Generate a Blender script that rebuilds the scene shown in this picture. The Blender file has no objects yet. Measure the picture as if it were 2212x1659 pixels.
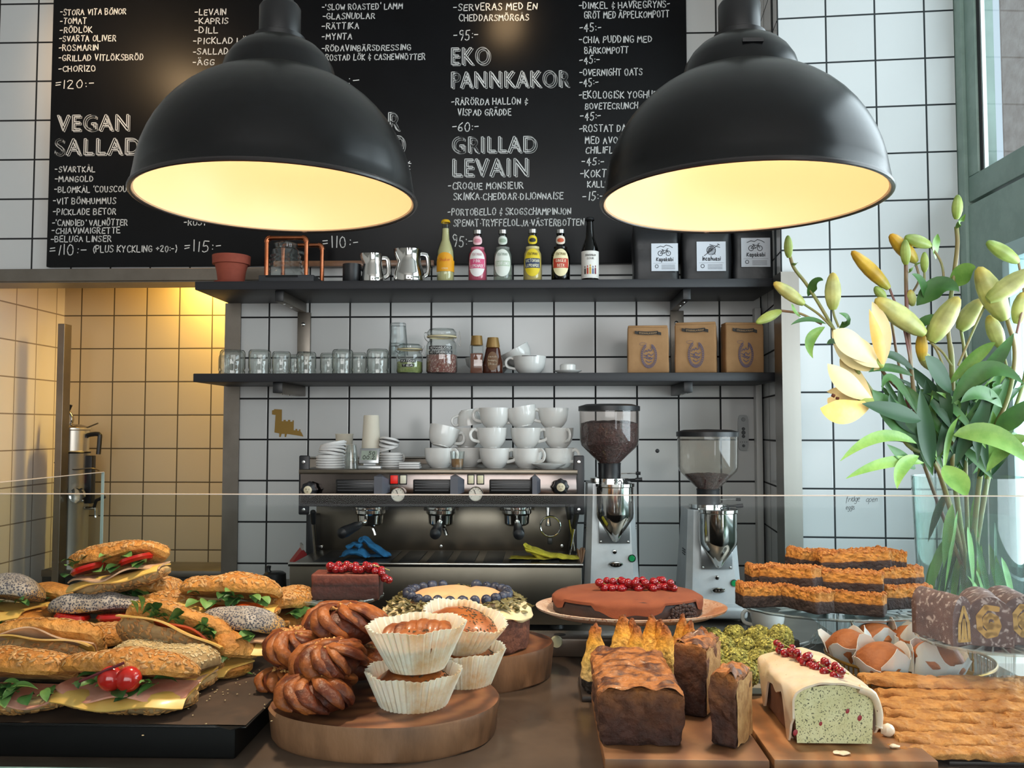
import bpy, bmesh, math, random
from mathutils import Vector, Matrix, Euler, noise
R = math.radians
PI = math.pi
SC = bpy.context.scene
COL = SC.collection

# ------------------------------------------------------------------ camera
CAM = Vector((0.0, 0.0, 1.5))
F = 1900.0
PITCH, YAW = R(2.93), R(1.86)
cd = bpy.data.cameras.new('camera')
cam = bpy.data.objects.new('camera', cd)
COL.objects.link(cam)
cam.location = CAM
cam.rotation_euler = (PI / 2 + PITCH, 0, YAW)
cd.sensor_width = 36.0
cd.lens = F / 2212 * 36.0
cd.clip_start = 0.02
SC.camera = cam
RM = cam.rotation_euler.to_matrix()

# ------------------------------------------------------------------ view, world, daylight
SC.view_settings.view_transform = 'Standard'
SC.view_settings.look = 'None'
SC.view_settings.gamma = 1.0
SC.view_settings.use_curve_mapping = False
SC.view_settings.exposure = 0.14
SC.cycles.max_bounces = 9
SC.cycles.transparent_max_bounces = 24
SC.cycles.transmission_bounces = 6
SC.cycles.glossy_bounces = 4
SC.cycles.diffuse_bounces = 3
SC.cycles.caustics_reflective = False
SC.cycles.caustics_refractive = False
SC.cycles.sample_clamp_indirect = 4.0
SC.cycles.use_denoising = True

wd = bpy.data.worlds.new('daylight')
SC.world = wd
wd.use_nodes = True
bg = wd.node_tree.nodes['Background']
bg.inputs[0].default_value = (0.80, 0.90, 1.0, 1)
bg.inputs[1].default_value = 1.15


def area(name, loc, rot, sx, sy, power, color):
    l = bpy.data.lights.new(name, 'AREA')
    l.shape = 'RECTANGLE'
    l.size, l.size_y = sx, sy
    l.energy = power
    l.color = color
    o = bpy.data.objects.new(name, l)
    COL.objects.link(o)
    o.location = loc
    o.rotation_euler = rot
    return o


# daylight entering by the shop front behind the camera and by the side window
area('shopfront_daylight', (0.1, -2.62, 2.02), (R(90), 0, 0), 3.5, 1.9, 80, (1.0, 0.975, 0.935))
area('door_daylight', (2.45, -2.62, 1.25), (R(90), 0, 0), 0.95, 2.3, 24, (0.96, 0.98, 1.0))
area('side_window_daylight', (1.62, 1.75, 1.55), (R(90), 0, R(90)), 1.75, 0.86, 44, (0.92, 0.97, 1.0))
area('upper_window_daylight', (1.62, 1.75, 2.75), (R(90), 0, R(90)), 1.9, 0.8, 24, (0.92, 0.97, 1.0))


# ------------------------------------------------------------------ pixel rays to places
def ray(px, py):
    return RM @ Vector(((px - 1106) / F, (829.5 - py) / F, -1.0))


def W(px, py, Y):
    d = ray(px, py)
    return CAM + d * (Y / d.y)


def onz(px, py, Z):
    d = ray(px, py)
    return CAM + d * ((Z - CAM.z) / d.z)


def XX(px, Y):
    return W(px, 927, Y).x


def ZZ(py, Y, px=1168):
    return W(px, py, Y).z


def mpx(n, Y):
    return n * Y / F


# ------------------------------------------------------------------ materials
def lin(c):
    return c / 12.92 if c <= 0.04045 else ((c + 0.055) / 1.055) ** 2.4


def hx(s):
    s = s.lstrip('#')
    return tuple(lin(int(s[i:i + 2], 16) / 255) for i in (0, 2, 4)) + (1.0,)


MATS = {}


def newmat(name):
    m = bpy.data.materials.new(name)
    m.use_nodes = True
    nt = m.node_tree
    return m, nt, nt.nodes, nt.links


def pm(name, col, rough=0.5, metal=0.0, col2=None, nscale=8.0, lo=0.4, hi=0.6, bump=None, coat=0.0, sss=None,
       emit=None, trans=0.0, alpha=None, spec=None, stretch=None, col3=None, n3=None, ior=None):
    """principled material; colour mixes of noise; bump=(scale, strength, distance)"""
    if name in MATS:
        return MATS[name]
    m, nt, N, L = newmat(name)
    b = N['Principled BSDF']
    b.inputs['Roughness'].default_value = rough
    b.inputs['Metallic'].default_value = metal
    if coat:
        b.inputs['Coat Weight'].default_value = coat
        b.inputs['Coat Roughness'].default_value = 0.12
    if spec is not None:
        b.inputs['Specular IOR Level'].default_value = spec
    if ior:
        b.inputs['IOR'].default_value = ior
    if trans:
        b.inputs['Transmission Weight'].default_value = trans
    if alpha is not None:
        b.inputs['Alpha'].default_value = alpha
    if sss:
        b.inputs['Subsurface Weight'].default_value = sss[0]
        b.inputs['Subsurface Radius'].default_value = (sss[1], sss[1] * .5, sss[1] * .3)
        b.inputs['Subsurface Scale'].default_value = 1.0
    tc = N.new('ShaderNodeTexCoord')
    mp = N.new('ShaderNodeMapping')
    L.new(tc.outputs['Object'], mp.inputs['Vector'])
    if stretch:
        mp.inputs['Scale'].default_value = stretch
    c = hx(col)
    b.inputs['Base Color'].default_value = c
    if col2:
        nz = N.new('ShaderNodeTexNoise')
        nz.inputs['Scale'].default_value = nscale
        nz.inputs['Detail'].default_value = 6
        nz.inputs['Roughness'].default_value = 0.62
        L.new(mp.outputs[0], nz.inputs['Vector'])
        rp = N.new('ShaderNodeValToRGB')
        rp.color_ramp.elements[0].position = lo
        rp.color_ramp.elements[1].position = hi
        rp.color_ramp.elements[0].color = c
        rp.color_ramp.elements[1].color = hx(col2)
        L.new(nz.outputs[0], rp.inputs[0])
        out = rp.outputs[0]
        if col3:
            n2 = N.new('ShaderNodeTexNoise')
            n2.inputs['Scale'].default_value = n3[0]
            n2.inputs['Detail'].default_value = 3
            L.new(mp.outputs[0], n2.inputs['Vector'])
            r2 = N.new('ShaderNodeValToRGB')
            r2.color_ramp.elements[0].position = n3[1]
            r2.color_ramp.elements[1].position = n3[2]
            L.new(n2.outputs[0], r2.inputs[0])
            mx = N.new('ShaderNodeMix')
            mx.data_type = 'RGBA'
            L.new(r2.outputs[0], mx.inputs['Factor'])
            L.new(out, mx.inputs['A'])
            mx.inputs['B'].default_value = hx(col3)
            out = mx.outputs['Result']
        L.new(out, b.inputs['Base Color'])
    if bump:
        nb = N.new('ShaderNodeTexNoise')
        nb.inputs['Scale'].default_value = bump[0]
        nb.inputs['Detail'].default_value = 5
        L.new(mp.outputs[0], nb.inputs['Vector'])
        bp = N.new('ShaderNodeBump')
        bp.inputs['Strength'].default_value = bump[1]
        bp.inputs['Distance'].default_value = bump[2] if len(bump) > 2 else 0.002
        L.new(nb.outputs[0], bp.inputs['Height'])
        L.new(bp.outputs[0], b.inputs['Normal'])
    if emit:
        b.inputs['Emission Color'].default_value = hx(emit[0])
        b.inputs['Emission Strength'].default_value = emit[1]
    MATS[name] = m
    return m


def glass(name, tint='#ffffff', edge='#9aa5a2', refl=1.0, rough=0.02, body=0.0, bodycol='#dfe8e6'):
    """thin clear glass: transparent with fresnel reflection, denser at grazing edges, optional milky body"""
    if name in MATS:
        return MATS[name]
    m, nt, N, L = newmat(name)
    N.remove(N['Principled BSDF'])
    o = N['Material Output']
    lw = N.new('ShaderNodeLayerWeight')
    lw.inputs['Blend'].default_value = 0.28
    cr = N.new('ShaderNodeValToRGB')
    cr.color_ramp.elements[0].color = hx(tint)
    cr.color_ramp.elements[0].position = 0.25
    cr.color_ramp.elements[1].color = hx(edge)
    cr.color_ramp.elements[1].position = 0.95
    L.new(lw.outputs['Facing'], cr.inputs[0])
    tr = N.new('ShaderNodeBsdfTransparent')
    L.new(cr.outputs[0], tr.inputs[0])
    gl = N.new('ShaderNodeBsdfGlossy')
    gl.inputs['Roughness'].default_value = rough
    fr = N.new('ShaderNodeFresnel')
    fr.inputs['IOR'].default_value = 1.45
    mu = N.new('ShaderNodeMath')
    mu.operation = 'MULTIPLY'
    mu.inputs[1].default_value = refl
    L.new(fr.outputs[0], mu.inputs[0])
    geo = N.new('ShaderNodeNewGeometry')
    inv = N.new('ShaderNodeMath')
    inv.operation = 'SUBTRACT'
    inv.inputs[0].default_value = 1.0
    L.new(geo.outputs['Backfacing'], inv.inputs[1])
    m3 = N.new('ShaderNodeMath')
    m3.operation = 'MULTIPLY'
    L.new(mu.outputs[0], m3.inputs[0])
    L.new(inv.outputs[0], m3.inputs[1])
    mu = m3
    base = tr.outputs[0]
    if body:
        df = N.new('ShaderNodeBsdfDiffuse')
        df.inputs[0].default_value = hx(bodycol)
        mb = N.new('ShaderNodeMixShader')
        mb.inputs[0].default_value = body
        L.new(base, mb.inputs[1])
        L.new(df.outputs[0], mb.inputs[2])
        base = mb.outputs[0]
    mx = N.new('ShaderNodeMixShader')
    L.new(mu.outputs[0], mx.inputs[0])
    L.new(base, mx.inputs[1])
    L.new(gl.outputs[0], mx.inputs[2])
    L.new(mx.outputs[0], o.inputs[0])
    MATS[name] = m
    return m


def tiles(name, col, grout, size=0.16, gw=0.042, rough=0.16, var=0.06, ax='x'):
    """square glazed tiles laid in a grid on the object's own x/z (or y/z) axes"""
    m, nt, N, L = newmat(name)
    b = N['Principled BSDF']
    tc = N.new('ShaderNodeTexCoord')
    sp = N.new('ShaderNodeSeparateXYZ')
    L.new(tc.outputs['Object'], sp.inputs[0])

    def math_(op, a, bb=None, c=None):
        n = N.new('ShaderNodeMath')
        n.operation = op
        for i, v in enumerate((a, bb, c)):
            if v is None:
                continue
            if isinstance(v, (int, float)):
                n.inputs[i].default_value = v
            else:
                L.new(v, n.inputs[i])
        return n.outputs[0]

    ds, fl = [], []
    for a in (ax.upper(), 'Z'):
        u = math_('DIVIDE', sp.outputs[a], size)
        fl.append(math_('FLOOR', u))
        d = math_('PINGPONG', u, 0.5)
        ds.append(d)
    dist = math_('MINIMUM', ds[0], ds[1])
    mask = N.new('ShaderNodeMapRange')
    mask.interpolation_type = 'SMOOTHSTEP'
    mask.inputs['From Min'].default_value = gw * 0.5 * 0.8
    mask.inputs['From Max'].default_value = gw * 0.5 * 1.25
    L.new(dist, mask.inputs['Value'])
    cb = N.new('ShaderNodeCombineXYZ')
    L.new(fl[0], cb.inputs[0])
    L.new(fl[1], cb.inputs[1])
    wn = N.new('ShaderNodeTexWhiteNoise')
    wn.noise_dimensions = '3D'
    L.new(cb.outputs[0], wn.inputs['Vector'])
    hs = N.new('ShaderNodeHueSaturation')
    hs.inputs['Color'].default_value = hx(col)
    vv = math_('MULTIPLY_ADD', wn.outputs['Value'], var, 1.0 - var / 2)
    L.new(vv, hs.inputs['Value'])
    mx = N.new('ShaderNodeMix')
    mx.data_type = 'RGBA'
    L.new(mask.outputs[0], mx.inputs['Factor'])
    mx.inputs['A'].default_value = hx(grout)
    L.new(hs.outputs[0], mx.inputs['B'])
    L.new(mx.outputs['Result'], b.inputs['Base Color'])
    rr = math_('MULTIPLY_ADD', mask.outputs[0], rough - 0.8, 0.8)
    L.new(rr, b.inputs['Roughness'])
    # tile pillow + glaze ripple + slight individual tilt
    pil = N.new('ShaderNodeMapRange')
    pil.interpolation_type = 'SMOOTHSTEP'
    pil.inputs['From Min'].default_value = gw * 0.4
    pil.inputs['From Max'].default_value = gw * 0.4 + 0.022
    L.new(dist, pil.inputs['Value'])
    nz = N.new('ShaderNodeTexNoise')
    nz.inputs['Scale'].default_value = 9
    nz.inputs['Detail'].default_value = 2
    L.new(tc.outputs['Object'], nz.inputs['Vector'])
    h = math_('MULTIPLY_ADD', nz.outputs[0], 0.5, pil.outputs[0])
    bp = N.new('ShaderNodeBump')
    bp.inputs['Strength'].default_value = 0.22
    bp.inputs['Distance'].default_value = 0.0014
    L.new(h, bp.inputs['Height'])
    L.new(bp.outputs[0], b.inputs['Normal'])
    return m


def wood(name, c1, c2, c3, axis='ring', scale=6.0, rough=0.5):
    if name in MATS:
        return MATS[name]
    m, nt, N, L = newmat(name)
    b = N['Principled BSDF']
    b.inputs['Roughness'].default_value = rough
    tc = N.new('ShaderNodeTexCoord')
    mp = N.new('ShaderNodeMapping')
    L.new(tc.outputs['Object'], mp.inputs['Vector'])
    wv = N.new('ShaderNodeTexWave')
    if axis == 'ring':
        wv.wave_type = 'RINGS'
        wv.rings_direction = 'Z'
        mp.inputs['Location'].default_value = (0.03, -0.02, 0)
    else:
        wv.wave_type = 'BANDS'
        wv.bands_direction = axis
    wv.inputs['Scale'].default_value = scale
    wv.inputs['Distortion'].default_value = 5.0
    wv.inputs['Detail'].default_value = 3
    wv.inputs['Detail Scale'].default_value = 1.4
    L.new(mp.outputs[0], wv.inputs['Vector'])
    rp = N.new('ShaderNodeValToRGB')
    e = rp.color_ramp.elements
    e[0].color = hx(c1)
    e[1].color = hx(c3)
    k = e.new(0.55)
    k.color = hx(c2)
    L.new(wv.outputs[0], rp.inputs[0])
    nz = N.new('ShaderNodeTexNoise')
    nz.inputs['Scale'].default_value = 14
    nz.inputs['Detail'].default_value = 8
    L.new(mp.outputs[0], nz.inputs['Vector'])
    r2 = N.new('ShaderNodeValToRGB')
    r2.color_ramp.elements[0].position = 0.35
    r2.color_ramp.elements[1].position = 0.7
    r2.color_ramp.elements[0].color = (0.55, 0.55, 0.55, 1)
    r2.color_ramp.elements[1].color = (1.1, 1.1, 1.1, 1)
    L.new(nz.outputs[0], r2.inputs[0])
    mx = N.new('ShaderNodeMix')
    mx.data_type = 'RGBA'
    mx.blend_type = 'MULTIPLY'
    mx.inputs['Factor'].default_value = 1.0
    L.new(rp.outputs[0], mx.inputs['A'])
    L.new(r2.outputs[0], mx.inputs['B'])
    L.new(mx.outputs['Result'], b.inputs['Base Color'])
    bp = N.new('ShaderNodeBump')
    bp.inputs['Strength'].default_value = 0.2
    bp.inputs['Distance'].default_value = 0.001
    L.new(nz.outputs[0], bp.inputs['Height'])
    L.new(bp.outputs[0], b.inputs['Normal'])
    MATS[name] = m
    return m


def layered(name, stops, rough=0.7, nscale=60, namp=0.12, bump=(160, 0.6, 0.002), axis=2, speck=None, coat=0.0):
    """colour bands by the object's own generated axis (crust over crumb), edges frayed by noise; speck=(col,scale,thr)"""
    if name in MATS:
        return MATS[name]
    m, nt, N, L = newmat(name)
    b = N['Principled BSDF']
    b.inputs['Roughness'].default_value = rough
    if coat:
        b.inputs['Coat Weight'].default_value = coat
        b.inputs['Coat Roughness'].default_value = 0.2
    tc = N.new('ShaderNodeTexCoord')
    sp = N.new('ShaderNodeSeparateXYZ')
    L.new(tc.outputs['Generated'], sp.inputs[0])
    nz = N.new('ShaderNodeTexNoise')
    nz.inputs['Scale'].default_value = nscale
    nz.inputs['Detail'].default_value = 5
    L.new(tc.outputs['Object'], nz.inputs['Vector'])
    a = N.new('ShaderNodeMath')
    a.operation = 'SUBTRACT'
    L.new(nz.outputs[0], a.inputs[0])
    a.inputs[1].default_value = 0.5
    k = N.new('ShaderNodeMath')
    k.operation = 'MULTIPLY_ADD'
    L.new(a.outputs[0], k.inputs[0])
    k.inputs[1].default_value = namp
    L.new(sp.outputs[axis], k.inputs[2])
    rp = N.new('ShaderNodeValToRGB')
    e = rp.color_ramp.elements
    e[0].position, e[0].color = stops[0][0], hx(stops[0][1])
    e[1].position, e[1].color = stops[-1][0], hx(stops[-1][1])
    for p, c in stops[1:-1]:
        q = e.new(p)
        q.color = hx(c)
    L.new(k.outputs[0], rp.inputs[0])
    n2 = N.new('ShaderNodeTexNoise')
    n2.inputs['Scale'].default_value = nscale * 2.3
    n2.inputs['Detail'].default_value = 4
    L.new(tc.outputs['Object'], n2.inputs['Vector'])
    r2 = N.new('ShaderNodeValToRGB')
    r2.color_ramp.elements[0].position = 0.3
    r2.color_ramp.elements[1].position = 0.7
    r2.color_ramp.elements[0].color = (0.62, 0.6, 0.58, 1)
    r2.color_ramp.elements[1].color = (1.15, 1.15, 1.15, 1)
    L.new(n2.outputs[0], r2.inputs[0])
    mx = N.new('ShaderNodeMix')
    mx.data_type = 'RGBA'
    mx.blend_type = 'MULTIPLY'
    mx.inputs['Factor'].default_value = 1.0
    L.new(rp.outputs[0], mx.inputs['A'])
    L.new(r2.outputs[0], mx.inputs['B'])
    out = mx.outputs['Result']
    if speck:
        vo = N.new('ShaderNodeTexVoronoi')
        vo.inputs['Scale'].default_value = speck[1]
        L.new(tc.outputs['Object'], vo.inputs['Vector'])
        lt = N.new('ShaderNodeMath')
        lt.operation = 'LESS_THAN'
        lt.inputs[1].default_value = speck[2]
        L.new(vo.outputs['Distance'], lt.inputs[0])
        m2 = N.new('ShaderNodeMix')
        m2.data_type = 'RGBA'
        L.new(lt.outputs[0], m2.inputs['Factor'])
        L.new(out, m2.inputs['A'])
        m2.inputs['B'].default_value = hx(speck[0])
        out = m2.outputs['Result']
    L.new(out, b.inputs['Base Color'])
    if bump:
        nb = N.new('ShaderNodeTexNoise')
        nb.inputs['Scale'].default_value = bump[0]
        nb.inputs['Detail'].default_value = 5
        L.new(tc.outputs['Object'], nb.inputs['Vector'])
        bp = N.new('ShaderNodeBump')
        bp.inputs['Strength'].default_value = bump[1]
        bp.inputs['Distance'].default_value = bump[2]
        L.new(nb.outputs[0], bp.inputs['Height'])
        L.new(bp.outputs[0], b.inputs['Normal'])
    MATS[name] = m
    return m


# ------------------------------------------------------------------ geometry
class G:
    def __init__(self):
        self.v, self.f = [], []

    def add(self, vf, M=None):
        v, f = vf if isinstance(vf, tuple) else (vf.v, vf.f)
        n = len(self.v)
        self.v += [M @ Vector(p) for p in v] if M is not None else [Vector(p) for p in v]
        self.f += [tuple(i + n for i in q) for q in f]
        return self


def T(x=0, y=0, z=0, rx=0, ry=0, rz=0, s=1):
    S = Matrix.Scale(s, 4) if isinstance(s, (int, float)) else Matrix.Diagonal((s[0], s[1], s[2], 1))
    return Matrix.Translation((x, y, z)) @ Euler((rx, ry, rz)).to_matrix().to_4x4() @ S


def obj(name, g, mat, parent=None, smooth=True, loc=None, rot=None, sharp=40, label=None, kind=None):
    v, f = g if isinstance(g, tuple) else (g.v, g.f)
    me = bpy.data.meshes.new(name)
    me.from_pydata([tuple(p) for p in v], [], f)
    me.update()
    if smooth:
        me.polygons.foreach_set('use_smooth', [True] * len(me.polygons))
        me.set_sharp_from_angle(angle=R(sharp))
    for mm in (mat if isinstance(mat, (list, tuple)) else [mat]):
        me.materials.append(mm)
    o = bpy.data.objects.new(name, me)
    COL.objects.link(o)
    if parent is not None:
        o.parent = parent
    if loc is not None:
        o.location = loc
    if rot is not None:
        o.rotation_euler = rot
    if label:
        o['label'] = label
    if kind:
        o['kind'] = kind
    return o


def tag(o, label, cat, group=None):
    o['label'] = label
    o['category'] = cat
    if group:
        o['group'] = group
    return o


def thing(name, label, cat, loc=(0, 0, 0), rot=(0, 0, 0), group=None):
    o = bpy.data.objects.new(name, None)
    o.empty_display_size = 0.03
    COL.objects.link(o)
    o.location = loc
    o.rotation_euler = rot if not isinstance(rot, (int, float)) else (0, 0, rot)
    return tag(o, label, cat, group)


def struct(name, g, mat, smooth=False, loc=None, rot=None, parent=None):
    o = obj(name, g, mat, parent, smooth, loc, rot)
    o['kind'] = 'structure'
    return o


def dup(root, loc, rot=None, label=None, group=None, scale=None):
    def cp(o, par):
        c = o.copy()
        COL.objects.link(c)
        if par is not None:
            c.parent = par
        for ch in KIDS.get(o.name) or o.children:
            cp(ch, c)
        return c
    r = cp(root, None)
    r.location = loc
    if rot is not None:
        r.rotation_euler = rot if not isinstance(rot, (int, float)) else (0, 0, rot)
    if scale is not None:
        r.scale = (scale,) * 3 if isinstance(scale, (int, float)) else scale
    if label:
        r['label'] = label
    if group:
        r['group'] = group
    return r


KIDS = {}


def box(sx, sy, sz, c=(0, 0, 0), bev=0.0, seg=2):
    bm = bmesh.new()
    bmesh.ops.create_cube(bm, size=1.0)
    for q in bm.verts:
        q.co = Vector((q.co.x * sx + c[0], q.co.y * sy + c[1], q.co.z * sz + c[2]))
    if bev:
        bmesh.ops.bevel(bm, geom=bm.edges[:], offset=bev, segments=seg, affect='EDGES', profile=0.5)
    bm.verts.index_update()
    out = ([q.co.copy() for q in bm.verts], [tuple(w.index for w in q.verts) for q in bm.faces])
    bm.free()
    return out


def bx2(x0, x1, y0, y1, z0, z1, bev=0.0, seg=2):
    return box(x1 - x0, y1 - y0, z1 - z0, ((x0 + x1) / 2, (y0 + y1) / 2, (z0 + z1) / 2), bev, seg)


def lathe(prof, seg=32, ex=1.0, ey=1.0):
    v, f, rows = [], [], []
    for r, z in prof:
        if r <= 1e-6:
            rows.append([len(v)])
            v.append(Vector((0, 0, z)))
        else:
            rows.append(list(range(len(v), len(v) + seg)))
            v += [Vector((r * ex * math.cos(2 * PI * k / seg), r * ey * math.sin(2 * PI * k / seg), z)) for k in range(seg)]
    for a, b in zip(rows, rows[1:]):
        for k in range(seg):
            k2 = (k + 1) % seg
            if len(a) == 1 and len(b) == 1:
                continue
            if len(a) == 1:
                f.append((a[0], b[k2], b[k]))
            elif len(b) == 1:
                f.append((a[k], a[k2], b[0]))
            else:
                f.append((a[k], a[k2], b[k2], b[k]))
    return v, f


def tube(pts, r, seg=8, cap=True, flat=1.0):
    pts = [Vector(p) for p in pts]
    n = len(pts)
    rs = r if isinstance(r, (list, tuple)) else [r] * n
    v, f = [], []
    up = None
    for i, p in enumerate(pts):
        t = (pts[min(i + 1, n - 1)] - pts[max(i - 1, 0)]).normalized()
        if up is None:
            up = Vector((0, 0, 1)) if abs(t.z) < 0.9 else Vector((0, 1, 0))
        sd = t.cross(up)
        if sd.length < 1e-6:
            sd = t.orthogonal()
        sd.normalize()
        up = sd.cross(t).normalized()
        for k in range(seg):
            a = 2 * PI * k / seg
            v.append(p + sd * (rs[i] * math.cos(a)) + up * (rs[i] * flat * math.sin(a)))
    for i in range(n - 1):
        for k in range(seg):
            k2 = (k + 1) % seg
            f.append((i * seg + k, i * seg + k2, (i + 1) * seg + k2, (i + 1) * seg + k))
    if cap:
        f.append(tuple(reversed(range(seg))))
        f.append(tuple(range((n - 1) * seg, n * seg)))
    return v, f


def bez(p0, p1, p2, n=8):
    p0, p1, p2 = Vector(p0), Vector(p1), Vector(p2)
    return [p0 * (1 - t) ** 2 + p1 * (2 * t * (1 - t)) + p2 * t * t for t in [i / n for i in range(n + 1)]]


def smoothpath(pts, n=5):
    """catmull-rom"""
    P = [Vector(p) for p in pts]
    P = [P[0] * 2 - P[1]] + P + [P[-1] * 2 - P[-2]]
    out = []
    for i in range(1, len(P) - 2):
        a, b, c, d = P[i - 1:i + 3]
        for k in range(n):
            t = k / n
            out.append(0.5 * ((2 * b) + (c - a) * t + (2 * a - 5 * b + 4 * c - d) * t * t + (-a + 3 * b - 3 * c + d) * t ** 3))
    out.append(P[-2])
    return out


def ell(rx, ry, rz, seg=16, rings=10):
    pr = [(math.sin(PI * k / rings), -math.cos(PI * k / rings)) for k in range(rings + 1)]
    pr[0] = (0, -1)
    pr[-1] = (0, 1)
    v, f = lathe(pr, seg)
    return [Vector((p.x * rx, p.y * ry, p.z * rz)) for p in v], f


def spow(c, n):
    return math.copysign(abs(c) ** n, c)


def dome(rx, ry, h, e=0.8, seg=36, rings=9, base=0.15, n_amp=0.0, n_sc=20, seed=0, under=0.0):
    """loaf-like dome: flat underside at z=0, superelliptic outline, rounded shoulder"""
    v, f, rows = [], [], []
    lv = [(0.0, -under if under else 0.0), (0.93, -under * .3), (1.0, base * 0.5 * h)]
    for k in range(1, rings + 1):
        a = PI / 2 * k / rings
        lv.append((math.cos(a), h * (base + (1 - base) * math.sin(a))))
    for s, z in lv:
        if s < 1e-4:
            rows.append([len(v)])
            v.append(Vector((0, 0, z)))
            continue
        rows.append(list(range(len(v), len(v) + seg)))
        for k in range(seg):
            a = 2 * PI * k / seg
            v.append(Vector((rx * s * spow(math.cos(a), e), ry * s * spow(math.sin(a), e), z)))
    for a, b in zip(rows, rows[1:]):
        for k in range(seg):
            k2 = (k + 1) % seg
            if len(a) == 1:
                f.append((a[0], b[k2], b[k]))
            elif len(b) == 1:
                f.append((a[k], a[k2], b[0]))
            else:
                f.append((a[k], a[k2], b[k2], b[k]))
    if n_amp:
        v = rough(v, n_amp, n_sc, seed)
    return v, f


def rough(v, amp, sc, seed=0):
    o = Vector((seed * 7.31, seed * 3.17, seed * 1.73))
    return [p + noise.noise_vector(p * sc + o) * amp for p in v]


def loafbox(sx, sy, sz, bev, cuts, n_amp, n_sc, seed=0, taper=0.0, crown=0.0, seg=3):
    """rounded block cut fine and roughened, base at z=0"""
    bm = bmesh.new()
    bmesh.ops.create_cube(bm, size=1.0)
    for q in bm.verts:
        q.co = Vector((q.co.x * sx, q.co.y * sy, (q.co.z + 0.5) * sz))
    bmesh.ops.bevel(bm, geom=bm.edges[:], offset=bev, segments=seg, affect='EDGES', profile=0.5)
    long = [e for e in bm.edges if e.calc_length() > bev * 2.2]
    bmesh.ops.subdivide_edges(bm, edges=long, cuts=cuts, use_grid_fill=True)
    for q in bm.verts:
        t = q.co.z / sz
        k = 1 + taper * (t - 1)
        q.co.x *= k
        q.co.y *= 1 + taper * 0.5 * (t - 1)
        if crown and t > 0.5:
            q.co.z += crown * (t - 0.5) * 2 * (1 - (2 * q.co.x / sx) ** 2)
    bm.verts.index_update()
    v = [q.co.copy() for q in bm.verts]
    f = [tuple(w.index for w in q.verts) for q in bm.faces]
    bm.free()
    if n_amp:
        o = Vector((seed * 5.1, seed * 2.3, seed))
        v = [p + noise.noise_vector(p * n_sc + o) * n_amp * (1.0 if p.z > 0.003 else 0.25) for p in v]
    return v, f


def slab(poly, h, z=0.0):
    n = len(poly)
    v = [Vector((x, y, z)) for x, y in poly] + [Vector((x, y, z + h)) for x, y in poly]
    f = [tuple(reversed(range(n))), tuple(range(n, 2 * n))]
    for k in range(n):
        k2 = (k + 1) % n
        f.append((k, k2, n + k2, n + k))
    return v, f


def oval(rx, ry, n=24, e=1.0, jit=0.0, seed=0):
    rg = random.Random(seed)
    ph = [rg.uniform(0, 6.28) for _ in range(4)]
    out = []
    for k in range(n):
        a = 2 * PI * k / n
        j = 1 + jit * (math.sin(2 * a + ph[0]) * .5 + math.sin(3 * a + ph[1]) * .35 + math.sin(5 * a + ph[2]) * .2)
        out.append((rx * j * spow(math.cos(a), e), ry * j * spow(math.sin(a), e)))
    return out


def sheet(fn, nu, nv, thick=0.0):
    """grid surface fn(u,v)->Vector, u,v in 0..1; closed thin shell when thick"""
    v = [Vector(fn(i / nu, j / nv)) for j in range(nv + 1) for i in range(nu + 1)]
    f = [(j * (nu + 1) + i, j * (nu + 1) + i + 1, (j + 1) * (nu + 1) + i + 1, (j + 1) * (nu + 1) + i) for j in range(nv) for i in range(nu)]
    if thick:
        me = bpy.data.meshes.new('tmp')
        me.from_pydata([tuple(p) for p in v], [], f)
        me.update()
        nr = [q.normal.copy() for q in me.vertices]
        bpy.data.meshes.remove(me)
        n = len(v)
        v = v + [p - k * thick for p, k in zip(v, nr)]
        f = f + [tuple(i + n for i in reversed(q)) for q in f]
        bd = [j * (nu + 1) for j in range(nv, -1, -1)] + [i for i in range(1, nu + 1)] + [j * (nu + 1) + nu for j in range(1, nv + 1)] + [nv * (nu + 1) + i for i in range(nu - 1, 0, -1)]
        for a, b in zip(bd, bd[1:] + bd[:1]):
            f.append((b, a, a + n, b + n))
    return v, f


def leaf(p0, p1, p2, w, fold=0.25, nrm=(0, -1, 0.3), n=10, peak=0.45, twist=0.0):
    """lance-shaped leaf along a curve, folded down its midrib"""
    ln = bez(p0, p1, p2, n)
    nr = Vector(nrm).normalized()
    v, f = [], []
    for i, p in enumerate(ln):
        t = i / n
        tg = (ln[min(i + 1, n)] - ln[max(i - 1, 0)]).normalized()
        sd = tg.cross(nr)
        if sd.length < 1e-5:
            sd = tg.orthogonal()
        sd.normalize()
        if twist:
            sd = Matrix.Rotation(twist * t, 3, tg) @ sd
        up = sd.cross(tg).normalized()
        hw = w * max(0.02, (math.sin(PI * t ** (math.log(0.5) / math.log(peak)))) ** 0.8) if 0 < t < 1 else w * 0.03
        v += [p - sd * hw + up * hw * fold, p - sd * hw * .5 + up * hw * fold * .35, p, p + sd * hw * .5 + up * hw * fold * .35, p + sd * hw + up * hw * fold]
    for i in range(n):
        for k in range(4):
            f.append((i * 5 + k, i * 5 + k + 1, i * 5 + k + 6, i * 5 + k + 5))
    return v, f


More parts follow.
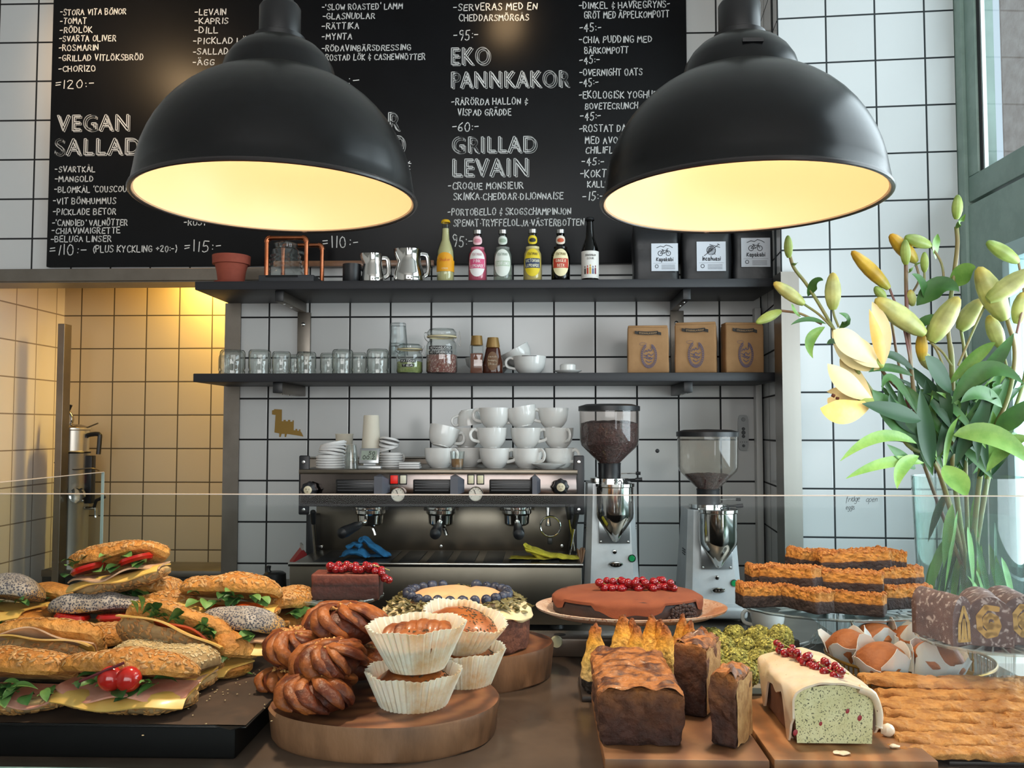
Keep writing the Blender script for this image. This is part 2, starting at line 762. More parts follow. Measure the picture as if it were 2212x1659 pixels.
def scatter(vf, n, item, rg, cond=None, sink=0.0, s=(0.8, 1.2)):
    """lay small items on random faces of a mesh, turned at random in the surface"""
    v, f = vf if isinstance(vf, tuple) else (vf.v, vf.f)
    ar, cand = [], []
    for q in f:
        p = [v[i] for i in q]
        c = sum(p, Vector()) / len(p)
        nr = (p[1] - p[0]).cross(p[2] - p[0])
        if len(p) > 3:
            nr += (p[2] - p[0]).cross(p[3] - p[0])
        if nr.length < 1e-12:
            continue
        a = nr.length
        nr.normalize()
        if cond and not cond(c, nr):
            continue
        ar.append(a)
        cand.append((p, nr))
    g = G()
    for p, nr in rg.choices(cand, ar, k=n):
        w = [rg.random() for _ in p]
        t = sum(w)
        c = sum((q * (k / t) for q, k in zip(p, w)), Vector())
        M = Matrix.Translation(c - nr * sink) @ nr.to_track_quat('Z', 'Y').to_matrix().to_4x4() @ Matrix.Rotation(rg.uniform(0, 6.28), 4, 'Z') @ Matrix.Rotation(rg.uniform(-.3, .3), 4, 'X') @ Matrix.Scale(rg.uniform(*s), 4)
        g.add(item, M)
    return g


def pxbox(root, px0, py0, px1, py1, Y, d, bev=0.0):
    """block whose front face spans that part of the view at depth Y, in the root's own frame"""
    a, b = W(px0, py1, Y), W(px1, py0, Y)
    o = root.location
    return bx2(a.x - o.x, b.x - o.x, Y - o.y, Y + d - o.y, a.z - o.z, b.z - o.z, bev)


def at(root, px, py, Y):
    return W(px, py, Y) - root.location


# ------------------------------------------------------------------ hand lettering (single strokes)
_GL = {
    'A': '0,0 .3,1 .6,0|.12,.38 .5,.4', 'B': '0,0 0,1 .4,.95 .5,.75 .38,.54 0,.5|.38,.54 .58,.3 .45,.03 0,0',
    'C': '.58,.85 .4,1 .15,.9 0,.5 .12,.1 .38,0 .58,.12', 'D': '0,0 0,1 .35,.92 .56,.5 .35,.06 0,0',
    'E': '.5,1 0,1 0,0 .52,0|0,.52 .42,.54', 'F': '.52,1 0,1 0,0|0,.52 .42,.54',
    'G': '.56,.85 .38,1 .14,.9 0,.5 .12,.08 .38,0 .58,.15 .58,.45 .34,.45', 'H': '0,0 0,1|.55,0 .55,1|0,.52 .55,.5',
    'I': '.1,0 .1,1', 'J': '.48,1 .48,.2 .32,0 .12,.04 0,.2', 'K': '0,0 0,1|.52,1 .04,.48 .56,0',
    'L': '0,1 0,0 .5,.02', 'M': '0,0 .06,1 .34,.4 .62,1 .7,0', 'N': '0,0 .02,1 .54,0 .56,1',
    'O': '.3,1 .08,.85 0,.5 .1,.1 .32,0 .54,.15 .62,.5 .52,.88 .3,1', 'P': '0,0 0,1 .4,.96 .52,.74 .38,.5 0,.46',
    'Q': '.3,1 .08,.85 0,.5 .1,.1 .32,0 .54,.15 .62,.5 .52,.88 .3,1|.36,.25 .66,-.1', 'R': '0,0 0,1 .4,.96 .5,.74 .38,.54 0,.5|.2,.5 .55,0',
    'S': '.52,.86 .35,1 .12,.94 .06,.74 .2,.56 .42,.44 .52,.22 .38,.03 .15,0 0,.14', 'T': '0,1 .58,1|.29,1 .27,0',
    'U': '0,1 .02,.25 .15,.02 .38,.02 .52,.25 .54,1', 'V': '0,1 .28,0 .56,1', 'W': '0,1 .16,0 .36,.7 .56,0 .74,1',
    'X': '0,1 .55,0|.55,1 0,0', 'Y': '0,1 .28,.48 .56,1|.28,.48 .24,0', 'Z': '0,1 .52,1 0,0 .55,0',
    '0': '.26,1 .06,.8 0,.45 .1,.08 .26,0 .44,.12 .5,.5 .42,.88 .26,1', '1': '.14,1 .12,0', '2': '0,.8 .18,1 .42,.92 .44,.66 0,.02 .52,0',
    '4': '.36,0 .38,1 0,.35 .55,.36', '5': '.5,1 .1,1 .06,.55 .32,.6 .48,.4 .4,.1 .16,0 0,.1', '6': '.42,1 .12,.7 0,.3 .14,.02 .38,.04 .46,.3 .3,.48 .05,.36',
    '9': '.44,.9 .2,1 .02,.8 .14,.55 .38,.58 .46,.85 .42,.4 .26,0', '-': '0,.5 .4,.52', '=': '0,.62 .4,.68|0,.36 .4,.42',
    ':': '.08,.66 .09,.64|.08,.26 .09,.24', '.': '.1,.4 .11,.38', '(': '.22,1.1 .02,.5 .22,-.12', ')': '0,1.1 .2,.5 0,-.12',
    '+': '0,.5 .42,.5|.21,.72 .21,.28', '&': '.46,.72 .2,.76 .06,.6 .3,.5 .04,.36 .14,.14 .46,.2|.27,1.02 .25,-.1', "'": '.06,1.06 .04,.82', ',': '.08,.1 .02,-.12',
    'a': '.4,.6 .12,.62 0,.3 .14,0 .36,.1 .42,.6 .42,.05 .52,0', 'b': '0,1 0,.05 .3,0 .42,.3 .3,.58 .02,.5', 'c': '.38,.55 .14,.6 0,.3 .12,.02 .4,.08',
    'd': '.4,.55 .12,.6 0,.3 .14,0 .38,.12 .42,1 .42,0', 'e': '0,.3 .36,.36 .32,.58 .12,.58 0,.3 .1,.02 .4,.08', 'f': '.4,.95 .22,1.02 .14,.8 .12,-.3|0,.55 .34,.58',
    'g': '.38,.58 .12,.6 0,.32 .12,.04 .36,.12 .4,.58 .38,-.2 .2,-.4 0,-.3', 'h': '0,1 0,0|0,.42 .2,.6 .36,.5 .38,0', 'i': '.05,.58 .05,0|.06,.85 .07,.83',
    'k': '0,1 0,0|.34,.6 .02,.28 .36,0', 'n': '0,.58 0,0|0,.4 .2,.6 .34,.5 .36,0', 'o': '.2,.6 .02,.45 .02,.12 .2,0 .38,.14 .36,.46 .2,.6',
    'p': '0,.58 -.02,-.4|0,.5 .22,.6 .38,.4 .3,.06 .02,.06', 'r': '0,.58 0,0|0,.38 .16,.58 .32,.54', 's': '.32,.54 .1,.58 .06,.4 .28,.24 .26,.04 0,.04', 'u': '0,.58 .02,.1 .2,0 .36,.2|.38,.58 .38,0',
    'l': '.06,1 .06,0', 't': '.14,.95 .14,.05 .32,.02|0,.62 .32,.64', 'm': '0,.58 0,0|0,.42 .16,.6 .26,.5 .26,0|.26,.42 .42,.6 .52,.5 .54,0',
}
for _a, _b, _m in (('Å', 'A', '.3,1.12 .22,1.2 .3,1.28 .38,1.2 .3,1.12'), ('Ä', 'A', '.16,1.16 .18,1.2|.42,1.16 .44,1.2'), ('Ö', 'O', '.16,1.14 .18,1.18|.42,1.14 .44,1.18'), ('É', 'E', '.2,1.12 .36,1.3')):
    _GL[_a] = _GL[_b] + '|' + _m
GLY = {k: [[tuple(float(c) for c in q.split(',')) for q in s.split()] for s in t.split('|')] for k, t in _GL.items()}


def strokes(text, seed=0, gap=0.26, jit=0.03):
    """strokes of a line of writing with cap height 1, from x=0; returns (strokes, width)"""
    rg = random.Random(seed * 977 + len(text))
    x, out = 0.0, []
    for ch in text:
        if ch == ' ':
            x += 0.42
            continue
        gl = GLY.get(ch)
        if not gl:
            continue
        w = max(p[0] for s in gl for p in s)
        dy, sk, sc = rg.uniform(-.05, .05), rg.uniform(-.05, .09), rg.uniform(.9, 1.08)
        for s in gl:
            out.append([(x + p[0] + sk * p[1] + rg.uniform(-jit, jit), p[1] * sc + dy + rg.uniform(-jit, jit)) for p in s])
        x += w + gap
    return out, max(x - gap, 0.01)


def ribbon(st, lw, place, g=None):
    """flat pen strokes; place(x,y)->point on the surface"""
    g = g or G()
    for s in st:
        for (x0, y0), (x1, y1) in zip(s, s[1:]):
            dx, dy = x1 - x0, y1 - y0
            l = math.hypot(dx, dy)
            if l < 1e-6:
                continue
            ux, uy = dx / l * lw * .35, dy / l * lw * .35
            nx, ny = -dy / l * lw / 2, dx / l * lw / 2
            q = [(x0 - ux + nx * .8, y0 - uy + ny * .8), (x0 - ux - nx * .8, y0 - uy - ny * .8), (x0 + nx * -1, y0 - ny), (x1 - nx, y1 - ny), (x1 + ux - nx * .8, y1 + uy - ny * .8), (x1 + ux + nx * .8, y1 + uy + ny * .8), (x1 + nx, y1 + ny), (x0 + nx, y0 + ny)]
            n = len(g.v)
            g.v += [Vector(place(*p)) for p in q]
            g.f.append(tuple(range(n, n + 8)))
    return g


def write_flat(text, x0, z0, width, h, y, lw, seed=0, g=None, org=None):
    st, w = strokes(text, seed)
    k = width / w
    o = org or Vector((0, 0, 0))
    return ribbon([[(p[0] * k, p[1] * h) for p in s] for s in st], lw, lambda a, b: Vector((x0 + a, y, z0 + b)) - o, g)


def write_round(text, r, a_mid, z0, width, h, lw, seed=0, g=None):
    """writing on a can or bottle of radius r; a_mid = angle from -Y"""
    st, w = strokes(text, seed, jit=0.01)
    k = width / w
    return ribbon([[((p[0] - w / 2) * k, p[1] * h) for p in s] for s in st], lw, lambda a, b: Vector((r * math.sin(a_mid + a / r), -r * math.cos(a_mid + a / r), z0 + b)), g)


def patch_round(r, aw, z0, z1, n=14, shape='rect', a_mid=0.0):
    """label patch on a cylinder (arc half-width aw in radians, facing -Y)"""
    P = lambda a, z: Vector((r * math.sin(a_mid + a), -r * math.cos(a_mid + a), z))
    if shape == 'rect':
        return sheet(lambda u, w: P(aw * (2 * u - 1), z0 + (z1 - z0) * w), n, 2)
    zc, hz = (z0 + z1) / 2, (z1 - z0) / 2
    v, f = [P(0, zc)], []
    k = 28
    for ring in (0.34, 0.67, 1.0):
        v += [P(aw * ring * math.cos(2 * PI * i / k), zc + hz * ring * math.sin(2 * PI * i / k)) for i in range(k)]
    for i in range(k):
        j = (i + 1) % k
        f.append((0, 1 + i, 1 + j))
        for q in (0, 1):
            f.append((1 + q * k + i, 1 + (q + 1) * k + i, 1 + (q + 1) * k + j, 1 + q * k + j))
    return v, f


# heights of the things that carry other things
CT, BC, S1, S2 = 1.057, 0.92, 2.024, 1.696
WALL_Y = 3.413
# ------------------------------------------------------------------ room shell
white_tile = lambda n, ax='x': tiles(n, '#cfcfcd', '#0d0d0f', ax=ax)
t_back = white_tile('glazed white wall tile')
t_side = white_tile('glazed white return tile', 'y')
t_right = tiles('bright white wall tile', '#d6dbdc', '#20282b', gw=0.036)
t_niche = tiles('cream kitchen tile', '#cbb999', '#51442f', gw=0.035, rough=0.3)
t_nside = tiles('kitchen side tile with painted daylight', '#f8efe8', '#9c8d82', gw=0.035, rough=0.3, ax='y')  # paler copy of the niche tile, daylight on this side put into colour
steel = pm('brushed stainless steel', '#a7a39c', 0.32, 1.0, '#8d8a85', 3.0, .3, .7, stretch=(1, 1, 0.05))
dsteel = pm('dull stainless steel', '#8a837a', 0.42, 1.0, '#736b62', 4.0, .3, .7)
plaster = pm('white plaster', '#d9d8d4', 0.85, bump=(30, .1))
gx0, gz0 = -1.067, 1.939     # a crossing of the back wall's joints
xl = XX(491, WALL_Y)
xr = XX(1648, WALL_Y)


def wall(name, x0, x1, y0, y1, z0, z1, mat, ox, oy, oz):
    g = bx2(x0 - ox, x1 - ox, y0 - oy, y1 - oy, z0 - oz, z1 - oz)
    return struct(name, g, mat, loc=(ox, oy, oz))


wall('wall_back', xl, xr + .2, WALL_Y, 3.53, 0, 3.3, t_back, gx0, WALL_Y, gz0)
wall('wall_header', -3.4, xl, WALL_Y, 3.53, 2.10, 3.3, t_back, gx0, WALL_Y, gz0)
# kitchen niche behind
nY = 4.16
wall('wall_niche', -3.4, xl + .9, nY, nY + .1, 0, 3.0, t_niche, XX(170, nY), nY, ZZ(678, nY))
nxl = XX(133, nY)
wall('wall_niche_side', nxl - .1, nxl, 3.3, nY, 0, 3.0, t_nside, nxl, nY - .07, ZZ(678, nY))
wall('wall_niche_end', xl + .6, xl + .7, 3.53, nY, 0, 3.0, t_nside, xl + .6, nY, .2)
struct('ceiling_niche', bx2(-3.4, xl + .9, 3.53, nY, 2.35, 2.42), plaster)
# right return of the alcove and the wall with the flowers
rY = 2.985
cxr = XX(1691, rY)
a0 = Vector((xr, WALL_Y, 0))
a1 = Vector((cxr, rY, 0))
d = a1 - a0
struct('wall_return', bx2(-.1, 0, -.0, d.length, -1.939, 1.4), t_side, loc=(xr, WALL_Y, gz0), rot=(0, 0, math.atan2(d.y, d.x) - PI / 2))
wr_end = XX(2062, 2.95)
rot_r = -R(4.6)
org = Vector((XX(1800, 2.96), 2.96, ZZ(951, 2.96)))
c0 = (cxr - org.x) / math.cos(rot_r)
c1 = (wr_end + .02 - org.x) / math.cos(rot_r)
struct('wall_right', bx2(c0, c1, 0, .12, -org.z, 3.3 - org.z), t_right, loc=org, rot=(0, 0, rot_r))
struct('trim_1', bx2(XX(1633, 3.38), XX(1647, 3.38), 3.375, WALL_Y, .92, S1 - .06, .004), pm('off white painted pipe', '#c9c8c4', .4), smooth=True)
# steel edge protectors
zt = ZZ(588, 2.96, 1712)
g = G()
g.add(bx2(cxr - .002, cxr + .052, rY - .034, rY - .028, 0, zt))
g.add(bx2(cxr - .008, cxr - .002, rY - .034, rY + .06, 0, zt))
struct('trim_2', g, steel)
g = G()
g.add(bx2(xl - .006, xl + .05, WALL_Y - .012, WALL_Y - .004, 0, S1 - .03))
g.add(bx2(xl - .012, xl - .006, WALL_Y - .012, WALL_Y + .12, 0, S1 - .03))
struct('trim_3', g, dsteel)
zb0, zb1 = ZZ(606, 3.38, 200), ZZ(579, 3.38, 200)
g = G()
g.add(bx2(-3.4, XX(575, 3.39), 3.39, 3.41, zb0, zb1, .002))
g.add(bx2(-3.4, xl, 3.40, 3.54, zb0 - .004, zb0 + .02))
struct('trim_4', g, dsteel)
struct('trim_5', bx2(XX(119, 3.84), XX(134, 3.84), 3.84, 3.90, 0, ZZ(695, 3.84), .002), dsteel)
struct('floor', bx2(-3.5, 4.4, -2.6, 4.3, -.1, 0), pm('dark stone floor', '#4b4a47', .4, 0, '#3a3936', 5))
struct('ceiling', bx2(-3.5, 2.9, -2.6, 3.6, 3.3, 3.4), plaster)
struct('wall_left', bx2(-3.6, -3.4, -2.6, 4.3, 0, 3.4), plaster)
# shop front behind the viewer: low wall, posts, lintel round a wide window and a door
fr = pm('sage green painted timber', '#8fa69c', .4, 0, '#839a90', 14)
struct('wall_front', bx2(-3.5, 1.9, -2.6, -2.5, 0, 1.05), plaster)
struct('wall_front_lintel', bx2(-3.5, 2.9, -2.6, -2.5, 3.0, 3.4), plaster)
struct('wall_front_pier', bx2(-3.5, -1.75, -2.6, -2.5, 1.05, 3.0), plaster)
struct('trim_6', bx2(1.86, 1.98, -2.62, -2.48, 0, 3.0), fr)
# ------------------------------------------------------------------ side window wall, running towards the viewer
sx = W(2066, 400, 2.94).x
zr0 = W(2085, 445, 2.93).z      # underside of the upper sash
zr1 = W(2085, 392, 2.93).z      # its glass edge
zl1 = W(2212, 545, 2.53).z      # head of the lower window
g = G()
g.add(bx2(sx, sx + .09, 2.885, 2.97, 0, 3.3, .004))
struct('window_1', g, fr, smooth=True)
g = G()
g.add(bx2(sx + .012, sx + .075, .5, 2.885, zr0, zr1, .004))
g.add(bx2(sx + .012, sx + .075, 2.82, 2.885, zr1, 3.3, .004))
struct('window_2', g, fr, smooth=True)
struct('trim_7', bx2(sx + .02, sx + .032, 2.808, 2.82, zr1, 3.3), pm('black rubber seal', '#14171a', .6))
struct('trim_8', bx2(sx + .024, sx + .036, 2.798, 2.808, zr1, 3.3), pm('pale spacer bar', '#c9d2d0', .4, .6))
pane = glass('window glass', '#eef4f6', '#c5d2d4', refl=1.6)
struct('window_3', bx2(sx + .03, sx + .036, .5, 2.82, zr1, 3.3), pane)
# solid panel below and the lower window opening
yj = W(2156, 700, 2.67).y
struct('wall_side_panel', bx2(sx + .01, sx + .09, .5, 2.885, zl1 + .05, zr0 - .012), fr)
struct('wall_side_post', bx2(sx + .01, sx + .09, yj, 2.885, 0, zl1 + .05), fr)
struct('wall_side_low', bx2(sx + .01, sx + .09, .5, yj, 0, 1.06), fr)
pale = pm('pale aqua window frame', '#b6d3d3', .4)
g = G()
g.add(bx2(sx + .0, sx + .06, .55, yj, zl1, zl1 + .05, .004))
g.add(bx2(sx + .0, sx + .06, yj - .04, yj, 1.06, zl1, .004))
g.add(bx2(sx + .0, sx + .06, .55, yj, 1.06, 1.10, .004))
struct('window_4', g, pale, smooth=True)
struct('window_5', bx2(sx + .03, sx + .036, .55, yj - .04, 1.10, zl1), pane)
struct('wall_side_end', bx2(sx, sx + .2, .3, .55, 0, 3.3), plaster)
struct('wall_side_corner', bx2(sx + .0, 2.9, .28, .32, 0, 3.3), plaster)
# the rendered building across the lane
struct('building_exterior', bx2(4.2, 4.4, -4, 8, 0, 6), pm('pinkish tan roughcast', '#b9a79b', .95, 0, '#a08c80', 9, .35, .65, bump=(40, .8, .02)))
# ------------------------------------------------------------------ menu board
BY = 3.388
bxl, bxr = XX(92, BY) - .004, XX(1492, BY)
bz0 = ZZ(574, BY, 500)
black_board = pm('black chalkboard paint', '#08080a', .36, 0, '#0c0c0f', 3, bump=(60, .05), spec=.22)
board = thing('menu_board', 'large black chalk menu board with handwritten Swedish dishes and prices on the tiled wall', 'menu board', (bxl, BY, bz0))
obj('panel', bx2(0, bxr - bxl, 0, WALL_Y - BY - .001, 0, 3.28 - bz0, .003), black_board, board)
chalk = pm('white chalk pen', '#dcdcda', .8)
_k = [0]


def line(txt, x0, x1, yb, h=12.5, lw=2.0):
    _k[0] += 1
    a, b = W(x0, yb, BY), W(x1, yb, BY)
    hh = (W(x0, yb - h, BY).z - a.z)
    g = write_flat(txt, a.x, a.z, b.x - a.x, hh, BY - .0006, mpx(lw, BY), _k[0], org=board.location)
    obj('lettering', g, chalk, board, smooth=False)


for t in [
    ('-STORA VITA BÖNOR', 130, 272, 33), ('-TOMAT', 130, 186, 52), ('-RÖDLÖK', 130, 199, 71), ('-SVARTA OLIVER', 128, 250, 90),
    ('-ROSMARIN', 127, 212, 110), ('-GRILLAD VITLÖKSBRÖD', 127, 309, 132), ('-CHORIZO', 127, 206, 155), ('=120:-', 120, 202, 191, 19),
    ('-SVARTKÅL', 119, 205, 372), ('-MANGOLD', 119, 201, 393), ("-BLOMKÅL 'COUSCOUS'", 118, 286, 416), ('-VIT BÖNHUMMUS', 115, 250, 441),
    ('-PICKLADE BETOR', 115, 250, 464), ("-'CANDIED' VALNÖTTER", 113, 275, 488), ('-CHIAVINAIGRETTE', 112, 259, 505), ('-BELUGA LINSER', 110, 240, 523),
    ('=110:-', 108, 185, 551, 22), ('(PLUS KYCKLING +20:-)', 201, 382, 545, 14), ('=115:-', 399, 477, 544, 23),
    ('-LEVAIN', 421, 488, 33), ('-KAPRIS', 421, 492, 52), ('-DILL', 420, 470, 72), ('-PICKLAD LÖK', 418, 545, 95), ('-SALLAD', 417, 492, 118),
    ('-ÄGG', 417, 462, 141), ('-ROST', 398, 446, 487),
    ("-'SLOW ROASTED' LAMM", 696, 869, 22), ('-GLASNUDLAR', 697, 809, 42), ('-RÄTTIKA', 696, 775, 63), ('-MYNTA', 695, 760, 86),
    ('-RÖDAVINBÄRSDRESSING', 695, 887, 111), ('-ROSTAD LÖK & CASHEWNÖTTER', 696, 918, 131), (':-', 752, 774, 185, 22), ('=110:-', 698, 772, 535, 23),
    ('É', 876, 886, 366, 13),
    ('-SERVERAS MED EN', 980, 1160, 23, 14), ('CHEDDARSMÖRGÅS', 992, 1142, 46, 14), ('-95:-', 980, 1032, 87, 22),
    ('-RÅRÖRDA HALLON &', 976, 1139, 227, 14), ('VISPAD GRÄDDE', 989, 1104, 250, 14), ('-60:-', 977, 1033, 284, 20),
    ('-CROQUE MONSIEUR', 969, 1130, 409, 14), ('SKINKA.CHEDDAR.DIJONNAISE', 980, 1216, 432, 14), ('-PORTOBELLO & SKOGSCHAMPINJON', 968, 1233, 465, 14),
    ('SPENAT.TRYFFELOLJA.VÄSTERBOTTEN', 980, 1261, 489, 14), ('95:-', 978, 1020, 534, 25),
    ('-DINKEL & HAVREGRYNS-', 1251, 1447, 19, 14), ('GRÖT MED ÄPPELKOMPOTT', 1262, 1445, 40, 14), ('-45:-', 1252, 1298, 69, 18),
    ('-CHIA PUDDING MED', 1251, 1408, 93, 14), ('BÄRKOMPOTT', 1263, 1357, 116, 13), ('-45:-', 1252, 1295, 138, 17), ('-OVERNIGHT OATS', 1252, 1387, 164, 14),
    ('-45:-', 1252, 1292, 187, 18), ('-EKOLOGISK YOGHURT', 1251, 1430, 213, 15), ('BOVETECRUNCH', 1264, 1377, 236, 13), ('-45:-', 1254, 1297, 260, 17),
    ('-ROSTAT DA', 1252, 1352, 285, 15), ('MED AVOKADO', 1264, 1378, 310, 14), ('CHILIFLAKES', 1265, 1366, 331, 14), ('-45:-', 1257, 1304, 358, 17),
    ('-KOKT', 1254, 1309, 383, 15), ('KALLE', 1269, 1314, 405, 14), ('-15:-', 1259, 1303, 433, 18)]:
    line(*t)


def heading(txt, x0, x1, yt, yb):
    a, b = W(x0, yb, BY), W(x1, yt, BY)
    cu = bpy.data.curves.new('heading', 'FONT')
    cu.body = txt
    cu.fill_mode = 'NONE'
    cu.offset = 0.026
    cu.size = 1.0
    cu.space_character = 1.16
    o = bpy.data.objects.new('heading', cu)
    COL.objects.link(o)
    bpy.context.view_layer.update()
    dg = bpy.context.evaluated_depsgraph_get()
    me = bpy.data.meshes.new_from_object(o.evaluated_get(dg))
    lo = [min(q.co[i] for q in me.vertices) for i in range(3)]
    hi = [max(q.co[i] for q in me.vertices) for i in range(3)]
    # outlines of the hollow letters, drawn twice with the pen
    sxx, szz = (b.x - a.x) / (hi[0] - lo[0]), (b.z - a.z) / (hi[1] - lo[1])
    P = [((q.co.x - lo[0]) * sxx, (q.co.y - lo[1]) * szz) for q in me.vertices]
    st = [[P[e.vertices[0]], P[e.vertices[1]]] for e in me.edges]
    g = G()
    lw = mpx(1.7, BY)
    for dx, dz in ((0, 0), (.0062, -.0052)):
        ribbon(st, lw if dx == 0 else lw * .55, lambda p, q: Vector((a.x + p + dx, BY - .0006 - dx * .02, a.z + q + dz)) - board.location, g)
    bpy.data.objects.remove(o)
    obj('heading_lettering', g, chalk, board, smooth=False)


for t in [('VEGAN', 123, 278, 247, 283), ('SALLAD', 119, 301, 298, 335), ('R', 839, 862, 243, 281), ('D', 852, 873, 293, 331),
          ('EKO', 975, 1057, 102, 140), ('PANNKAKOR', 975, 1228, 152, 190), ('GRILLAD', 977, 1157, 294, 330), ('LEVAIN', 978, 1139, 342, 381)]:
    heading(*t)
st = struct('trim_9', bx2(XX(585, 3.37), XX(935, 3.37), 3.372, 3.40, ZZ(572, 3.37), ZZ(560, 3.37), .002), pm('copper brown wooden strip', '#7a543c', .35, 0, '#8d6547', 9, coat=.3), smooth=True)

# ------------------------------------------------------------------ wall shelves
ash = pm('black stained shelf board', '#26262b', .5, 0, '#1c1c20', 5, .3, .7, bump=(25, .12), stretch=(.2, 2, 2))
blk = pm('black powder coated steel', '#17181b', .4)
sl0, sl1 = XX(415, 3.067), cxr + .012
for z, nm, lb in ((S1, 'upper', 'thick black upper wall shelf holding bottles and milk pitchers under the menu board'), (S2, 'lower', 'thick black lower wall shelf holding glass jars and brown coffee bags')):
    o = obj('wall_shelf', bx2(sl0, sl1, 3.067, WALL_Y - .001, z - .03, z, .002), ash, loc=(0, 0, 0))
    tag(o, lb, 'shelf')
scr = pm('bright screw', '#c8c8c6', .25, 1.0)
for (xa, xb, z, lo_, lb) in ((XX(590, 3.10), XX(609, 3.10), S1 - .03, S2, 'steel bracket with upright bar under the upper shelf, above the glass jars'),
                             (XX(1478, 3.10), XX(1495, 3.10), S1 - .03, S2, 'steel bracket with upright bar under the upper shelf, behind the brown coffee bags'),
                             (XX(588, 3.10), XX(609, 3.10), S2 - .03, None, 'stubby steel bracket under the lower shelf, above the gold dinosaur sticker'),
                             (XX(1478, 3.10), XX(1497, 3.10), S2 - .03, None, 'stubby steel bracket under the lower shelf, above the coffee grinders')):
    r = thing('shelf_bracket', lb, 'bracket', (xa, 3.10, z))
    w = xb - xa
    obj('arm', bx2(0, w, 0.004, .31, -.038, 0, .002), dsteel if xa < 0 else blk, r)
    obj('end_cap', bx2(0, w, -.002, .004, -.038, 0, .002), blk, r)
    for k, yy in enumerate((.06, .15)):
        obj('screw', lathe([(0, -.042), (.004, -.0415), (.005, -.038)], 10), scr, r, loc=(w / 2, yy, 0))
    if lo_:
        obj('upright', bx2(0.0, .05, .295, .310, lo_ - z, -.038, .001), dsteel, r)
        s = obj('upright_screw', lathe([(0, .003), (.006, .002), (.008, 0)], 12), scr, r, loc=(.022, .295, -.085), rot=(R(90), 0, 0))

# ------------------------------------------------------------------ things on the upper shelf
terra = pm('terracotta clay', '#9c4a36', .8, 0, '#8a3f2e', 10)
p = thing('flower_pot', 'empty terracotta flower pot on its saucer at the end of the upper shelf', 'flower pot', (XX(494, 3.17), 3.17, S1))
k = mpx(1, 3.17)
obj('pot', lathe([(0, .012), (28 * k, .012), (33 * k, 46 * k), (40 * k, 47 * k), (41 * k, 66 * k), (37 * k, 66 * k), (36 * k, 50 * k), (26 * k, .02), (0, .02)], 40), terra, p)
obj('saucer', lathe([(0, 0), (33 * k, 0), (36 * k, .014), (33 * k, .014), (31 * k, .006), (0, .006)], 40), terra, p)
# pour over stand
cop = pm('copper pipe', '#c17a58', .24, 1.0, '#a9623f', 12)
slate = pm('dark grey wooden base', '#34363a', .55, 0, '#2b2c30', 14)
Y = 3.14
p = thing('pour_over_stand', 'copper pipe coffee dripper stand on a dark box base', 'coffee stand', (XX(617, Y), Y, S1))
k = mpx(1, Y)
obj('base', bx2(-61 * k, 61 * k, -.02, .17, 0, 19 * k, .003), slate, p)
obj('base_recess', bx2(-45 * k, 26 * k, -.022, -.018, 14 * k, 18 * k), pm('black slot', '#050505', .8), p)
for xx, y in ((-47, .0), (-34, .13), (41, .0), (56, .13)):
    obj('upright_pipe', tube([(xx * k, y, 19 * k), (xx * k, y, 95 * k)], 5 * k, 12), cop, p)
    obj('elbow', tube(bez((xx * k, y, 93 * k), (xx * k, y, 103 * k), ((xx + (9 if xx < 0 else -9)) * k, y, 103 * k), 6), 6.5 * k, 12), cop, p)
for y, a, b in ((0, -38, 32), (.13, -26, 47)):
    obj('cross_pipe', tube([(a * k, y, 103 * k), (b * k, y, 103 * k)], 5 * k, 12), cop, p)
clear = glass('clear drinking glass', '#f8faf9', '#939e9a', 2.8, .02, .04)
tumbler = glass('thin tumbler glass', '#f4f6f6', '#9aa6a6', 1.4)
s = thing('coffee_server', 'ribbed glass coffee server standing under the copper pipe dripper', 'coffee pot', (XX(612, Y + .06), Y + .06, S1 + 19.5 * k))
pr = [(0, 0), (38 * k, 0), (41 * k, 6 * k)]
for q in range(5):
    pr += [((40 - q * 1.4) * k, (10 + q * 10) * k), ((37 - q * 1.4) * k, (15 + q * 10) * k)]
pr += [(31 * k, 62 * k), (24 * k, 68 * k), (26 * k, 76 * k)]
obj('glass_body', lathe(pr, 40), clear, s)
obj('handle', tube(bez((28 * k, 0, 60 * k), (62 * k, 0, 56 * k), (38 * k, 0, 16 * k), 10), 3.4 * k, 10), clear, s)
obj('lid', lathe([(0, 84 * k), (12 * k, 83 * k), (26 * k, 78 * k), (27 * k, 74 * k), (0, 74 * k)], 32), clear, s)
# black mug and steel pitchers
Y = 3.13
k = mpx(1, Y)
p = thing('mug', 'plain matt black mug beside the small steel milk pitcher', 'mug', (XX(757, Y), Y, S1))
obj('body', lathe([(0, 0), (18 * k, 0), (20 * k, 3 * k), (20 * k, 42 * k), (18 * k, 42 * k), (17 * k, 4 * k), (0, 4 * k)], 32), blk, p)
obj('handle', tube(bez((18 * k, 0, 34 * k), (38 * k, 0, 20 * k), (18 * k, 0, 8 * k), 8), 3 * k, 8), blk, p)
chrome = pm('polished steel', '#d3d1cd', .09, 1.0)


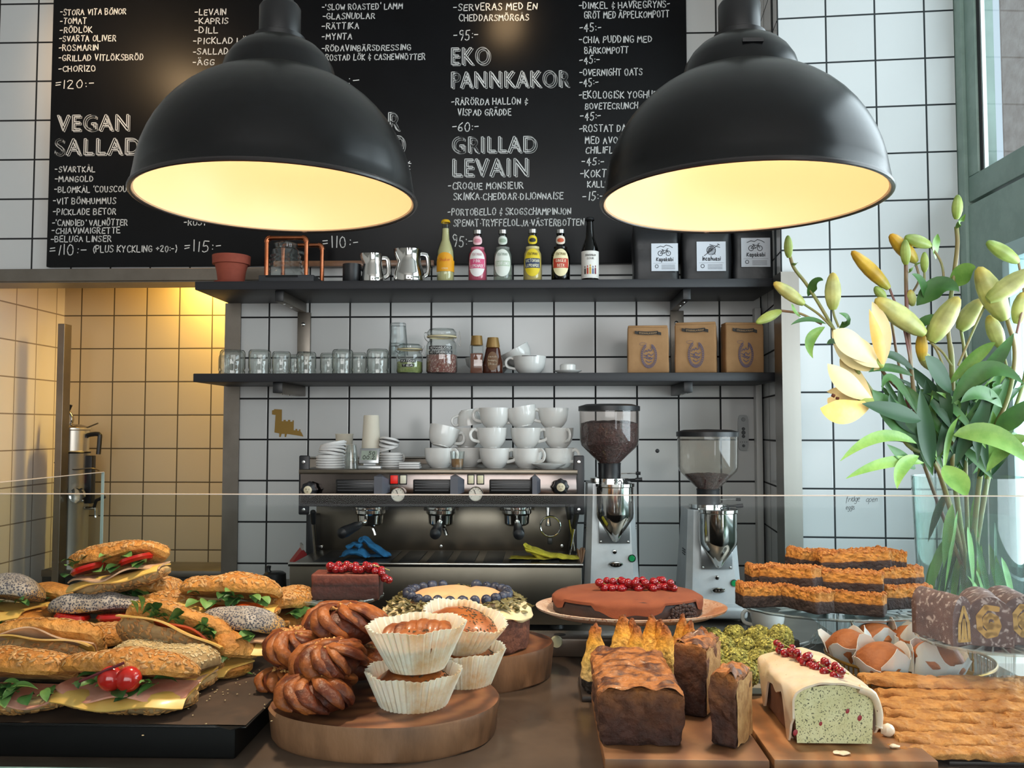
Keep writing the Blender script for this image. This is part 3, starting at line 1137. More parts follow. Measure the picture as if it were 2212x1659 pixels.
def pitcher(px, hpx, wpx, belly, lb):
    r = thing('milk_pitcher', lb, 'milk pitcher', (XX(px, Y), Y, S1), R(20))
    h, w = hpx * k, wpx * k
    v, f = lathe([(0, 0), (w * belly, 0), (w * (belly + .06), h * .06), (w * (belly + .03), h * .28), (w * .86, h * .62), (w * .84, h * .86), (w * .9, h), (w * .87, h), (w * .8, h * .86), (w * .8, h * .6), (w * .95, h * .2), (0, h * .05)], 40)
    v = [Vector((q.x - (.012 if q.x < -.6 * w and q.z > h * .85 else 0), q.y, q.z)) for q in v]
    obj('body', (v, f), chrome, r)
    obj('handle', tube(smoothpath([(w * .8, 0, h * .9), (w * 1.25, 0, h * .88), (w * 1.42, 0, h * .7), (w * 1.4, 0, h * .35), (w * 1.0, 0, h * .22)], 4), [3.4 * k] * 17, 8, flat=1.6), chrome, r)
    return r


pitcher(803, 64, 24, .98, 'small polished steel milk pitcher on the upper shelf')
pitcher(882, 73, 30, 1.08, 'large bellied polished steel milk pitcher on the upper shelf')
# bottles
paper = pm('white label paper', '#dedbd4', .6)
met = pm('silver screw cap', '#b8b8b6', .3, 1.0)


def bottle(px, top, name, lb, liq, glasscol, edge, capm, labels, kind='squat'):
    Y = 3.12
    k = mpx(1, Y)
    b = thing('drink_bottle', lb, 'bottle', (XX(px, Y), Y, S1), group=None)
    h = (604 - top) * k
    if kind == 'squat':
        r = 20.5 * k
        pr = [(0, .002), (r * .9, 0), (r, .006), (r, h * .46), (r * .97, h * .53), (r * .78, h * .60), (r * .5, h * .68), (r * .42, h * .74), (r * .40, h * .9), (r * .44, h * .91), (r * .40, h * .93), (r * .36, h * .98)]
    else:
        r = 19 * k
        pr = [(0, .002), (r * .9, 0), (r, .006), (r, h * .40), (r * .95, h * .50), (r * .72, h * .60), (r * .5, h * .68), (r * .44, h * .8), (r * .38, h * .93), (r * .46, h * .94), (r * .42, h * .97)]
    obj('glass_body', lathe(pr, 32), glass('bottle glass ' + glasscol, glasscol, edge, 1.3), b)
    lv = .66 if kind == 'squat' else .86
    q = [(max(0, a - .002), z) for a, z in pr if z <= h * lv]
    obj('drink', lathe([(0, .004)] + q[1:] + [(q[-1][0], h * lv), (0, h * lv)], 24), liq, b)
    if capm is met:
        obj('cap', lathe([(r * .46, h * .92), (r * .47, h * .99), (r * .4, h), (0, h)], 20), capm, b)
    else:
        obj('cap', lathe([(r * .54, h * .955), (r * .5, h * .985), (r * .4, h), (0, h)], 20), capm, b)
    for L_ in labels:
        L_(b, r, h)
    return b


def lab(shape, aw, z0, z1, col, nm='label', out=.0006):
    def fn(b, r, h):
        obj(nm, patch_round(r + out, aw, h * z0, h * z1, 14, shape), pm('label ' + col, col, .55), b)
    return fn


def neck(col, inner):
    def fn(b, r, h):
        obj('neck_label', patch_round(r * .5, 1.3, h * .70, h * .87, 12, 'oval'), pm('label ' + col, col, .55), b)
        obj('neck_emblem', patch_round(r * .5 + .0006, .75, h * .74, h * .82, 12, 'oval'), pm('label ' + inner, inner, .55), b)
    return fn


def band(txts, z0, z1, col, ink, aw=.86):
    def fn(b, r, h):
        o = obj('label_band', patch_round(r + .0010, aw, h * z0, h * z1), pm('label ' + col, col, .55), b)
        n = len(txts)
        for i, t in enumerate(txts):
            hh = (z1 - z0) * h / n
            obj('label_lettering', write_round(t, r + .0014, 0, h * z0 + hh * (n - 1 - i) + hh * .2, min(r * 1.5, .0062 * len(t)), hh * .6, .0012, i), pm('ink ' + ink, ink, .6), b, smooth=False)
    return fn


def txt(t, z, hgt, ink, wid=1.3):
    def fn(b, r, h):
        obj('label_lettering', write_round(t, r + .0014, 0, h * z, r * wid, h * hgt, .0010, 3), pm('ink ' + ink, ink, .6), b, smooth=False)
    return fn


def liquid(name, col, a):
    m, nt, N, L = newmat(name)
    bs = N['Principled BSDF']
    bs.inputs['Base Color'].default_value = hx(col)
    bs.inputs['Roughness'].default_value = .08
    tr = N.new('ShaderNodeBsdfTransparent')
    tr.inputs[0].default_value = hx(col)
    mx = N.new('ShaderNodeMixShader')
    mx.inputs[0].default_value = a
    L.new(tr.outputs[0], mx.inputs[1])
    L.new(bs.outputs[0], mx.inputs[2])
    L.new(mx.outputs[0], N['Material Output'].inputs[0])
    return m


ycap = pm('yellow crown cap', '#d9a90f', .35)
bottle(961, 466, 'a', 'tall cloudy lemon drink bottle with orange label and yellow crown cap', liquid('cloudy lemon drink', '#dad3a6', .85), '#f2f4ea', '#b9bda8', ycap,
       [lab('rect', 1.5, .16, .34, '#e7a00c'), lab('oval', 1.2, .17, .46, '#e7a00c', 'label_arch'), txt('Shaker', .32, .05, '#c8452c'), txt('CITRON', .19, .025, '#f3d9a0', .7)], 'tall')
bottle(1031, 489, 'b', 'squat pink lemonade bottle with pink and white oval label', liquid('pink lemonade', '#e67f98', .75), '#f1dfe2', '#8c6f76', met,
       [lab('oval', .95, .08, .60, '#f0ece8'), txt('FENTIMANS', .48, .045, '#c79aa0', 1.1), band(['PINK', 'LEMONADE'], .24, .42, '#d8517c', '#f6e9ec'), neck('#eec6ca', '#d98b98')])
bottle(1086, 489, 'c', 'squat clear drink bottle with pale green oval label', liquid('clear soda', '#dfe3dd', .25), '#eef2ee', '#7f8a84', met,
       [lab('oval', .95, .08, .60, '#e2e6dc'), txt('FENTIMANS', .48, .045, '#9aa89a', 1.1), band(['ELDERFLOWER'], .28, .38, '#b7c7ae', '#f3f5ee'), neck('#d5ddd2', '#9fb09c')])
bottle(1151, 488, 'd', 'squat pale lemonade bottle with yellow and navy oval label', liquid('victorian lemonade', '#dccf98', .85), '#f2eedd', '#b5ae8c', met,
       [lab('oval', .95, .08, .60, '#e3c81f'), txt('FENTIMANS', .48, .045, '#6b5c14', 1.1), band(['VICTORIAN', 'LEMONADE'], .24, .42, '#28395c', '#f0eccb'), neck('#e3c81f', '#2b2a1a')])
bottle(1212, 489, 'e', 'squat dark ginger beer bottle with cream and red oval label', liquid('ginger beer', '#120806', .97), '#2a1a14', '#120a08', met,
       [lab('oval', .95, .08, .60, '#ece0b4'), txt('FENTIMANS', .48, .045, '#8d7a45', 1.1), band(['GINGER', 'BEER'], .24, .42, '#bf3a22', '#f6ead0'), neck('#e6d7c6', '#c2542f')])


def figures(b, r, h):
    cols = ['#33302c', '#b8442f', '#c7a23a', '#52658b', '#7d3440']
    for i, c in enumerate(cols):
        g = G()
        a0 = -.62 + i * .3
        g.add(patch_round(r + .0012, .1, h * .10, h * (.185 + .01 * (i % 3)), 3, 'rect', a0))
        g.add(patch_round(r + .0014, .06, h * (.19 + .01 * (i % 3)), h * (.225 + .01 * (i % 3)), 3, 'oval', a0))
        obj('label_figure', g, pm('ink ' + c, c, .6), b)


bottle(1276, 463, 'f', 'tall brown beer bottle with white picture label and black cap', liquid('dark beer', '#1a0c07', .96), '#3a1f14', '#140a06', blk,
       [lab('rect', 1.35, .04, .46, '#e4e1da'), txt('SÖDERMALM', .375, .03, '#4a4a48', 1.25), txt('SOUR', .325, .03, '#4a4a48', .8), figures], 'tall')

# black coffee bags
foil = pm('matt black coffee bag foil', '#16171b', .38, 0, '#101114', 8, bump=(12, .5, .004))
ink = pm('ink #3c3f46', '#3c3f46', .6)


def bag_mesh(w, d, h, seed, top=.12, lean=0.0):
    def fn(u, v):
        a = 2 * PI * u
        t = v
        e = .35
        pinch = 1.0 if t < .72 else 1 - (1 - top) * ((t - .72) / .28) ** 1.2
        x = w / 2 * spow(math.cos(a), e) * (1 + .015 * math.sin(t * 9 + seed))
        y = d / 2 * spow(math.sin(a), e) * pinch
        return Vector((x, y + lean * t, h * t)) + noise.noise_vector(Vector((x * 22, y * 22 + seed * 3, t * 4))) * .0035 * min(1, t * 6)
    v, f = sheet(fn, 40, 16)
    n = len(v)
    f = f + [tuple(range(40, -1, -1)), tuple(range(n - 41, n))]
    return v, f


def coffee_bag(px0, px1, ptop, Y, lab0, kind, name, lb):
    k = mpx(1, Y)
    r = thing('coffee_bag', lb, 'coffee bag', (XX((px0 + px1) / 2, Y), Y + .045, S1))
    w, h = (px1 - px0) * k, (602 - ptop) * k
    obj('foil_pouch', bag_mesh(w, .085, h, px0, .2), foil, r)
    x0, y0, x1, y1 = lab0
    a, b = W(x0, y1, Y), W(x1, y0, Y)
    yf = Y - .0035
    lo = r.location
    lf = yf - lo.y
    obj('paper_label', bx2(a.x - lo.x, b.x - lo.x, lf, lf + .001, a.z - lo.z, b.z - lo.z), pm('pale blue white paper label', '#cfd4dc', .6), r)
    cx, cz, lw, lh = (a.x + b.x) / 2 - lo.x, (a.z + b.z) / 2 - lo.z, b.x - a.x, b.z - a.z
    pl = lambda p, q: Vector((cx + p * lw, lf - .0006, cz + q * lh))
    circ = lambda x, z, rr, n=14: [(x + rr * math.cos(2 * PI * i / n), z + rr * math.sin(2 * PI * i / n)) for i in range(n + 1)]
    if kind == 'bike':
        st = [circ(-.16, .14, .085), circ(.14, .14, .085), [(-.16, .14), (-.07, .24), (.09, .25), (-.01, .14), (-.16, .14)], [(-.01, .14), (-.08, .27)], [(.14, .14), (.08, .29), (.13, .31)], [(-.11, .27), (-.05, .27)],
              [(-.3, .34), (-.16, .40), (-.04, .37), (.06, .44), (.2, .40), (.3, .34)]]
    else:
        st = [circ(0, .2, .15, 20)] + [[(-.13 + i * .05, .12 + .02 * i), (-.02 + i * .03, .34 - .01 * i)] for i in range(4)] + [[(-.12, .28 - i * .05), (.14, .22 - i * .05)] for i in range(4)] + [[(-.24, .02), (.26, .40)], [(.22, .42), (.29, .38)], [(-.05, .40), (.3, .30)]]
    obj('label_drawing', ribbon(st, .022, pl), ink, r, smooth=False)
    s2, ww = strokes(name, 5)
    obj('label_lettering', ribbon([[((p[0] / ww - .5) * .62, -.14 + p[1] * .13) for p in s] for s in s2], .026, pl), ink, r, smooth=False)
    g = G()
    for i in range(4):
        ribbon([[(-.12, -.29 - .045 * i), (.38, -.29 - .045 * i)]], .012, pl, g)
    ribbon([circ(-.3, -.33, .06, 8)], .02, pl, g)
    ribbon([[(-.42, -.22), (.42, -.22)]], .006, pl, g)
    obj('label_print_marking', g, ink, r, smooth=False)


coffee_bag(1372, 1472, 470, 3.13, (1407, 526, 1464, 586), 'bike', 'Kapakabi', 'black coffee bag with bicycle label, next to the brown beer bottle')
coffee_bag(1480, 1587, 462, 3.12, (1505, 522, 1567, 586), 'yarn', 'Incahuasi', 'black coffee bag with yarn ball label, middle of the three black bags')
coffee_bag(1590, 1686, 458, 3.13, (1601, 514, 1663, 577), 'bike', 'Kapakabi', 'black coffee bag with bicycle label at the far end by the steel trim')

# ------------------------------------------------------------------ things on the lower shelf
jarg = glass('pale green jar glass', '#fbfcfb', '#b9c4ba', 3.2, .03, .03)
Yf, Yb = 3.115, 3.21


def jar_mesh(r, h):
    return [(0, h), (r * .86, h), (r * .97, h - .006), (r, h - .014), (r, .022), (r * .92, .016), (r * .93, .012), (r * .99, .010), (r * .99, .004), (r * .93, 0), (r * .88, .002), (r * .88, .02), (r * .95, .03), (r * .95, h - .016), (r * .8, h - .005), (0, h - .005)]


j0 = None
for x0, x1, top, Y, lb in ((473, 527, 755, Yf, 'upturned glass jar at the outer end of the lower shelf'), (535, 583, 755, Yf, 'upturned glass jar, second from the outer end of the lower shelf'),
                           (586, 626, 759, Yf, 'upturned short glass jar below the shelf bracket upright'), (639, 681, 760, Yf, 'upturned short glass jar, fourth in the front row of jars'),
                           (716, 761, 755, Yf, 'upturned glass jar, fifth in the front row of jars'), (791, 838, 754, Yf, 'upturned glass jar standing next to the stacked tumblers'),
                           (690, 728, 759, Yb, 'upturned glass jar half hidden behind the fourth and fifth front jars'), (758, 790, 758, Yb, 'upturned glass jar half hidden beside the jar next to the tumblers'),
                           (620, 655, 762, Yb, 'upturned glass jar seen between the third and fourth front jars'), (470, 500, 763, Yb, 'upturned glass jar hidden behind the endmost front jar')):
    k = mpx(1, Y)
    r = thing('glass_jar', lb, 'jar', (XX((x0 + x1) / 2, Y), Y, S2), group='upturned jars on the lower shelf')
    obj('jar_body', lathe(jar_mesh((x1 - x0) / 2 * k, (808 - top) * k), 32), jarg, r)
k = mpx(1, 3.2)


def tumbler_mesh(rt, rb, h, n=40):
    pr = [(0, 0), (rb, 0), (rb * 1.02, .004), (rb + (rt - rb) * .5, h * .5), (rt, h), (rt - .0015, h), (rb + (rt - rb) * .5 - .002, h * .5), (rb - .002, .01), (0, .01)]
    v, f = lathe(pr, n)
    return [Vector((q.x, q.y, q.z)) * 1.0 if q.z > h * .8 else Vector((q.x * (1 + .025 * math.cos(10 * math.atan2(q.y, q.x))), q.y * (1 + .025 * math.cos(10 * math.atan2(q.y, q.x))), q.z)) for q in v], f


hh = 70 * k
a = thing('tumbler', 'upturned ribbed tumbler at the bottom of the tall glass stack', 'drinking glass', (XX(857, 3.2), 3.2, S2 + hh), (PI, 0, 0), 'stacked tumblers on the lower shelf')
obj('glass_body', tumbler_mesh(22 * k, 16 * k, hh), tumbler, a)
dup(a, (XX(859, 3.2), 3.2, S2 + hh + 44 * k), label='upturned ribbed tumbler on top of the tall glass stack')


def clip_jar(px0, px1, top, Y, fill, fillm, tags, lb, lblz):
    k = mpx(1, Y)
    r, h = (px1 - px0) / 2 * k * .92, (807 - top) * k
    p = thing('clip_jar', lb, 'jar', (XX((px0 + px1) / 2, Y), Y, S2))
    obj('jar_body', lathe([(0, .001), (r * .9, 0), (r, .008), (r, h * .62), (r * .93, h * .70), (r * .8, h * .75), (r * .84, h * .80)], 32), clear, p)
    v, f = lathe([(0, .003), (r * .9, .003), (r * .97, .01), (r * .97, h * fill * .93), (r * .7, h * fill), (r * .3, h * fill * 1.05), (0, h * fill * 1.04)], 28)
    obj('filling', (rough(v, .0025, 60), f), fillm, p)
    obj('rubber_seal', lathe([(r * .84, h * .80), (r * .97, h * .81), (r * .97, h * .84), (r * .84, h * .85)], 32), pm('cream rubber seal', '#cdbf98', .6), p)
    obj('lid', lathe([(r * .86, h * .85), (r * .96, h * .87), (r * .96, h * .93), (r * .8, h), (0, h * .99)], 32), clear, p)
    w = pm('clip wire', '#9b9b98', .3, 1.0)
    obj('wire_clip', tube(smoothpath([(r * .9, -.002, h * .72), (r * 1.08, -.004, h * .88), (r * 1.16, -.004, h * .94), (r * 1.22, -.006, h * .62), (r * 1.06, -.006, h * .7)], 4), .0013, 6), w, p)
    obj('wire_hinge', tube(smoothpath([(-r * .9, 0, h * .72), (-r * 1.1, 0, h * .80), (-r * 1.1, 0, h * .92), (-r * .96, 0, h * .92)], 4), .0013, 6), w, p)
    for (t, z0, z1, aw) in tags:
        obj('embossed_label', patch_round(r + .0008, aw, h * z0, h * z1), pm('black label tape', '#0c0c0e', .3), p)
        obj('label_lettering', write_round(t, r + .0014, 0, h * z0 + (z1 - z0) * h * .2, 2 * aw * r * .86, (z1 - z0) * h * .6, .0011, 2), pm('ink #d5d5d2', '#d5d5d2', .6), p, smooth=False)


tea = pm('green matcha powder', '#8f9a52', .9, 0, '#6f7c3c', 60, bump=(120, .6))
gran = pm('granola', '#7c4036', .9, 0, '#c9b3a4', 170, .52, .62, bump=(150, .9, .004))
clip_jar(853, 915, 743, 3.11, .42, tea, (('MATCHA', .36, .46, .62), ('TEA', .21, .31, .45)), 'squat clip jar with green tea powder and black tape labels', 0)
clip_jar(917, 990, 710, 3.11, .44, gran, (('HEMMAGJORD', .52, .60, .82), ('NÖTGRANOLA', .42, .50, .84)), 'tall clip jar of reddish granola with two black tape labels', 0)
hon = liquid('amber honey', '#7a3a16', .8)
hon2 = liquid('dark honey', '#4a2416', .9)
gold = pm('matt gold plastic cap', '#8f6f3a', .45, .3)
for px0, px1, top, m, sq, lb in ((1015, 1044, 723, hon, True, 'slim square honey bottle with gold cap and clear sides'), (1043, 1086, 727, hon2, False, 'wide tapered honey bottle with gold cap and oval label')):
    Y = 3.13
    k = mpx(1, Y)
    w, h = (px1 - px0) / 2 * k, (806 - top) * k
    p = thing('honey_bottle', lb, 'honey bottle', (XX((px0 + px1) / 2, Y), Y, S2))
    if sq:
        obj('bottle_body', bx2(-w, w, -w * .7, w * .7, 0, h * .76, .004), clear, p)
        obj('honey', bx2(-w + .002, w - .002, -w * .7 + .002, w * .7 - .002, .002, h * .54, .003), m, p)
        obj('cap', lathe([(w * .85, h * .74), (w * .95, h * .76), (w * .8, h), (0, h)], 24), gold, p)
    else:
        pr = [(0, 0), (w * .95, 0), (w, .006), (w * .98, h * .3), (w * .72, h * .68), (w * .62, h * .74)]
        obj('bottle_body', lathe(pr, 28, 1, .7), m, p)
        obj('cap', lathe([(w * .66, h * .72), (w * .7, h * .76), (w * .55, h), (0, h)], 24), gold, p)
        v, f = patch_round(w * .99, .6, h * .08, h * .6, 12, 'oval')
        obj('label', ([Vector((q.x, q.y * .72 - .0012, q.z)) for q in v], f), pm('label #6b4a2c', '#6b4a2c', .5), p)
        g = G()
        for i, t in enumerate(('svensk', 'honung', 'flytande')):
            st, ww = strokes(t, i)
            ribbon([[((a[0] / ww - .5) * w * .8, h * (.44 - .1 * i) + a[1] * h * .06) for a in s] for s in st], .0009, lambda a, b: Vector((a, -w * .715 - .0014, b)), g)
        obj('label_lettering', g, pm('ink #cbb9a0', '#cbb9a0', .6), p, smooth=False)
porc = pm('white porcelain', '#d9d8d4', .12, coat=.2)


def cup_mesh(r, h, foot=.5):
    return lathe([(0, .002), (r * foot, 0), (r * foot, .003), (r * (foot + .06), h * .05), (r * .74, h * .16), (r * .88, h * .34), (r * .96, h * .62), (r, h), (r - .003, h), (r * .92, h * .62), (r * .84, h * .36), (r * .6, h * .14), (0, h * .09)], 36)


def cup(name, r, h, lb, cat='cup', loc=(0, 0, 0), rot=(0, 0, 0), group=None, tall=False):
    p = thing(name, lb, cat, loc, rot, group)
    obj('cup_body', cup_mesh(r, h, .56 if not tall else .62), porc, p)
    obj('handle', tube(smoothpath([(r * .93, 0, h * .86), (r * 1.2, 0, h * .92), (r * 1.42, 0, h * .72), (r * 1.32, 0, h * .42), (r * .82, 0, h * .3)], 5), .0042, 8, flat=1.3), porc, p)
    return p


k = mpx(1, 3.16)
c = cup('coffee_cup', 36 * k, 39 * k, 'white cup with a dark rim line, standing on the lower shelf', loc=(XX(1144, 3.16), 3.16, S2), rot=R(180))
g = G()
g.add(patch_round(36.3 * k, .45, 37 * k, 38.4 * k))
g.add(patch_round(33 * k, .10, 30 * k, 36.5 * k))
obj('painted_rim_pattern', g, pm('dark brown glaze line', '#3b3230', .3), c, rot=(0, 0, R(180)), smooth=False)
cup('coffee_cup', 33 * k, 38 * k, 'white cup tilted and nested in the cup with the dark rim line', loc=(XX(1128, 3.24), 3.24, S2 + 27 * k), rot=(R(-6), R(28), R(180)))
b = obj('serving_bowl', lathe([(0, .002), (.03, 0), (.05, .008), (.085, .045), (.09, .07), (.087, .07), (.08, .044), (.04, .01), (0, .008)], 36), porc, loc=(XX(1056, 3.30), 3.30, S2))
tag(b, 'wide white bowl half hidden behind the honey bottles', 'bowl')
p = thing('candle_holder', 'small white porcelain dish with raised cylinder, alone on the lower shelf', 'dish', (XX(1227, 3.14), 3.14, S2))
obj('dish', lathe([(0, 0), (16 * k, 0), (29 * k, 6 * k), (30 * k, 7.5 * k), (20 * k, 5 * k), (0, 4 * k)], 32), porc, p)
obj('raised_cup', lathe([(17 * k, 4 * k), (17 * k, 19 * k), (15 * k, 21 * k), (13 * k, 20 * k), (0, 18 * k)], 28), porc, p)

# brown paper coffee bags
kraft = pm('brown kraft paper', '#a77f56', .85, 0, '#98724b', 6, bump=(14, .25, .004))
dark_ink = pm('ink #2f2a26', '#2f2a26', .7)
blue_ink = pm('ink #54506e', '#54506e', .7)


def kraft_bag(px0, px1, top, rz, lb, seed):
    Y = 3.10
    k = mpx(1, Y)
    w, h, dp = (px1 - px0) * k * .9, (806 - top) * k, .075
    p = thing('paper_bag', lb, 'coffee bag', (XX((px0 + px1) / 2, Y + .04), Y + dp / 2 + .01, S2), rz)
    v, f = loafbox(w, dp, h * .95, .006, 6, 0, 1)
    v = [Vector((q.x, q.y * (1 - .25 * max(0, q.z / h - .6)), q.z)) + noise.noise_vector(Vector((q.x * 18 + seed, q.y * 18, q.z * 18))) * .0022 for q in v]
    obj('paper_body', (v, f), kraft, p)
    obj('folded_top', (rough(box(w * .97, dp * .8, h * .07, (0, .002, h * .955), .003)[0], .0012, 30, seed), box(w * .97, dp * .8, h * .07, (0, 0, h * .955), .003)[1]), kraft, p)
    yf = -dp / 2 - .003
    pl = lambda a, b: Vector((a * w, yf, b * h))
    # ribbon banner
    g = G()
    n = len(g.v)
    g.add(sheet(lambda u, t: pl(-.24 + .48 * u, .79 + .07 * t - .015 * math.sin(PI * u) + .01), 8, 1))
    g.add(sheet(lambda u, t: pl(-.32 + .10 * u, .815 + .06 * t - .02 * u), 2, 1))
    g.add(sheet(lambda u, t: pl(.22 + .10 * u, .795 + .06 * t - .02 * u), 2, 1))
    obj('banner_print', g, dark_ink, p, smooth=False)
    st, ww = strokes('STOCKHOLM ROAST', seed)
    g = G()
    for s in [[((a[0] / ww - .5) * .43, .817 + a[1] * .026 - .012 * math.sin(PI * a[0] / ww)) for a in s] for s in st]:
        ribbon([[(x * w, z * h) for x, z in s]], .0007, lambda a, b: Vector((a, yf - .0006, b)), g)
    obj('banner_lettering', g, pm('ink #c09a6c', '#c09a6c', .8), p, smooth=False)
    # oval emblem: open ring with lettering, harbour skyline inside
    g = G()
    A = [R(115) + R(310) * i / 30 for i in range(31)]
    for rr, lw in ((1.0, .0016), (.80, .0016)):
        ribbon([[((.02 + .19 * rr * math.cos(t)) * w, (.36 + .25 * rr * math.sin(t)) * h) for t in A]], lw * 1.0, lambda a, b: Vector((a, yf - .0004, b)), g)
    for t in A[::1]:
        ribbon([[((.02 + .165 * math.cos(t)) * w, (.36 + .215 * math.sin(t)) * h), ((.02 + .185 * math.cos(t + .05)) * w, (.36 + .24 * math.sin(t + .05)) * h)]], .0026, lambda a, b: Vector((a, yf - .0004, b)), g)
    sky = [[(-.09, .42), (-.05, .47), (-.02, .44), (.02, .49), (.05, .45), (.09, .47), (.09, .56)], [(-.1, .38), (-.04, .36), (.02, .40), (.08, .36), (.13, .40)], [(-.09, .33), (-.03, .31), (-.03, .37), (.05, .28), (.12, .32)], [(-.05, .26), (.02, .22), (.09, .25)], [(-.02, .29), (.05, .33), (.1, .29)]]
    for s in sky:
        ribbon([[(x * w, z * h) for x, z in s]], .0022, lambda a, b: Vector((a, yf - .0004, b)), g)
    ribbon([[((-.12 + .085 * math.cos(t * .4)) * w, (.60 + .028 * math.sin(t * .4)) * h) for t in range(17)]], .0008, lambda a, b: Vector((a, yf - .0004, b)), g)
    obj('emblem_print', g, blue_ink, p, smooth=False)
    return p


kraft_bag(1352, 1450, 700, R(-5), 'brown kraft coffee bag set apart, nearest the little porcelain dish', 1)
kraft_bag(1457, 1555, 693, R(-14), 'brown kraft coffee bag in front of the bracket upright, between two others', 4)
kraft_bag(1560, 1652, 694, R(3), 'brown kraft coffee bag at the alcove corner end of the lower shelf', 8)
# ------------------------------------------------------------------ pendant lamps
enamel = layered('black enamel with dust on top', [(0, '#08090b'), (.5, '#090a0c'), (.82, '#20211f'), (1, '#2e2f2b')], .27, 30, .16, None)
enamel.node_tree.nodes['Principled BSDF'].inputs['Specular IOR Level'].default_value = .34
inner = pm('cream enamel lamp inside', '#ead3ae', .4)
bake = pm('black bakelite', '#121214', .35)
bulbm = pm('warm bulb glass', '#ffd9a0', .4, emit=('#ffbf70', 3.0))


def lamp(px, lb):
    Yc, r = 1.425, .2235
    z = ZZ(433, Yc, px)
    p = thing('pendant_lamp', lb, 'lamp', (XX(px, Yc) + 0.0, Yc, z))
    out = [(r + .003, -.004), (r + .006, 0), (r + .003, .005)]
    hgt = .212
    for k in range(1, 15):
        a = PI / 2 * k / 15
        out.append((r * math.cos(a) ** .92 * 1.0 + .0, .005 + hgt * math.sin(a)))
    out.append((.062, .005 + hgt * 1.0))
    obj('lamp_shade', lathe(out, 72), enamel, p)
    ins = [(r + .003, -.004)]
    for k in range(0, 15):
        a = PI / 2 * k / 15
        ins.append((r * math.cos(a) ** .92 - .003, .001 + (hgt - .003) * math.sin(a)))
    ins.append((.03, hgt - .003))
    ins.append((0, hgt - .003))
    obj('shade_inside', lathe(list(reversed(ins)), 72), inner, p, label='glowing white enamel inside of the shade')
    obj('rolled_rim', tube([((r + .003) * Vector((math.cos(a), math.sin(a), 0))) for a in [2 * PI * i / 72 for i in range(73)]], .004, 8), pm('worn rim enamel', '#2a2727', .3, .2, '#7a6a60', 30, .62, .7), p)
    t = hgt
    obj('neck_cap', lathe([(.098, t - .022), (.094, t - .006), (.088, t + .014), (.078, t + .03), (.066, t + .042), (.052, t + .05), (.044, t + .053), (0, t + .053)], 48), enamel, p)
    obj('cap_vent', bx2(-.016, .016, -.0905, -.0865, t + .012, t + .018), bake, p) if px > 1000 else None
    obj('lamp_socket', lathe([(.042, t + .052), (.042, t + .062), (.034, t + .066), (.034, t + .112), (.030, t + .118), (.022, t + .124), (.017, t + .18), (.008, t + .2), (0, t + .2)], 36), bake, p)
    obj('cord', tube([(0, 0, t + .19), (0, 0, 3.3 - z)], .004, 8), bake, p)
    v, f = ell(.036, .036, .044, 20, 12)
    obj('bulb', ([q + Vector((0, 0, .155)) for q in v], f), bulbm, p)
    l = bpy.data.lights.new('bulb_light', 'POINT')
    l.energy = 1.9
    l.color = (1.0, .78, .585)
    l.shadow_soft_size = .05
    o = bpy.data.objects.new('bulb_light', l)
    COL.objects.link(o)
    o.parent = p
    o.location = (0, 0, .095)
    # added fill spot inside the shade, brightening the food on the counter
    l = bpy.data.lights.new('counter_fill_light', 'SPOT')
    l.energy = 27.0
    l.color = (1.0, .81, .58)
    l.spot_size = R(118)
    l.spot_blend = .9
    l.shadow_soft_size = .045
    o = bpy.data.objects.new('counter_fill_light', l)
    COL.objects.link(o)
    o.parent = p
    o.location = (0, 0, .06)


lamp(593, 'black enamel dome pendant lamp in front of the vegan salad end of the menu board')
lamp(1609, 'black enamel dome pendant lamp hanging above the lilies, in front of the white tiled wall')
# two small warm ceiling spots whose sheen shows on the chalk board
for px, py, en in ((330, 140, 24.0), (1110, 25, 4.0)):
    P = W(px, py, 3.388)
    dv = ray(px, py)
    t = (3.24 - P.z) / dv.z
    l = bpy.data.lights.new('ceiling_spot', 'SPOT')
    l.energy = en
    l.color = (1.0, .66, .34)
    l.spot_size = R(90)
    l.spot_blend = 1.0
    l.shadow_soft_size = .07
    o = bpy.data.objects.new('ceiling_spot', l)
    COL.objects.link(o)
    o.location = P + Vector((dv.x, -dv.y, dv.z)) * t
    o.rotation_euler = (P - o.location).to_track_quat('-Z', 'Y').to_euler()
# warm strip lamp under the soffit of the kitchen niche
a = thing('strip_lamp', 'warm yellow strip lamp tucked behind the steel beam of the kitchen niche', 'lamp', (-1.62, 3.99, 2.29))
obj('lamp_housing', bx2(-.38, .42, -.03, .03, .03, .06, .004), pm('white lamp housing', '#d8d5cc', .5), a)
obj('diffuser', bx2(-.37, .41, -.02, .02, .012, .031), pm('warm tube', '#ffd890', .4, emit=('#ffb83c', 6.0)), a)
o = area('niche_lamp', (-1.34, 4.06, 2.30), (R(18), 0, 0), .6, .05, 13.0, (1.0, .67, .17))
o.data.spread = R(160)
# ------------------------------------------------------------------ back counter
o = obj('back_counter', bx2(xl + .02, cxr + .02, 2.42, WALL_Y - .001, 0, BC, .004), dsteel)
tag(o, 'stainless back counter under the tiled wall, carrying the espresso machine and grinders', 'counter')

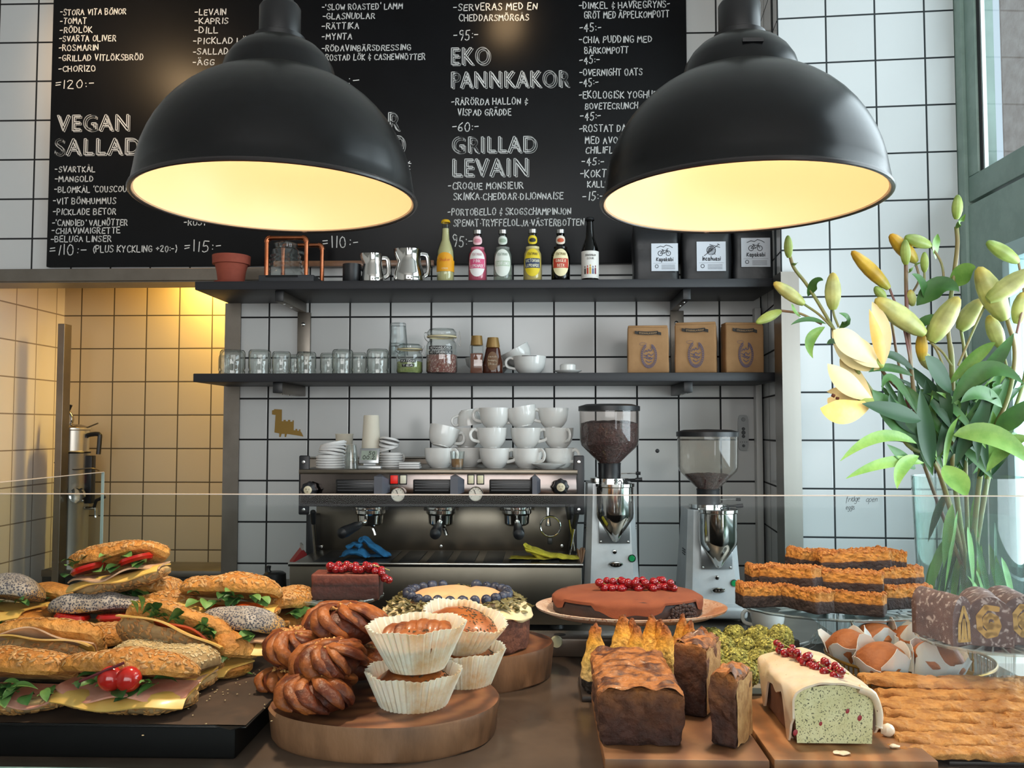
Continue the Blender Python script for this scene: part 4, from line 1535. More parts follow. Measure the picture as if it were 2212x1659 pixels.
# ------------------------------------------------------------------ espresso machine
mst = pm('machine polished steel', '#b9b4ae', .16, 1.0, '#a39e98', 2.5, .3, .7)
mbr = pm('machine brushed steel', '#7d7468', .33, 1.0, '#6c6459', 5, .3, .7, stretch=(1, 1, .1))
plast = pm('black moulded plastic', '#121318', .42)
Ym = 2.68
m = thing('espresso_machine', 'long stainless three group espresso machine with black side brackets below the white cups', 'espresso machine', (XX(945, Ym), 2.55, BC))
mt = ZZ(1016, Ym)
obj('body', pxbox(m, 650, 1024, 1243, 1089, Ym + .004, .50, .006), mst, m)
obj('top_plate', pxbox(m, 645, 1015, 1248, 1024, Ym - .004, .52, .002), mbr, m)
obj('front_panel', pxbox(m, 648, 1024, 1246, 1088, Ym - .002, .008, .002), pm('polished panel with painted reflection', '#756c68', .13, 1.0, '#665e5b', 3), m)  # panel steel darkened in colour to stand in for a dim room's reflection
obj('under_edge', pxbox(m, 655, 1088, 1240, 1094, Ym + .01, .3, .001), blk, m)
obj('splash_panel', pxbox(m, 682, 1094, 1230, 1191, 2.86, .02, .002), mbr, m)
obj('rear_housing', pxbox(m, 690, 1094, 1224, 1235, 2.885, .28), dsteel, m)
obj('rear_rail', tube([at(m, 668, 989, 3.16), at(m, 1240, 989, 3.16)], .004, 8), mst, m)
obj('rear_upstand', pxbox(m, 668, 992, 1240, 1016, 3.165, .01), dsteel, m)
for a, b in ((644, 668), (1239, 1262)):
    pl = obj('side_bracket', pxbox(m, a, 984, b, 1112, 2.70, .012, .004), plast, m)
    for yy in (998, 1101):
        obj('bracket_screw', lathe([(0, .004), (.005, .003), (.006, 0)], 12), scr, pl, loc=at(m, (a + b) / 2, yy, 2.70), rot=(R(90), 0, 0))
obj('side_cheek', pxbox(m, 662, 1112, 682, 1225, 2.80, .3, .003), plast, m)
obj('side_cheek', pxbox(m, 1230, 1112, 1246, 1225, 2.80, .3, .003), plast, m)
# paddles: dark slot with a wedge shaped end
for x0, x1, x2 in ((725, 812, 840), (892, 975, 1000), (1057, 1150, 1164)):
    pd = obj('brew_paddle', pxbox(m, x0, 1036, x1, 1066, Ym - .012, .012, .003), pm('dark paddle slot', '#08080a', .35), m)
    w = mpx(x2 - x1 + 4, Ym)
    q = at(m, x1, 1066, Ym)
    hh = mpx(42, Ym)
    v = [(0, -.032, 0), (w * .55, -.032, 0), (w * .55, -.032, hh * .9), (0, -.032, hh * .9), (0, 0, 0), (w, 0, .004), (w, 0, hh * .7), (w * .3, 0, hh)]
    v = [Vector(a) + q for a in v]
    obj('paddle_end', (v, [(3, 2, 1, 0), (0, 1, 5, 4), (1, 2, 6, 5), (2, 3, 7, 6), (3, 0, 4, 7), (4, 5, 6, 7)]), pm('grey paddle end', '#4a4c55', .4), pd, smooth=False)
    g = G()
    for i in range(4):
        g.add(pxbox(m, x0 + 4, 1040 + i * 6, x1 - 6, 1042 + i * 6, Ym - .0135, .002))
    obj('paddle_groove', g, pm('black slot edge', '#1d1d22', .3), pd)
for x0, x1, c, e in ((843, 859, '#c3150c', ('#ff2010', .2)), (864, 877, '#d8d3bd', None), (1011, 1023, '#d8d0ac', None), (1031, 1044, '#d8d0ac', None)):
    s = obj('switch_frame', pxbox(m, x0 - 2, 1025, x1 + 2, 1047, Ym - .005, .006, .001), blk, m)
    obj('rocker_switch', pxbox(m, x0, 1027, x1, 1045, Ym - .009, .006, .002), pm('switch ' + c + str(x0), c, .4, emit=e), s)
for x, y in ((861, 1068), (1028, 1067)):
    q = at(m, x, y, Ym - .004)
    ga = obj('pressure_gauge', lathe([(0, .010), (.0185, .010), (.0205, .013), (.0225, .010), (.0225, 0)], 32), chrome, m, loc=q, rot=(R(90), 0, 0))
    obj('gauge_face', lathe([(0, .0106), (.0188, .0105)], 32), pm('gauge face', '#d6cfc0', .4), ga)
    obj('gauge_needle', bx2(-.001, .001, -.004, .015, .0110, .0116), blk, ga, rot=(0, 0, R(20)))
    g = G()
    for i in range(9):
        g.add(bx2(-.0006, .0006, .014, .017, .0108, .0112), Matrix.Rotation(R(-120 + 30 * i), 4, 'Z'))
    obj('gauge_marking', g, blk, ga, smooth=False)
for x, y in ((671, 1057), (1211, 1051)):
    q = at(m, x, y, Ym - .002)
    pr = [(0, .034), (.014, .034), (.022, .028), (.024, .01), (.018, .006), (.012, 0)]
    v, f = lathe(pr, 40)
    v = [Vector((a.x * (1 + .07 * math.cos(8 * math.atan2(a.y, a.x))), a.y * (1 + .07 * math.cos(8 * math.atan2(a.y, a.x))), a.z)) if a.length > .018 else a for a in v]
    kb = obj('steam_knob', (v, f), plast, m, loc=q, rot=(R(90), 0, 0))
    obj('knob_cap', lathe([(0, .0365), (.010, .036), (.0125, .034)], 24), pm('cream knob badge', '#cfc4a6', .4), kb)
    g = G()
    for i in range(3):
        ribbon([[(.005 * math.cos(t + i * 2.1) + .0022 * math.cos(j), .005 * math.sin(t + i * 2.1) + .0022 * math.sin(j)) for j in (0, 1, 2, 3, 4, 5, 6)] for t in (.5,)], .0007, lambda a, b: Vector((a, b, .0368)), g)
    obj('knob_print_marking', g, pm('ink #4a4234', '#4a4234', .6), kb, smooth=False)
# brew groups with portafilters
for x, tip in ((800, (738, 1152)), (953, (940, 1154)), (1116, (1121, 1155))):
    q = at(m, x, 1094, 2.745)
    gr = obj('brew_group', lathe([(0, 0), (.050, 0), (.050, -.006), (.046, -.010), (.046, -.02), (.040, -.026), (0, -.026)], 36), chrome, m, loc=q)
    g = G()
    for i in range(7):
        a = 2 * PI * i / 7
        g.add(lathe([(0, -.004), (.005, -.004), (.005, .004), (0, .004)], 8), T(.051 * math.cos(a), .051 * math.sin(a), -.006, 0, R(90), a))
    obj('group_bolt', g, mbr, gr)
    bk = obj('filter_basket', lathe([(.040, -.024), (.038, -.052), (.030, -.058), (0, -.058)], 32), chrome, m, loc=q)
    tp = at(m, tip[0], tip[1], 2.575)
    st_ = q + Vector((0, 0, -.04))
    dv = (tp - st_)
    dn = dv.normalized()
    obj('portafilter_neck', tube([st_ + dn * .035, st_ + dn * .075], [.009, .008], 12), chrome, m)
    obj('portafilter_handle', tube([st_ + dn * .07, st_ + dn * .09, st_ + dn * .12, st_ + dn * (dv.length - .02), tp, tp + dn * .008], [.010, .0135, .0145, .0175, .016, .006], 14), plast, m)
    obj('spout', tube(smoothpath([q + Vector((0, 0, -.056)), q + Vector((.012, -.004, -.072)), q + Vector((.018, -.006, -.088))], 4), .006, 8), chrome, m)
# hot water outlet with round steel ring
q = at(m, 1184, 1090, 2.76)
obj('water_outlet', tube([q, q + Vector((0, -.004, -.04)), q + Vector((0, -.01, -.065))], [.007, .006, .009], 12), chrome, m)
rg_ = obj('ring_frame', tube([at(m, 1189, 1137, 2.74) + Vector((.031 * math.cos(a), 0, .031 * math.sin(a))) for a in [2 * PI * i / 28 for i in range(29)]], .003, 8), chrome, m)
obj('ring_clip', pxbox(m, 1183, 1162, 1193, 1176, 2.74, .01, .002), blk, m)
for pts in ([(676, 1105), (677, 1130), (681, 1196)], [(1226, 1090), (1230, 1120), (1240, 1189)], [(1246, 1108), (1240, 1140), (1230, 1200)]):
    P = [at(m, a, b, 2.69 + .03 * i) for i, (a, b) in enumerate(pts)]
    w = obj('steam_wand', tube(P, [.006, .0055, .005], 10), chrome, m)
    obj('wand_grip', tube([P[0], P[0] * .7 + P[1] * .3, P[1]], [.0085, .009, .0075], 10), blk, w)
for x, y in ((694, 1181), (953, 1180), (1214, 1179)):
    obj('panel_screw', lathe([(0, .004), (.005, .003), (.006, 0)], 12), scr, m, loc=at(m, x, y, 2.86), rot=(R(90), 0, 0))
# drip tray
a, b = W(624, 1330, 2.55), W(1257, 1222, 2.55)
zt_ = ZZ(1217, 2.55)
obj('drip_tray', bx2(a.x - m.location.x, b.x - m.location.x, 0, .36, .02, zt_ - BC - .006, .004), mbr, m)
obj('tray_rim', bx2(a.x - m.location.x - .004, b.x - m.location.x + .004, -.004, .006, zt_ - BC - .012, zt_ - BC, .002), mst, m)
g = G()
for i in range(9):
    x = a.x - m.location.x + .06 + i * .083
    g.add(bx2(x, x + .058, .03, .27, zt_ - BC - .006, zt_ - BC - .003, .001))
obj('tray_grate_slat', g, blk, m)
for i in (0, 1):
    obj('foot', lathe([(0, 0), (.022, 0), (.02, .02), (0, .02)], 20), blk, m, loc=((-.36, .36)[i], .06, 0))

# ------------------------------------------------------------------ things on top of the machine
TZ = mt + .0008
Yc = 2.82
k = mpx(1, Yc)
c0 = cup('cappuccino_cup', 33.5 * k, 43 * k, 'white cup in the bottom row behind the shot glass, next to the steel ring', loc=(XX(1069, Yc), Yc, TZ), rot=R(-15), group='white cups on the espresso machine')
ch = 43 * k
for x, y, z, rot, lb in (
        (1139, 2.82, 0, R(-40), 'white cup in the bottom row behind the saucer, second from the machine end'), (1208, 2.84, 0, R(-30), 'white cup at the machine end of the bottom row, behind the saucer'),
        (950, 2.83, 0, R(-30), 'white cup in the bottom row beside the shot glass, first of the cups'), (1010, 2.90, 0, R(-30), 'white cup in the bottom row directly behind the shot glass'),
        (1062, 2.83, 1, R(200), 'white cup in the middle row with its handle turned away'), (1136, 2.84, 1, R(-10), 'white cup in the middle row above the cup second from the end'),
        (1206, 2.85, 1, R(-60), 'white cup in the middle row nearest the grinder'), (952, 2.84, 1, (R(-4), R(14), R(20)), 'white cup tipped on the first bottom row cup'), (1007, 2.92, 1, R(-35), 'white cup standing behind the tipped cup'),
        (1068, 2.84, 2, R(170), 'white cup on top, first of the three upright top cups'), (1131, 2.85, 2, (0, R(10), R(178)), 'white cup on top, middle one, leaning slightly'), (1195, 2.86, 2, R(190), 'white cup on top nearest the grinder')):
    dup(c0, (XX(x, y), y, TZ + z * (ch + .0006) + (.004 if isinstance(rot, tuple) else 0)), rot, lb)
dup(c0, (XX(1010, 2.93), 2.93, TZ + 3.0 * ch - .002), (PI, R(8), R(-160)), 'white cup turned upside down behind the top row', scale=.82)
sc0 = thing('saucer', 'white saucer lying in front of the bottom row cups', 'saucer', (XX(1185, 2.745), 2.745, TZ))
obj('saucer_dish', lathe([(0, .002), (.024, 0), (.026, .002), (.05, .012), (.055, .017), (.053, .0175), (.03, .007), (0, .005)], 40), porc, sc0)
# shot glass with coffee
k = mpx(1, 2.74)
sg = thing('shot_glass', 'small shot glass half full of pale brown coffee among the white cups', 'shot glass', (XX(988, 2.74), 2.74, TZ))
v, f = lathe([(0, 0), (12 * k, 0), (13.5 * k, 10 * k), (16 * k, 38 * k), (15 * k, 38 * k), (12.5 * k, 10 * k), (11 * k, 4 * k), (0, 4 * k)], 32)
obj('glass_body', (v, f), clear, sg)
obj('coffee', lathe([(0, 4.2 * k), (10.9 * k, 4.2 * k), (12.6 * k, 10 * k), (13.6 * k, 22 * k), (0, 22 * k)], 24), liquid('pale coffee', '#a8793f', .6), sg)
# stacked clear shot glasses, mouth down
k = mpx(1, 2.76)
s0 = thing('shot_glass', 'upturned clear shot glass at the bottom of the stack by the timer', 'shot glass', (XX(760, 2.76), 2.76, TZ + 36 * k), (PI, 0, 0), 'stacked shot glasses')
obj('glass_body', lathe([(0, 0), (10 * k, 0), (15.5 * k, 36 * k), (14.6 * k, 36 * k), (9 * k, 3 * k), (0, 3 * k)], 28), clear, s0)
dup(s0, (XX(760, 2.76), 2.76, TZ + 53 * k), label='upturned clear shot glass on top of the stack by the timer')
# cups of paper and lids
pap = pm('cream paper cup', '#cdc5b4', .75)
k = mpx(1, 2.88)
for i in range(5):
    h = (62 + 0) * k
    r0 = thing('paper_cup', ('cream paper cup on top of the upturned stack on the machine', 'cream paper cup, second of the upturned stack', 'cream paper cup, third of the upturned stack', 'cream paper cup, fourth of the upturned stack', 'cream paper cup at the bottom of the upturned stack')[i], 'paper cup', (XX(802, 2.88), 2.88, TZ + (110 - 62 - 6 * i - 24 + 0) * k), 0, 'upturned paper cups') if i == 0 else dup(r0, (XX(802, 2.88), 2.88, TZ + (24 - 6 * i) * k), label=('', 'cream paper cup rim, second of the upturned stack', 'cream paper cup rim, third of the upturned stack', 'cream paper cup rim, fourth of the upturned stack', 'cream paper cup rim at the bottom of the upturned stack')[i])
    if i == 0:
        obj('cup_wall', lathe([(0, 88 * k), (15.5 * k, 88 * k), (16.5 * k, 86 * k), (20.5 * k, 14 * k), (22 * k, 2 * k), (23 * k, 1 * k), (22.6 * k, -2 * k), (21 * k, 0), (19 * k, 14 * k), (15 * k, 84 * k), (0, 84 * k)], 36), pap, r0)
k = mpx(1, 2.98)
pc = thing('paper_cup', 'short cream paper cup standing behind the stacked lids', 'paper cup', (XX(744, 2.98), 2.98, TZ))
obj('cup_wall', lathe([(0, 0), (15 * k, 0), (19 * k, 66 * k), (20 * k, 68 * k), (19 * k, 69 * k), (14 * k, 3 * k), (0, 3 * k)], 32), pap, pc)
lidm = pm('white plastic lid', '#d3d1cf', .4)
k = mpx(1, 2.80)
l0 = thing('cup_lid', 'white plastic lid at the base of the square stack', 'lid', (XX(714, 2.8), 2.8, TZ), 0, 'stacked white cup lids')
obj('lid_rim', lathe([(30 * k, 0), (31 * k, 2 * k), (30 * k, 4.6 * k), (27 * k, 5 * k), (27 * k, 7 * k), (20 * k, 7.5 * k), (19 * k, 5 * k), (0, 5 * k)], 36), lidm, l0)
for i in range(1, 5):
    dup(l0, (XX(714, 2.8) + .001 * (i % 2), 2.8, TZ + i * 5.4 * k), i * .5, 'white plastic lid lying in the lower lid stack, layer %s up' % ('two', 'three', 'four', 'five')[i - 1])
for i in range(5):
    dup(l0, (XX(717, 2.8) + .0015 * i, 2.8, TZ + (29 + i * 5.2) * k), (R(-4), R(9), i * .7), 'white plastic lid tilted in the upper lid stack, layer %s' % ('one', 'two', 'three', 'four', 'five')[i], scale=.93)
k = mpx(1, 2.86)
for i in range(6):
    dup(l0, (XX(845, 2.86) + .001 * (i % 2), 2.86, TZ + i * 5.2 * k), i * .9, 'white lid in the stack behind the timer, layer %s' % ('one', 'two', 'three', 'four', 'five', 'six')[i], scale=.84)
for i in range(5):
    dup(l0, (XX(838, 2.87) + .0015 * i, 2.87, TZ + (36 + i * 5.2) * k), (0, R(-14), i), 'white lid tilted on the stack behind the timer, layer %s' % ('one', 'two', 'three', 'four', 'five')[i], scale=.72)
cup('cappuccino_cup', 16 * mpx(1, 2.96), 26 * mpx(1, 2.96), 'small white cup peeping out behind the lid stack by the timer', loc=(XX(852, 2.97), 2.97, TZ + 28 * k * 0 + .001), rot=R(-20))
# flat saucers
k = mpx(1, 2.78)
for i in range(3):
    q_ = thing('flat_dish', 'flat white square edged dish, lowest of the low pile', 'dish', (XX(887, 2.78), 2.78, TZ), 0, 'low pile of flat white dishes') if i == 0 else dup(q_, (XX(887, 2.78) - .001 * i, 2.78, TZ + i * 4.6 * k), R(2 * i), 'flat white square edged dish, %s of the low pile' % ('middle', 'topmost')[i - 1])
    if i == 0:
        obj('dish', bx2(-22 * k, 22 * k, -20 * k, 20 * k, 0, 4.2 * k, .002), lidm, q_)
# timer
k = mpx(1, 2.72)
tm = thing('timer', 'silver kitchen timer with grey display propped on the espresso machine', 'timer', (XX(798, 2.72), 2.72, TZ))
obj('foot_bar', bx2(-23 * k, 28 * k, -.012, .012, 0, 8 * k, .004), pm('silver plastic', '#a9acad', .3, .7), tm)
obj('hinge', tube([(-12 * k, .004, 10 * k), (14 * k, .004, 10 * k)], 4 * k, 10), pm('silver plastic', '#a9acad', .3, .7), tm)
fc = obj('face', box(44 * k, .008, 34 * k, (0, 0, 17 * k), .003), pm('silver plastic', '#a9acad', .3, .7), tm, loc=(-1 * k, .002, 12 * k), rot=(R(-14), 0, R(-4)))
obj('display', bx2(-17 * k, 17 * k, -.0048, -.0038, 7 * k, 28 * k), pm('grey green display', '#8d978a', .3), fc)
g = write_flat('50', -1 * k, 19 * k, 13 * k, 7 * k, -.0052, .0016, 2)
write_flat('00:32', -13 * k, 9 * k, 26 * k, 8 * k, -.0052, .0018, 3, g)
obj('display_lettering', g, pm('ink #1c211c', '#1c211c', .6), fc, smooth=False)

# ------------------------------------------------------------------ cloths on the drip tray, carton, dark jug, stirrers
blue = pm('blue microfibre cloth', '#1f6d9e', .9, 0, '#185a86', 60, bump=(300, .5))
yel = pm('yellow waffle cloth', '#c2b22f', .9, 0, '#a8981f', 80, bump=(260, .6))


def cloth(name, lb, pxc, Y, mat, folds, seed):
    """soft rolled and doubled folds; each fold = (points in the view, half thickness px)"""
    k = mpx(1, Y)
    r = thing(name, lb, 'cloth', (XX(pxc, Y), Y, zt_ + .0005))
    for i, (pts, th, dep) in enumerate(folds):
        P = smoothpath([at(r, a, b, Y + .004 * i) for a, b in pts], 6)
        n = len(P) - 1

        def fn(u, v, P=P, th=th, dep=dep):
            q = P[min(n, int(u * n + .5))]
            a = 2 * PI * v
            w = 1 + .14 * math.sin(u * 9 + seed) + .1 * math.sin(u * 23 + i)
            z = q.z + th * k * w * (.5 + .5 * math.sin(a)) - th * k * .5
            return Vector((q.x + .004 * math.sin(a * 2 + u * 6), q.y + dep * .5 * (1 + math.cos(a)) * (1 + .05 * math.sin(u * 12)), max(.0015, z))) + noise.noise_vector(Vector((u * 7, v * 6, seed + i))) * .003
        obj('fold', sheet(fn, n, 20), mat, r)
    return r


cloth('cleaning_cloth', 'crumpled blue cloth lying on the drip tray', 788, 2.64, blue, [([(735, 1216), (742, 1198), (768, 1194), (790, 1206), (796, 1217)], 15, .06), ([(748, 1186), (764, 1176), (778, 1184), (770, 1196)], 11, .05), ([(776, 1172), (784, 1168), (806, 1186), (832, 1204), (836, 1216)], 13, .07), ([(775, 1212), (800, 1204), (836, 1210), (834, 1219)], 12, .06)], 2)
cloth('cleaning_cloth', 'folded yellow cloth at the grinder end of the drip tray', 1180, 2.62, yel, [([(1102, 1214), (1140, 1216), (1196, 1217)], 9, .07), ([(1136, 1190), (1160, 1196), (1196, 1204), (1226, 1212), (1250, 1217)], 13, .09), ([(1134, 1184), (1150, 1192), (1166, 1206), (1180, 1216)], 12, .05)], 7)
red = pm('red carton print', '#a3131a', .5)
wht = pm('white carton board', '#b9b4ae', .6)
Y = 2.6
k = mpx(1, Y)
c = thing('milk_carton', 'red and white milk carton half hidden behind the drip tray corner', 'carton', (XX(655, 2.97), 2.97, BC), R(20))
hz = ZZ(1218, 2.95) - BC
obj('carton_box', bx2(-.037, .037, -.037, .037, 0, hz, .002), wht, c)
v = [Vector(q) for q in ((-.037, -.037, hz), (.037, -.037, hz), (.037, .037, hz), (-.037, .037, hz), (-.002, -.037, hz + .045), (-.002, .037, hz + .045), (.002, -.037, hz + .045), (.002, .037, hz + .045))]
obj('gable_top', (v, [(0, 1, 6, 4), (1, 2, 7, 6), (2, 3, 5, 7), (3, 0, 4, 5), (4, 6, 7, 5), (3, 2, 1, 0)]), red, c, smooth=False)
obj('gable_fin', bx2(-.003, .003, -.037, .037, hz + .043, hz + .06), wht, c)
jg = thing('jug', 'black lidded jug standing on the back counter beside the milk carton', 'jug', (XX(598, 2.75), 2.75, BC))
k = mpx(1, 2.75)
obj('body', lathe([(0, 0), (.038, 0), (.04, .006), (.036, .09), (.034, ZZ(1238, 2.75) - BC - .006), (.026, ZZ(1238, 2.75) - BC), (0, ZZ(1238, 2.75) - BC)], 32), blk, jg)
obj('lid_knob', lathe([(0, .022), (.008, .02), (.006, .008), (.01, 0)], 16), blk, jg, loc=(-.02, 0, ZZ(1238, 2.75) - BC - .002))
obj('handle', tube(bez((-.034, 0, .12), (-.085, 0, .10), (-.037, 0, .03), 8), .006, 8), blk, jg)
sp = thing('brush', 'brown wooden cleaning brush upright at the corner of the drip tray', 'brush', (XX(1249, 2.70), 2.70, BC))
obj('handle', tube([(0, 0, 0), (0, -.004, .16), (.006, -.01, ZZ(1208, 2.7) - BC)], .007, 8), pm('brown wood handle', '#6b4a32', .6), sp)
g = G()
rr = random.Random(4)
for i in range(26):
    x, y = rr.uniform(-.012, .012), rr.uniform(-.006, .006)
    g.add(tube([(.006 + x * .4, -.01 + y, ZZ(1212, 2.7) - BC), (.006 + x, -.012 + y * 1.5, ZZ(1184, 2.7) - BC + rr.uniform(-.006, .004))], .0022, 5))
obj('bristle_tuft', g, pm('brown bristles', '#7a5a42', .8), sp)

# ------------------------------------------------------------------ grinders
alu = pm('silver grinder paint', '#c6c9cb', .34, .3, '#bcc0c3', 20)
beans = pm('roasted coffee beans', '#4c2f2c', .45, 0, '#2e1a19', 90, .4, .6, bump=(140, 1.0, .006))
hop = glass('smoky hopper plastic', '#f4efec', '#a39a95', 1.4, .05, .03, '#cfc6c0')
hop2 = glass('clear hopper plastic', '#f4f1ec', '#a09c95', 1.4, .05, .08, '#d6cfc4')
bm_ = ell(.0045, .0032, .0024, 6, 4)


def grinder(px, dy, fill, hopm, lb, taller=0.0, empty=False, gl_y=0):
    Y = 2.80
    k = mpx(1, Y)
    r = thing('coffee_grinder', lb, 'coffee grinder', (XX(px, Y), Y, BC))
    z = lambda yy: ZZ(yy + dy, Y) - BC
    # base and column
    zb = z(1258)
    obj('base_plate', bx2(-56 * k, 62 * k, -.13, .16, .012, max(.05, z(1246) * .35) if not taller else .09, .012, 3), alu, r)
    for sx_ in (-1, 1):
        for sy_ in (-.1, .13):
            obj('foot', lathe([(0, 0), (.012, 0), (.011, .014), (0, .014)], 14), blk, r, loc=(sx_ * 58 * k, sy_, 0))
    zt0, zbt = z(1042), .05
    n = 10
    v, f = [], []
    for i in range(n + 1):
        t = i / n
        w = (60 - 12 * t ** .8) * k
        y0, y1 = -.085 + .03 * t, .14 - .035 * t
        zz = zbt + (zt0 - zbt) * t
        c_ = .22 * w
        v += [Vector(q) for q in ((-w, y0 + c_, zz), (-w + c_, y0, zz), (w - c_, y0, zz), (w, y0 + c_, zz), (w, y1 - c_, zz), (w - c_, y1, zz), (-w + c_, y1, zz), (-w, y1 - c_, zz))]
    for i in range(n):
        for q in range(8):
            f.append((i * 8 + q, i * 8 + (q + 1) % 8, (i + 1) * 8 + (q + 1) % 8, (i + 1) * 8 + q))
    f += [tuple(reversed(range(8))), tuple(range(n * 8, n * 8 + 8))]
    obj('column', (v, f), alu, r, sharp=25)
    # polished doser cone in front
    fx, fy = 5 * k, -.115
    cz = lambda yy: ZZ(yy + dy, Y - .115) - BC
    obj('doser_cone', lathe([(.001, cz(1170)), (6 * k, cz(1168)), (37 * k, cz(1118)), (38 * k, cz(1108)), (38 * k, cz(1052)), (40 * k, cz(1050)), (40 * k, cz(1044)), (0, cz(1044))], 48), chrome, r, loc=(fx, fy, 0))
    obj('doser_bridge', bx2(-30 * k + fx, 30 * k + fx, -.115, -.04, cz(1090), cz(1046), .004), alu, r)
    pl = obj('name_plate', bx2(fx - 32 * k, fx + 32 * k, -.088, -.082, cz(1176) - .0, cz(1120), .001), pm('bright plate', '#b9bcbf', .25, .8), r)
    for s_ in (-1, 1):
        obj('plate_rivet', lathe([(0, .003), (.003, .002), (.004, 0)], 10), scr, pl, loc=(fx + s_ * 28 * k, -.088, cz(1172)), rot=(R(90), 0, 0))
    obj('bolt', lathe([(0, .006), (.006, .005), (.007, 0)], 14), chrome, r, loc=(fx, -.088, cz(1194)), rot=(R(90), 0, 0))
    zl = cz(1221)
    em = obj('emblem', lathe([(0, .006), (.018, .005), (.022, 0)], 28, 1.0, .42), chrome, r, loc=(fx + 2 * k, -.092, zl), rot=(R(90), 0, 0))
    g = G()
    for q in (-.009, 0, .009):
        g.add(ell(.0035, .0035, .002, 10, 6), T(q, 0, .0065))
    obj('emblem_stud', g, pm('dark enamel badge', '#3b3026', .3), em)
    bt = obj('power_button', lathe([(0, .008), (.007, .008), (.009, .005), (.010, 0)], 20), pm('green power button', '#0f7a45', .25, emit=('#18c070', .15)), r, loc=(fx + 36 * k, -.078, cz(1209 - (2 if dy else 0))), rot=(R(90), 0, 0))
    obj('button_ring', tube([(.0105 * math.cos(a), .0105 * math.sin(a), .002) for a in [2 * PI * i / 20 for i in range(21)]], .0018, 6), chrome, bt)
    g = G()
    for s_ in (-1, 1):
        for i in range(3):
            w = (60 - 12 * .7) * k
            g.add(bx2(s_ * w - .004, s_ * w + .004, -.03, .02, z(1130 + i * 5), z(1128 + i * 5)))
    obj('vent_slot', g, blk, r)
    # adjusting ring, collar, hopper
    v, f = lathe([(0, z(1042)), (36 * k, z(1042)), (40 * k, z(1040)), (40 * k, z(1032)), (24 * k, z(1030)), (0, z(1030))], 60)
    obj('adjust_ring', ([Vector((q.x * (1 + .02 * (i % 2)), q.y * (1 + .02 * (i % 2)), q.z)) for i, q in enumerate(v)], f), chrome, r)
    obj('lever', tube([(20 * k, -.03, z(1036)), (62 * k, -.05, z(1033))], .0035, 8), blk, r)
    obj('lever_knob', tube([(52 * k, -.048, z(1034)), (66 * k, -.05, z(1033))], .006, 10), blk, r)
    obj('adjust_spring', tube([(14 * k + .012 * t, -.085, z(1038) + .006 * math.sin(t * 4)) for t in [i * .2 for i in range(16)]], .002, 6), blk, r)
    obj('collar', lathe([(23 * k, z(1032)), (24 * k, z(1028)), (24 * k, z(1004)), (25 * k, z(1000)), (20 * k, z(1000))], 36), blk, r)
    obj('slide_lever', tube([(24 * k, -.02, z(1022)), (54 * k, -.03, z(1021))], .002, 6), chrome, r)
    obj('slide_grip', tube([(54 * k, -.03, z(1021)), (64 * k, -.032, z(1021))], .005, 8), blk, r)
    hp = [(22 * k, z(1003)), (24 * k, z(998)), (60 * k, z(962)), (63 * k, z(952)), (64 * k, z(886))]
    obj('hopper', lathe(hp, 48), hopm, r)
    fl = [(0, z(1002)), (20 * k, z(1002)), (22 * k, z(998))]
    if fill > .6:
        fl += [(57.5 * k, z(962.5)), (61 * k, z(952)), (61 * k, z(915)), (40 * k, z(909)), (0, z(911))]
    else:
        fl += [(42 * k, z(978)), (49 * k, z(970)), (30 * k, z(967)), (0, z(969))]
    fv, ff = lathe(fl, 40)
    bo = obj('bean_filling', (rough(fv, .004, 50, 2), ff), beans, r)
    bb = scatter((fv, ff), 900 if fill > .6 else 420, bm_, random.Random(3), lambda c, nn: c.z > z(1000), .0015)
    obj('bean_coating', bb, pm('dark bean', '#4a2b26', .4, 0, '#33201e', 60), bo, kind='stuff')
    obj('hopper_lid', lathe([(63 * k, z(888)), (66 * k, z(888)), (66 * k, z(878)), (50 * k, z(873.5)), (0, z(872))], 48), blk, r)
    return r


grinder(1316, 0, .8, hop, 'silver coffee grinder with a full hopper of dark beans, next to the espresso machine', 1)
grinder(1528, 55, .3, hop2, 'silver coffee grinder with a nearly empty hopper, near the alcove corner')

# ------------------------------------------------------------------ small things on the walls
stk = pm('gold sticker', '#8a6a26', .4, .35)
q0 = W(587, 945, WALL_Y - .001)
ds = [(0, 60), (4, 61), (5, 63), (22, 62), (22, 38), (22, 36), (26, 36), (26, 39), (31, 39), (31, 36), (36, 36), (36, 39), (41, 39), (41, 35), (46, 35), (46, 38), (49, 38), (49, 16), (53, 16), (53, 19), (57, 19), (57, 15), (61, 15), (61, 18), (64, 18), (64, 14), (67, 10), (71, 2), (60, 4), (34, 8), (32, 1), (29, 1), (29, 8), (22, 8), (20, 1), (17, 1), (17, 9), (6, 11), (8, 50), (0, 51)]
k = mpx(1, WALL_Y) * .98
bmx = bmesh.new()
vs = [bmx.verts.new((a * k, 0, b * k)) for a, b in ds]
vs2 = [bmx.verts.new((a * k, -.0008, b * k)) for a, b in ds]
bmx.faces.new(vs)
bmx.faces.new(list(reversed(vs2)))
for i in range(len(vs)):
    j = (i + 1) % len(vs)
    bmx.faces.new((vs[j], vs[i], vs2[i], vs2[j]))
bmesh.ops.recalc_face_normals(bmx, faces=bmx.faces[:])
bmesh.ops.triangulate(bmx, faces=[f_ for f_ in bmx.faces if len(f_.verts) > 4])
bmx.verts.index_update()
o = obj('wall_sticker', ([w.co.copy() for w in bmx.verts], [tuple(w.index for w in f_.verts) for f_ in bmx.faces]), stk, smooth=False, loc=q0)
bmx.free()
tag(o, 'gold blocky dinosaur sticker on the white tiles', 'sticker')
Y = WALL_Y - .001
rc = thing('wall_remote', 'slim pale grey remote control fixed to the tiles behind the nearly empty grinder', 'remote control', W(1605, 973, Y))
k = mpx(1, Y)
v, f = slab(oval(11 * k, 38 * k, 36, .45), .012)
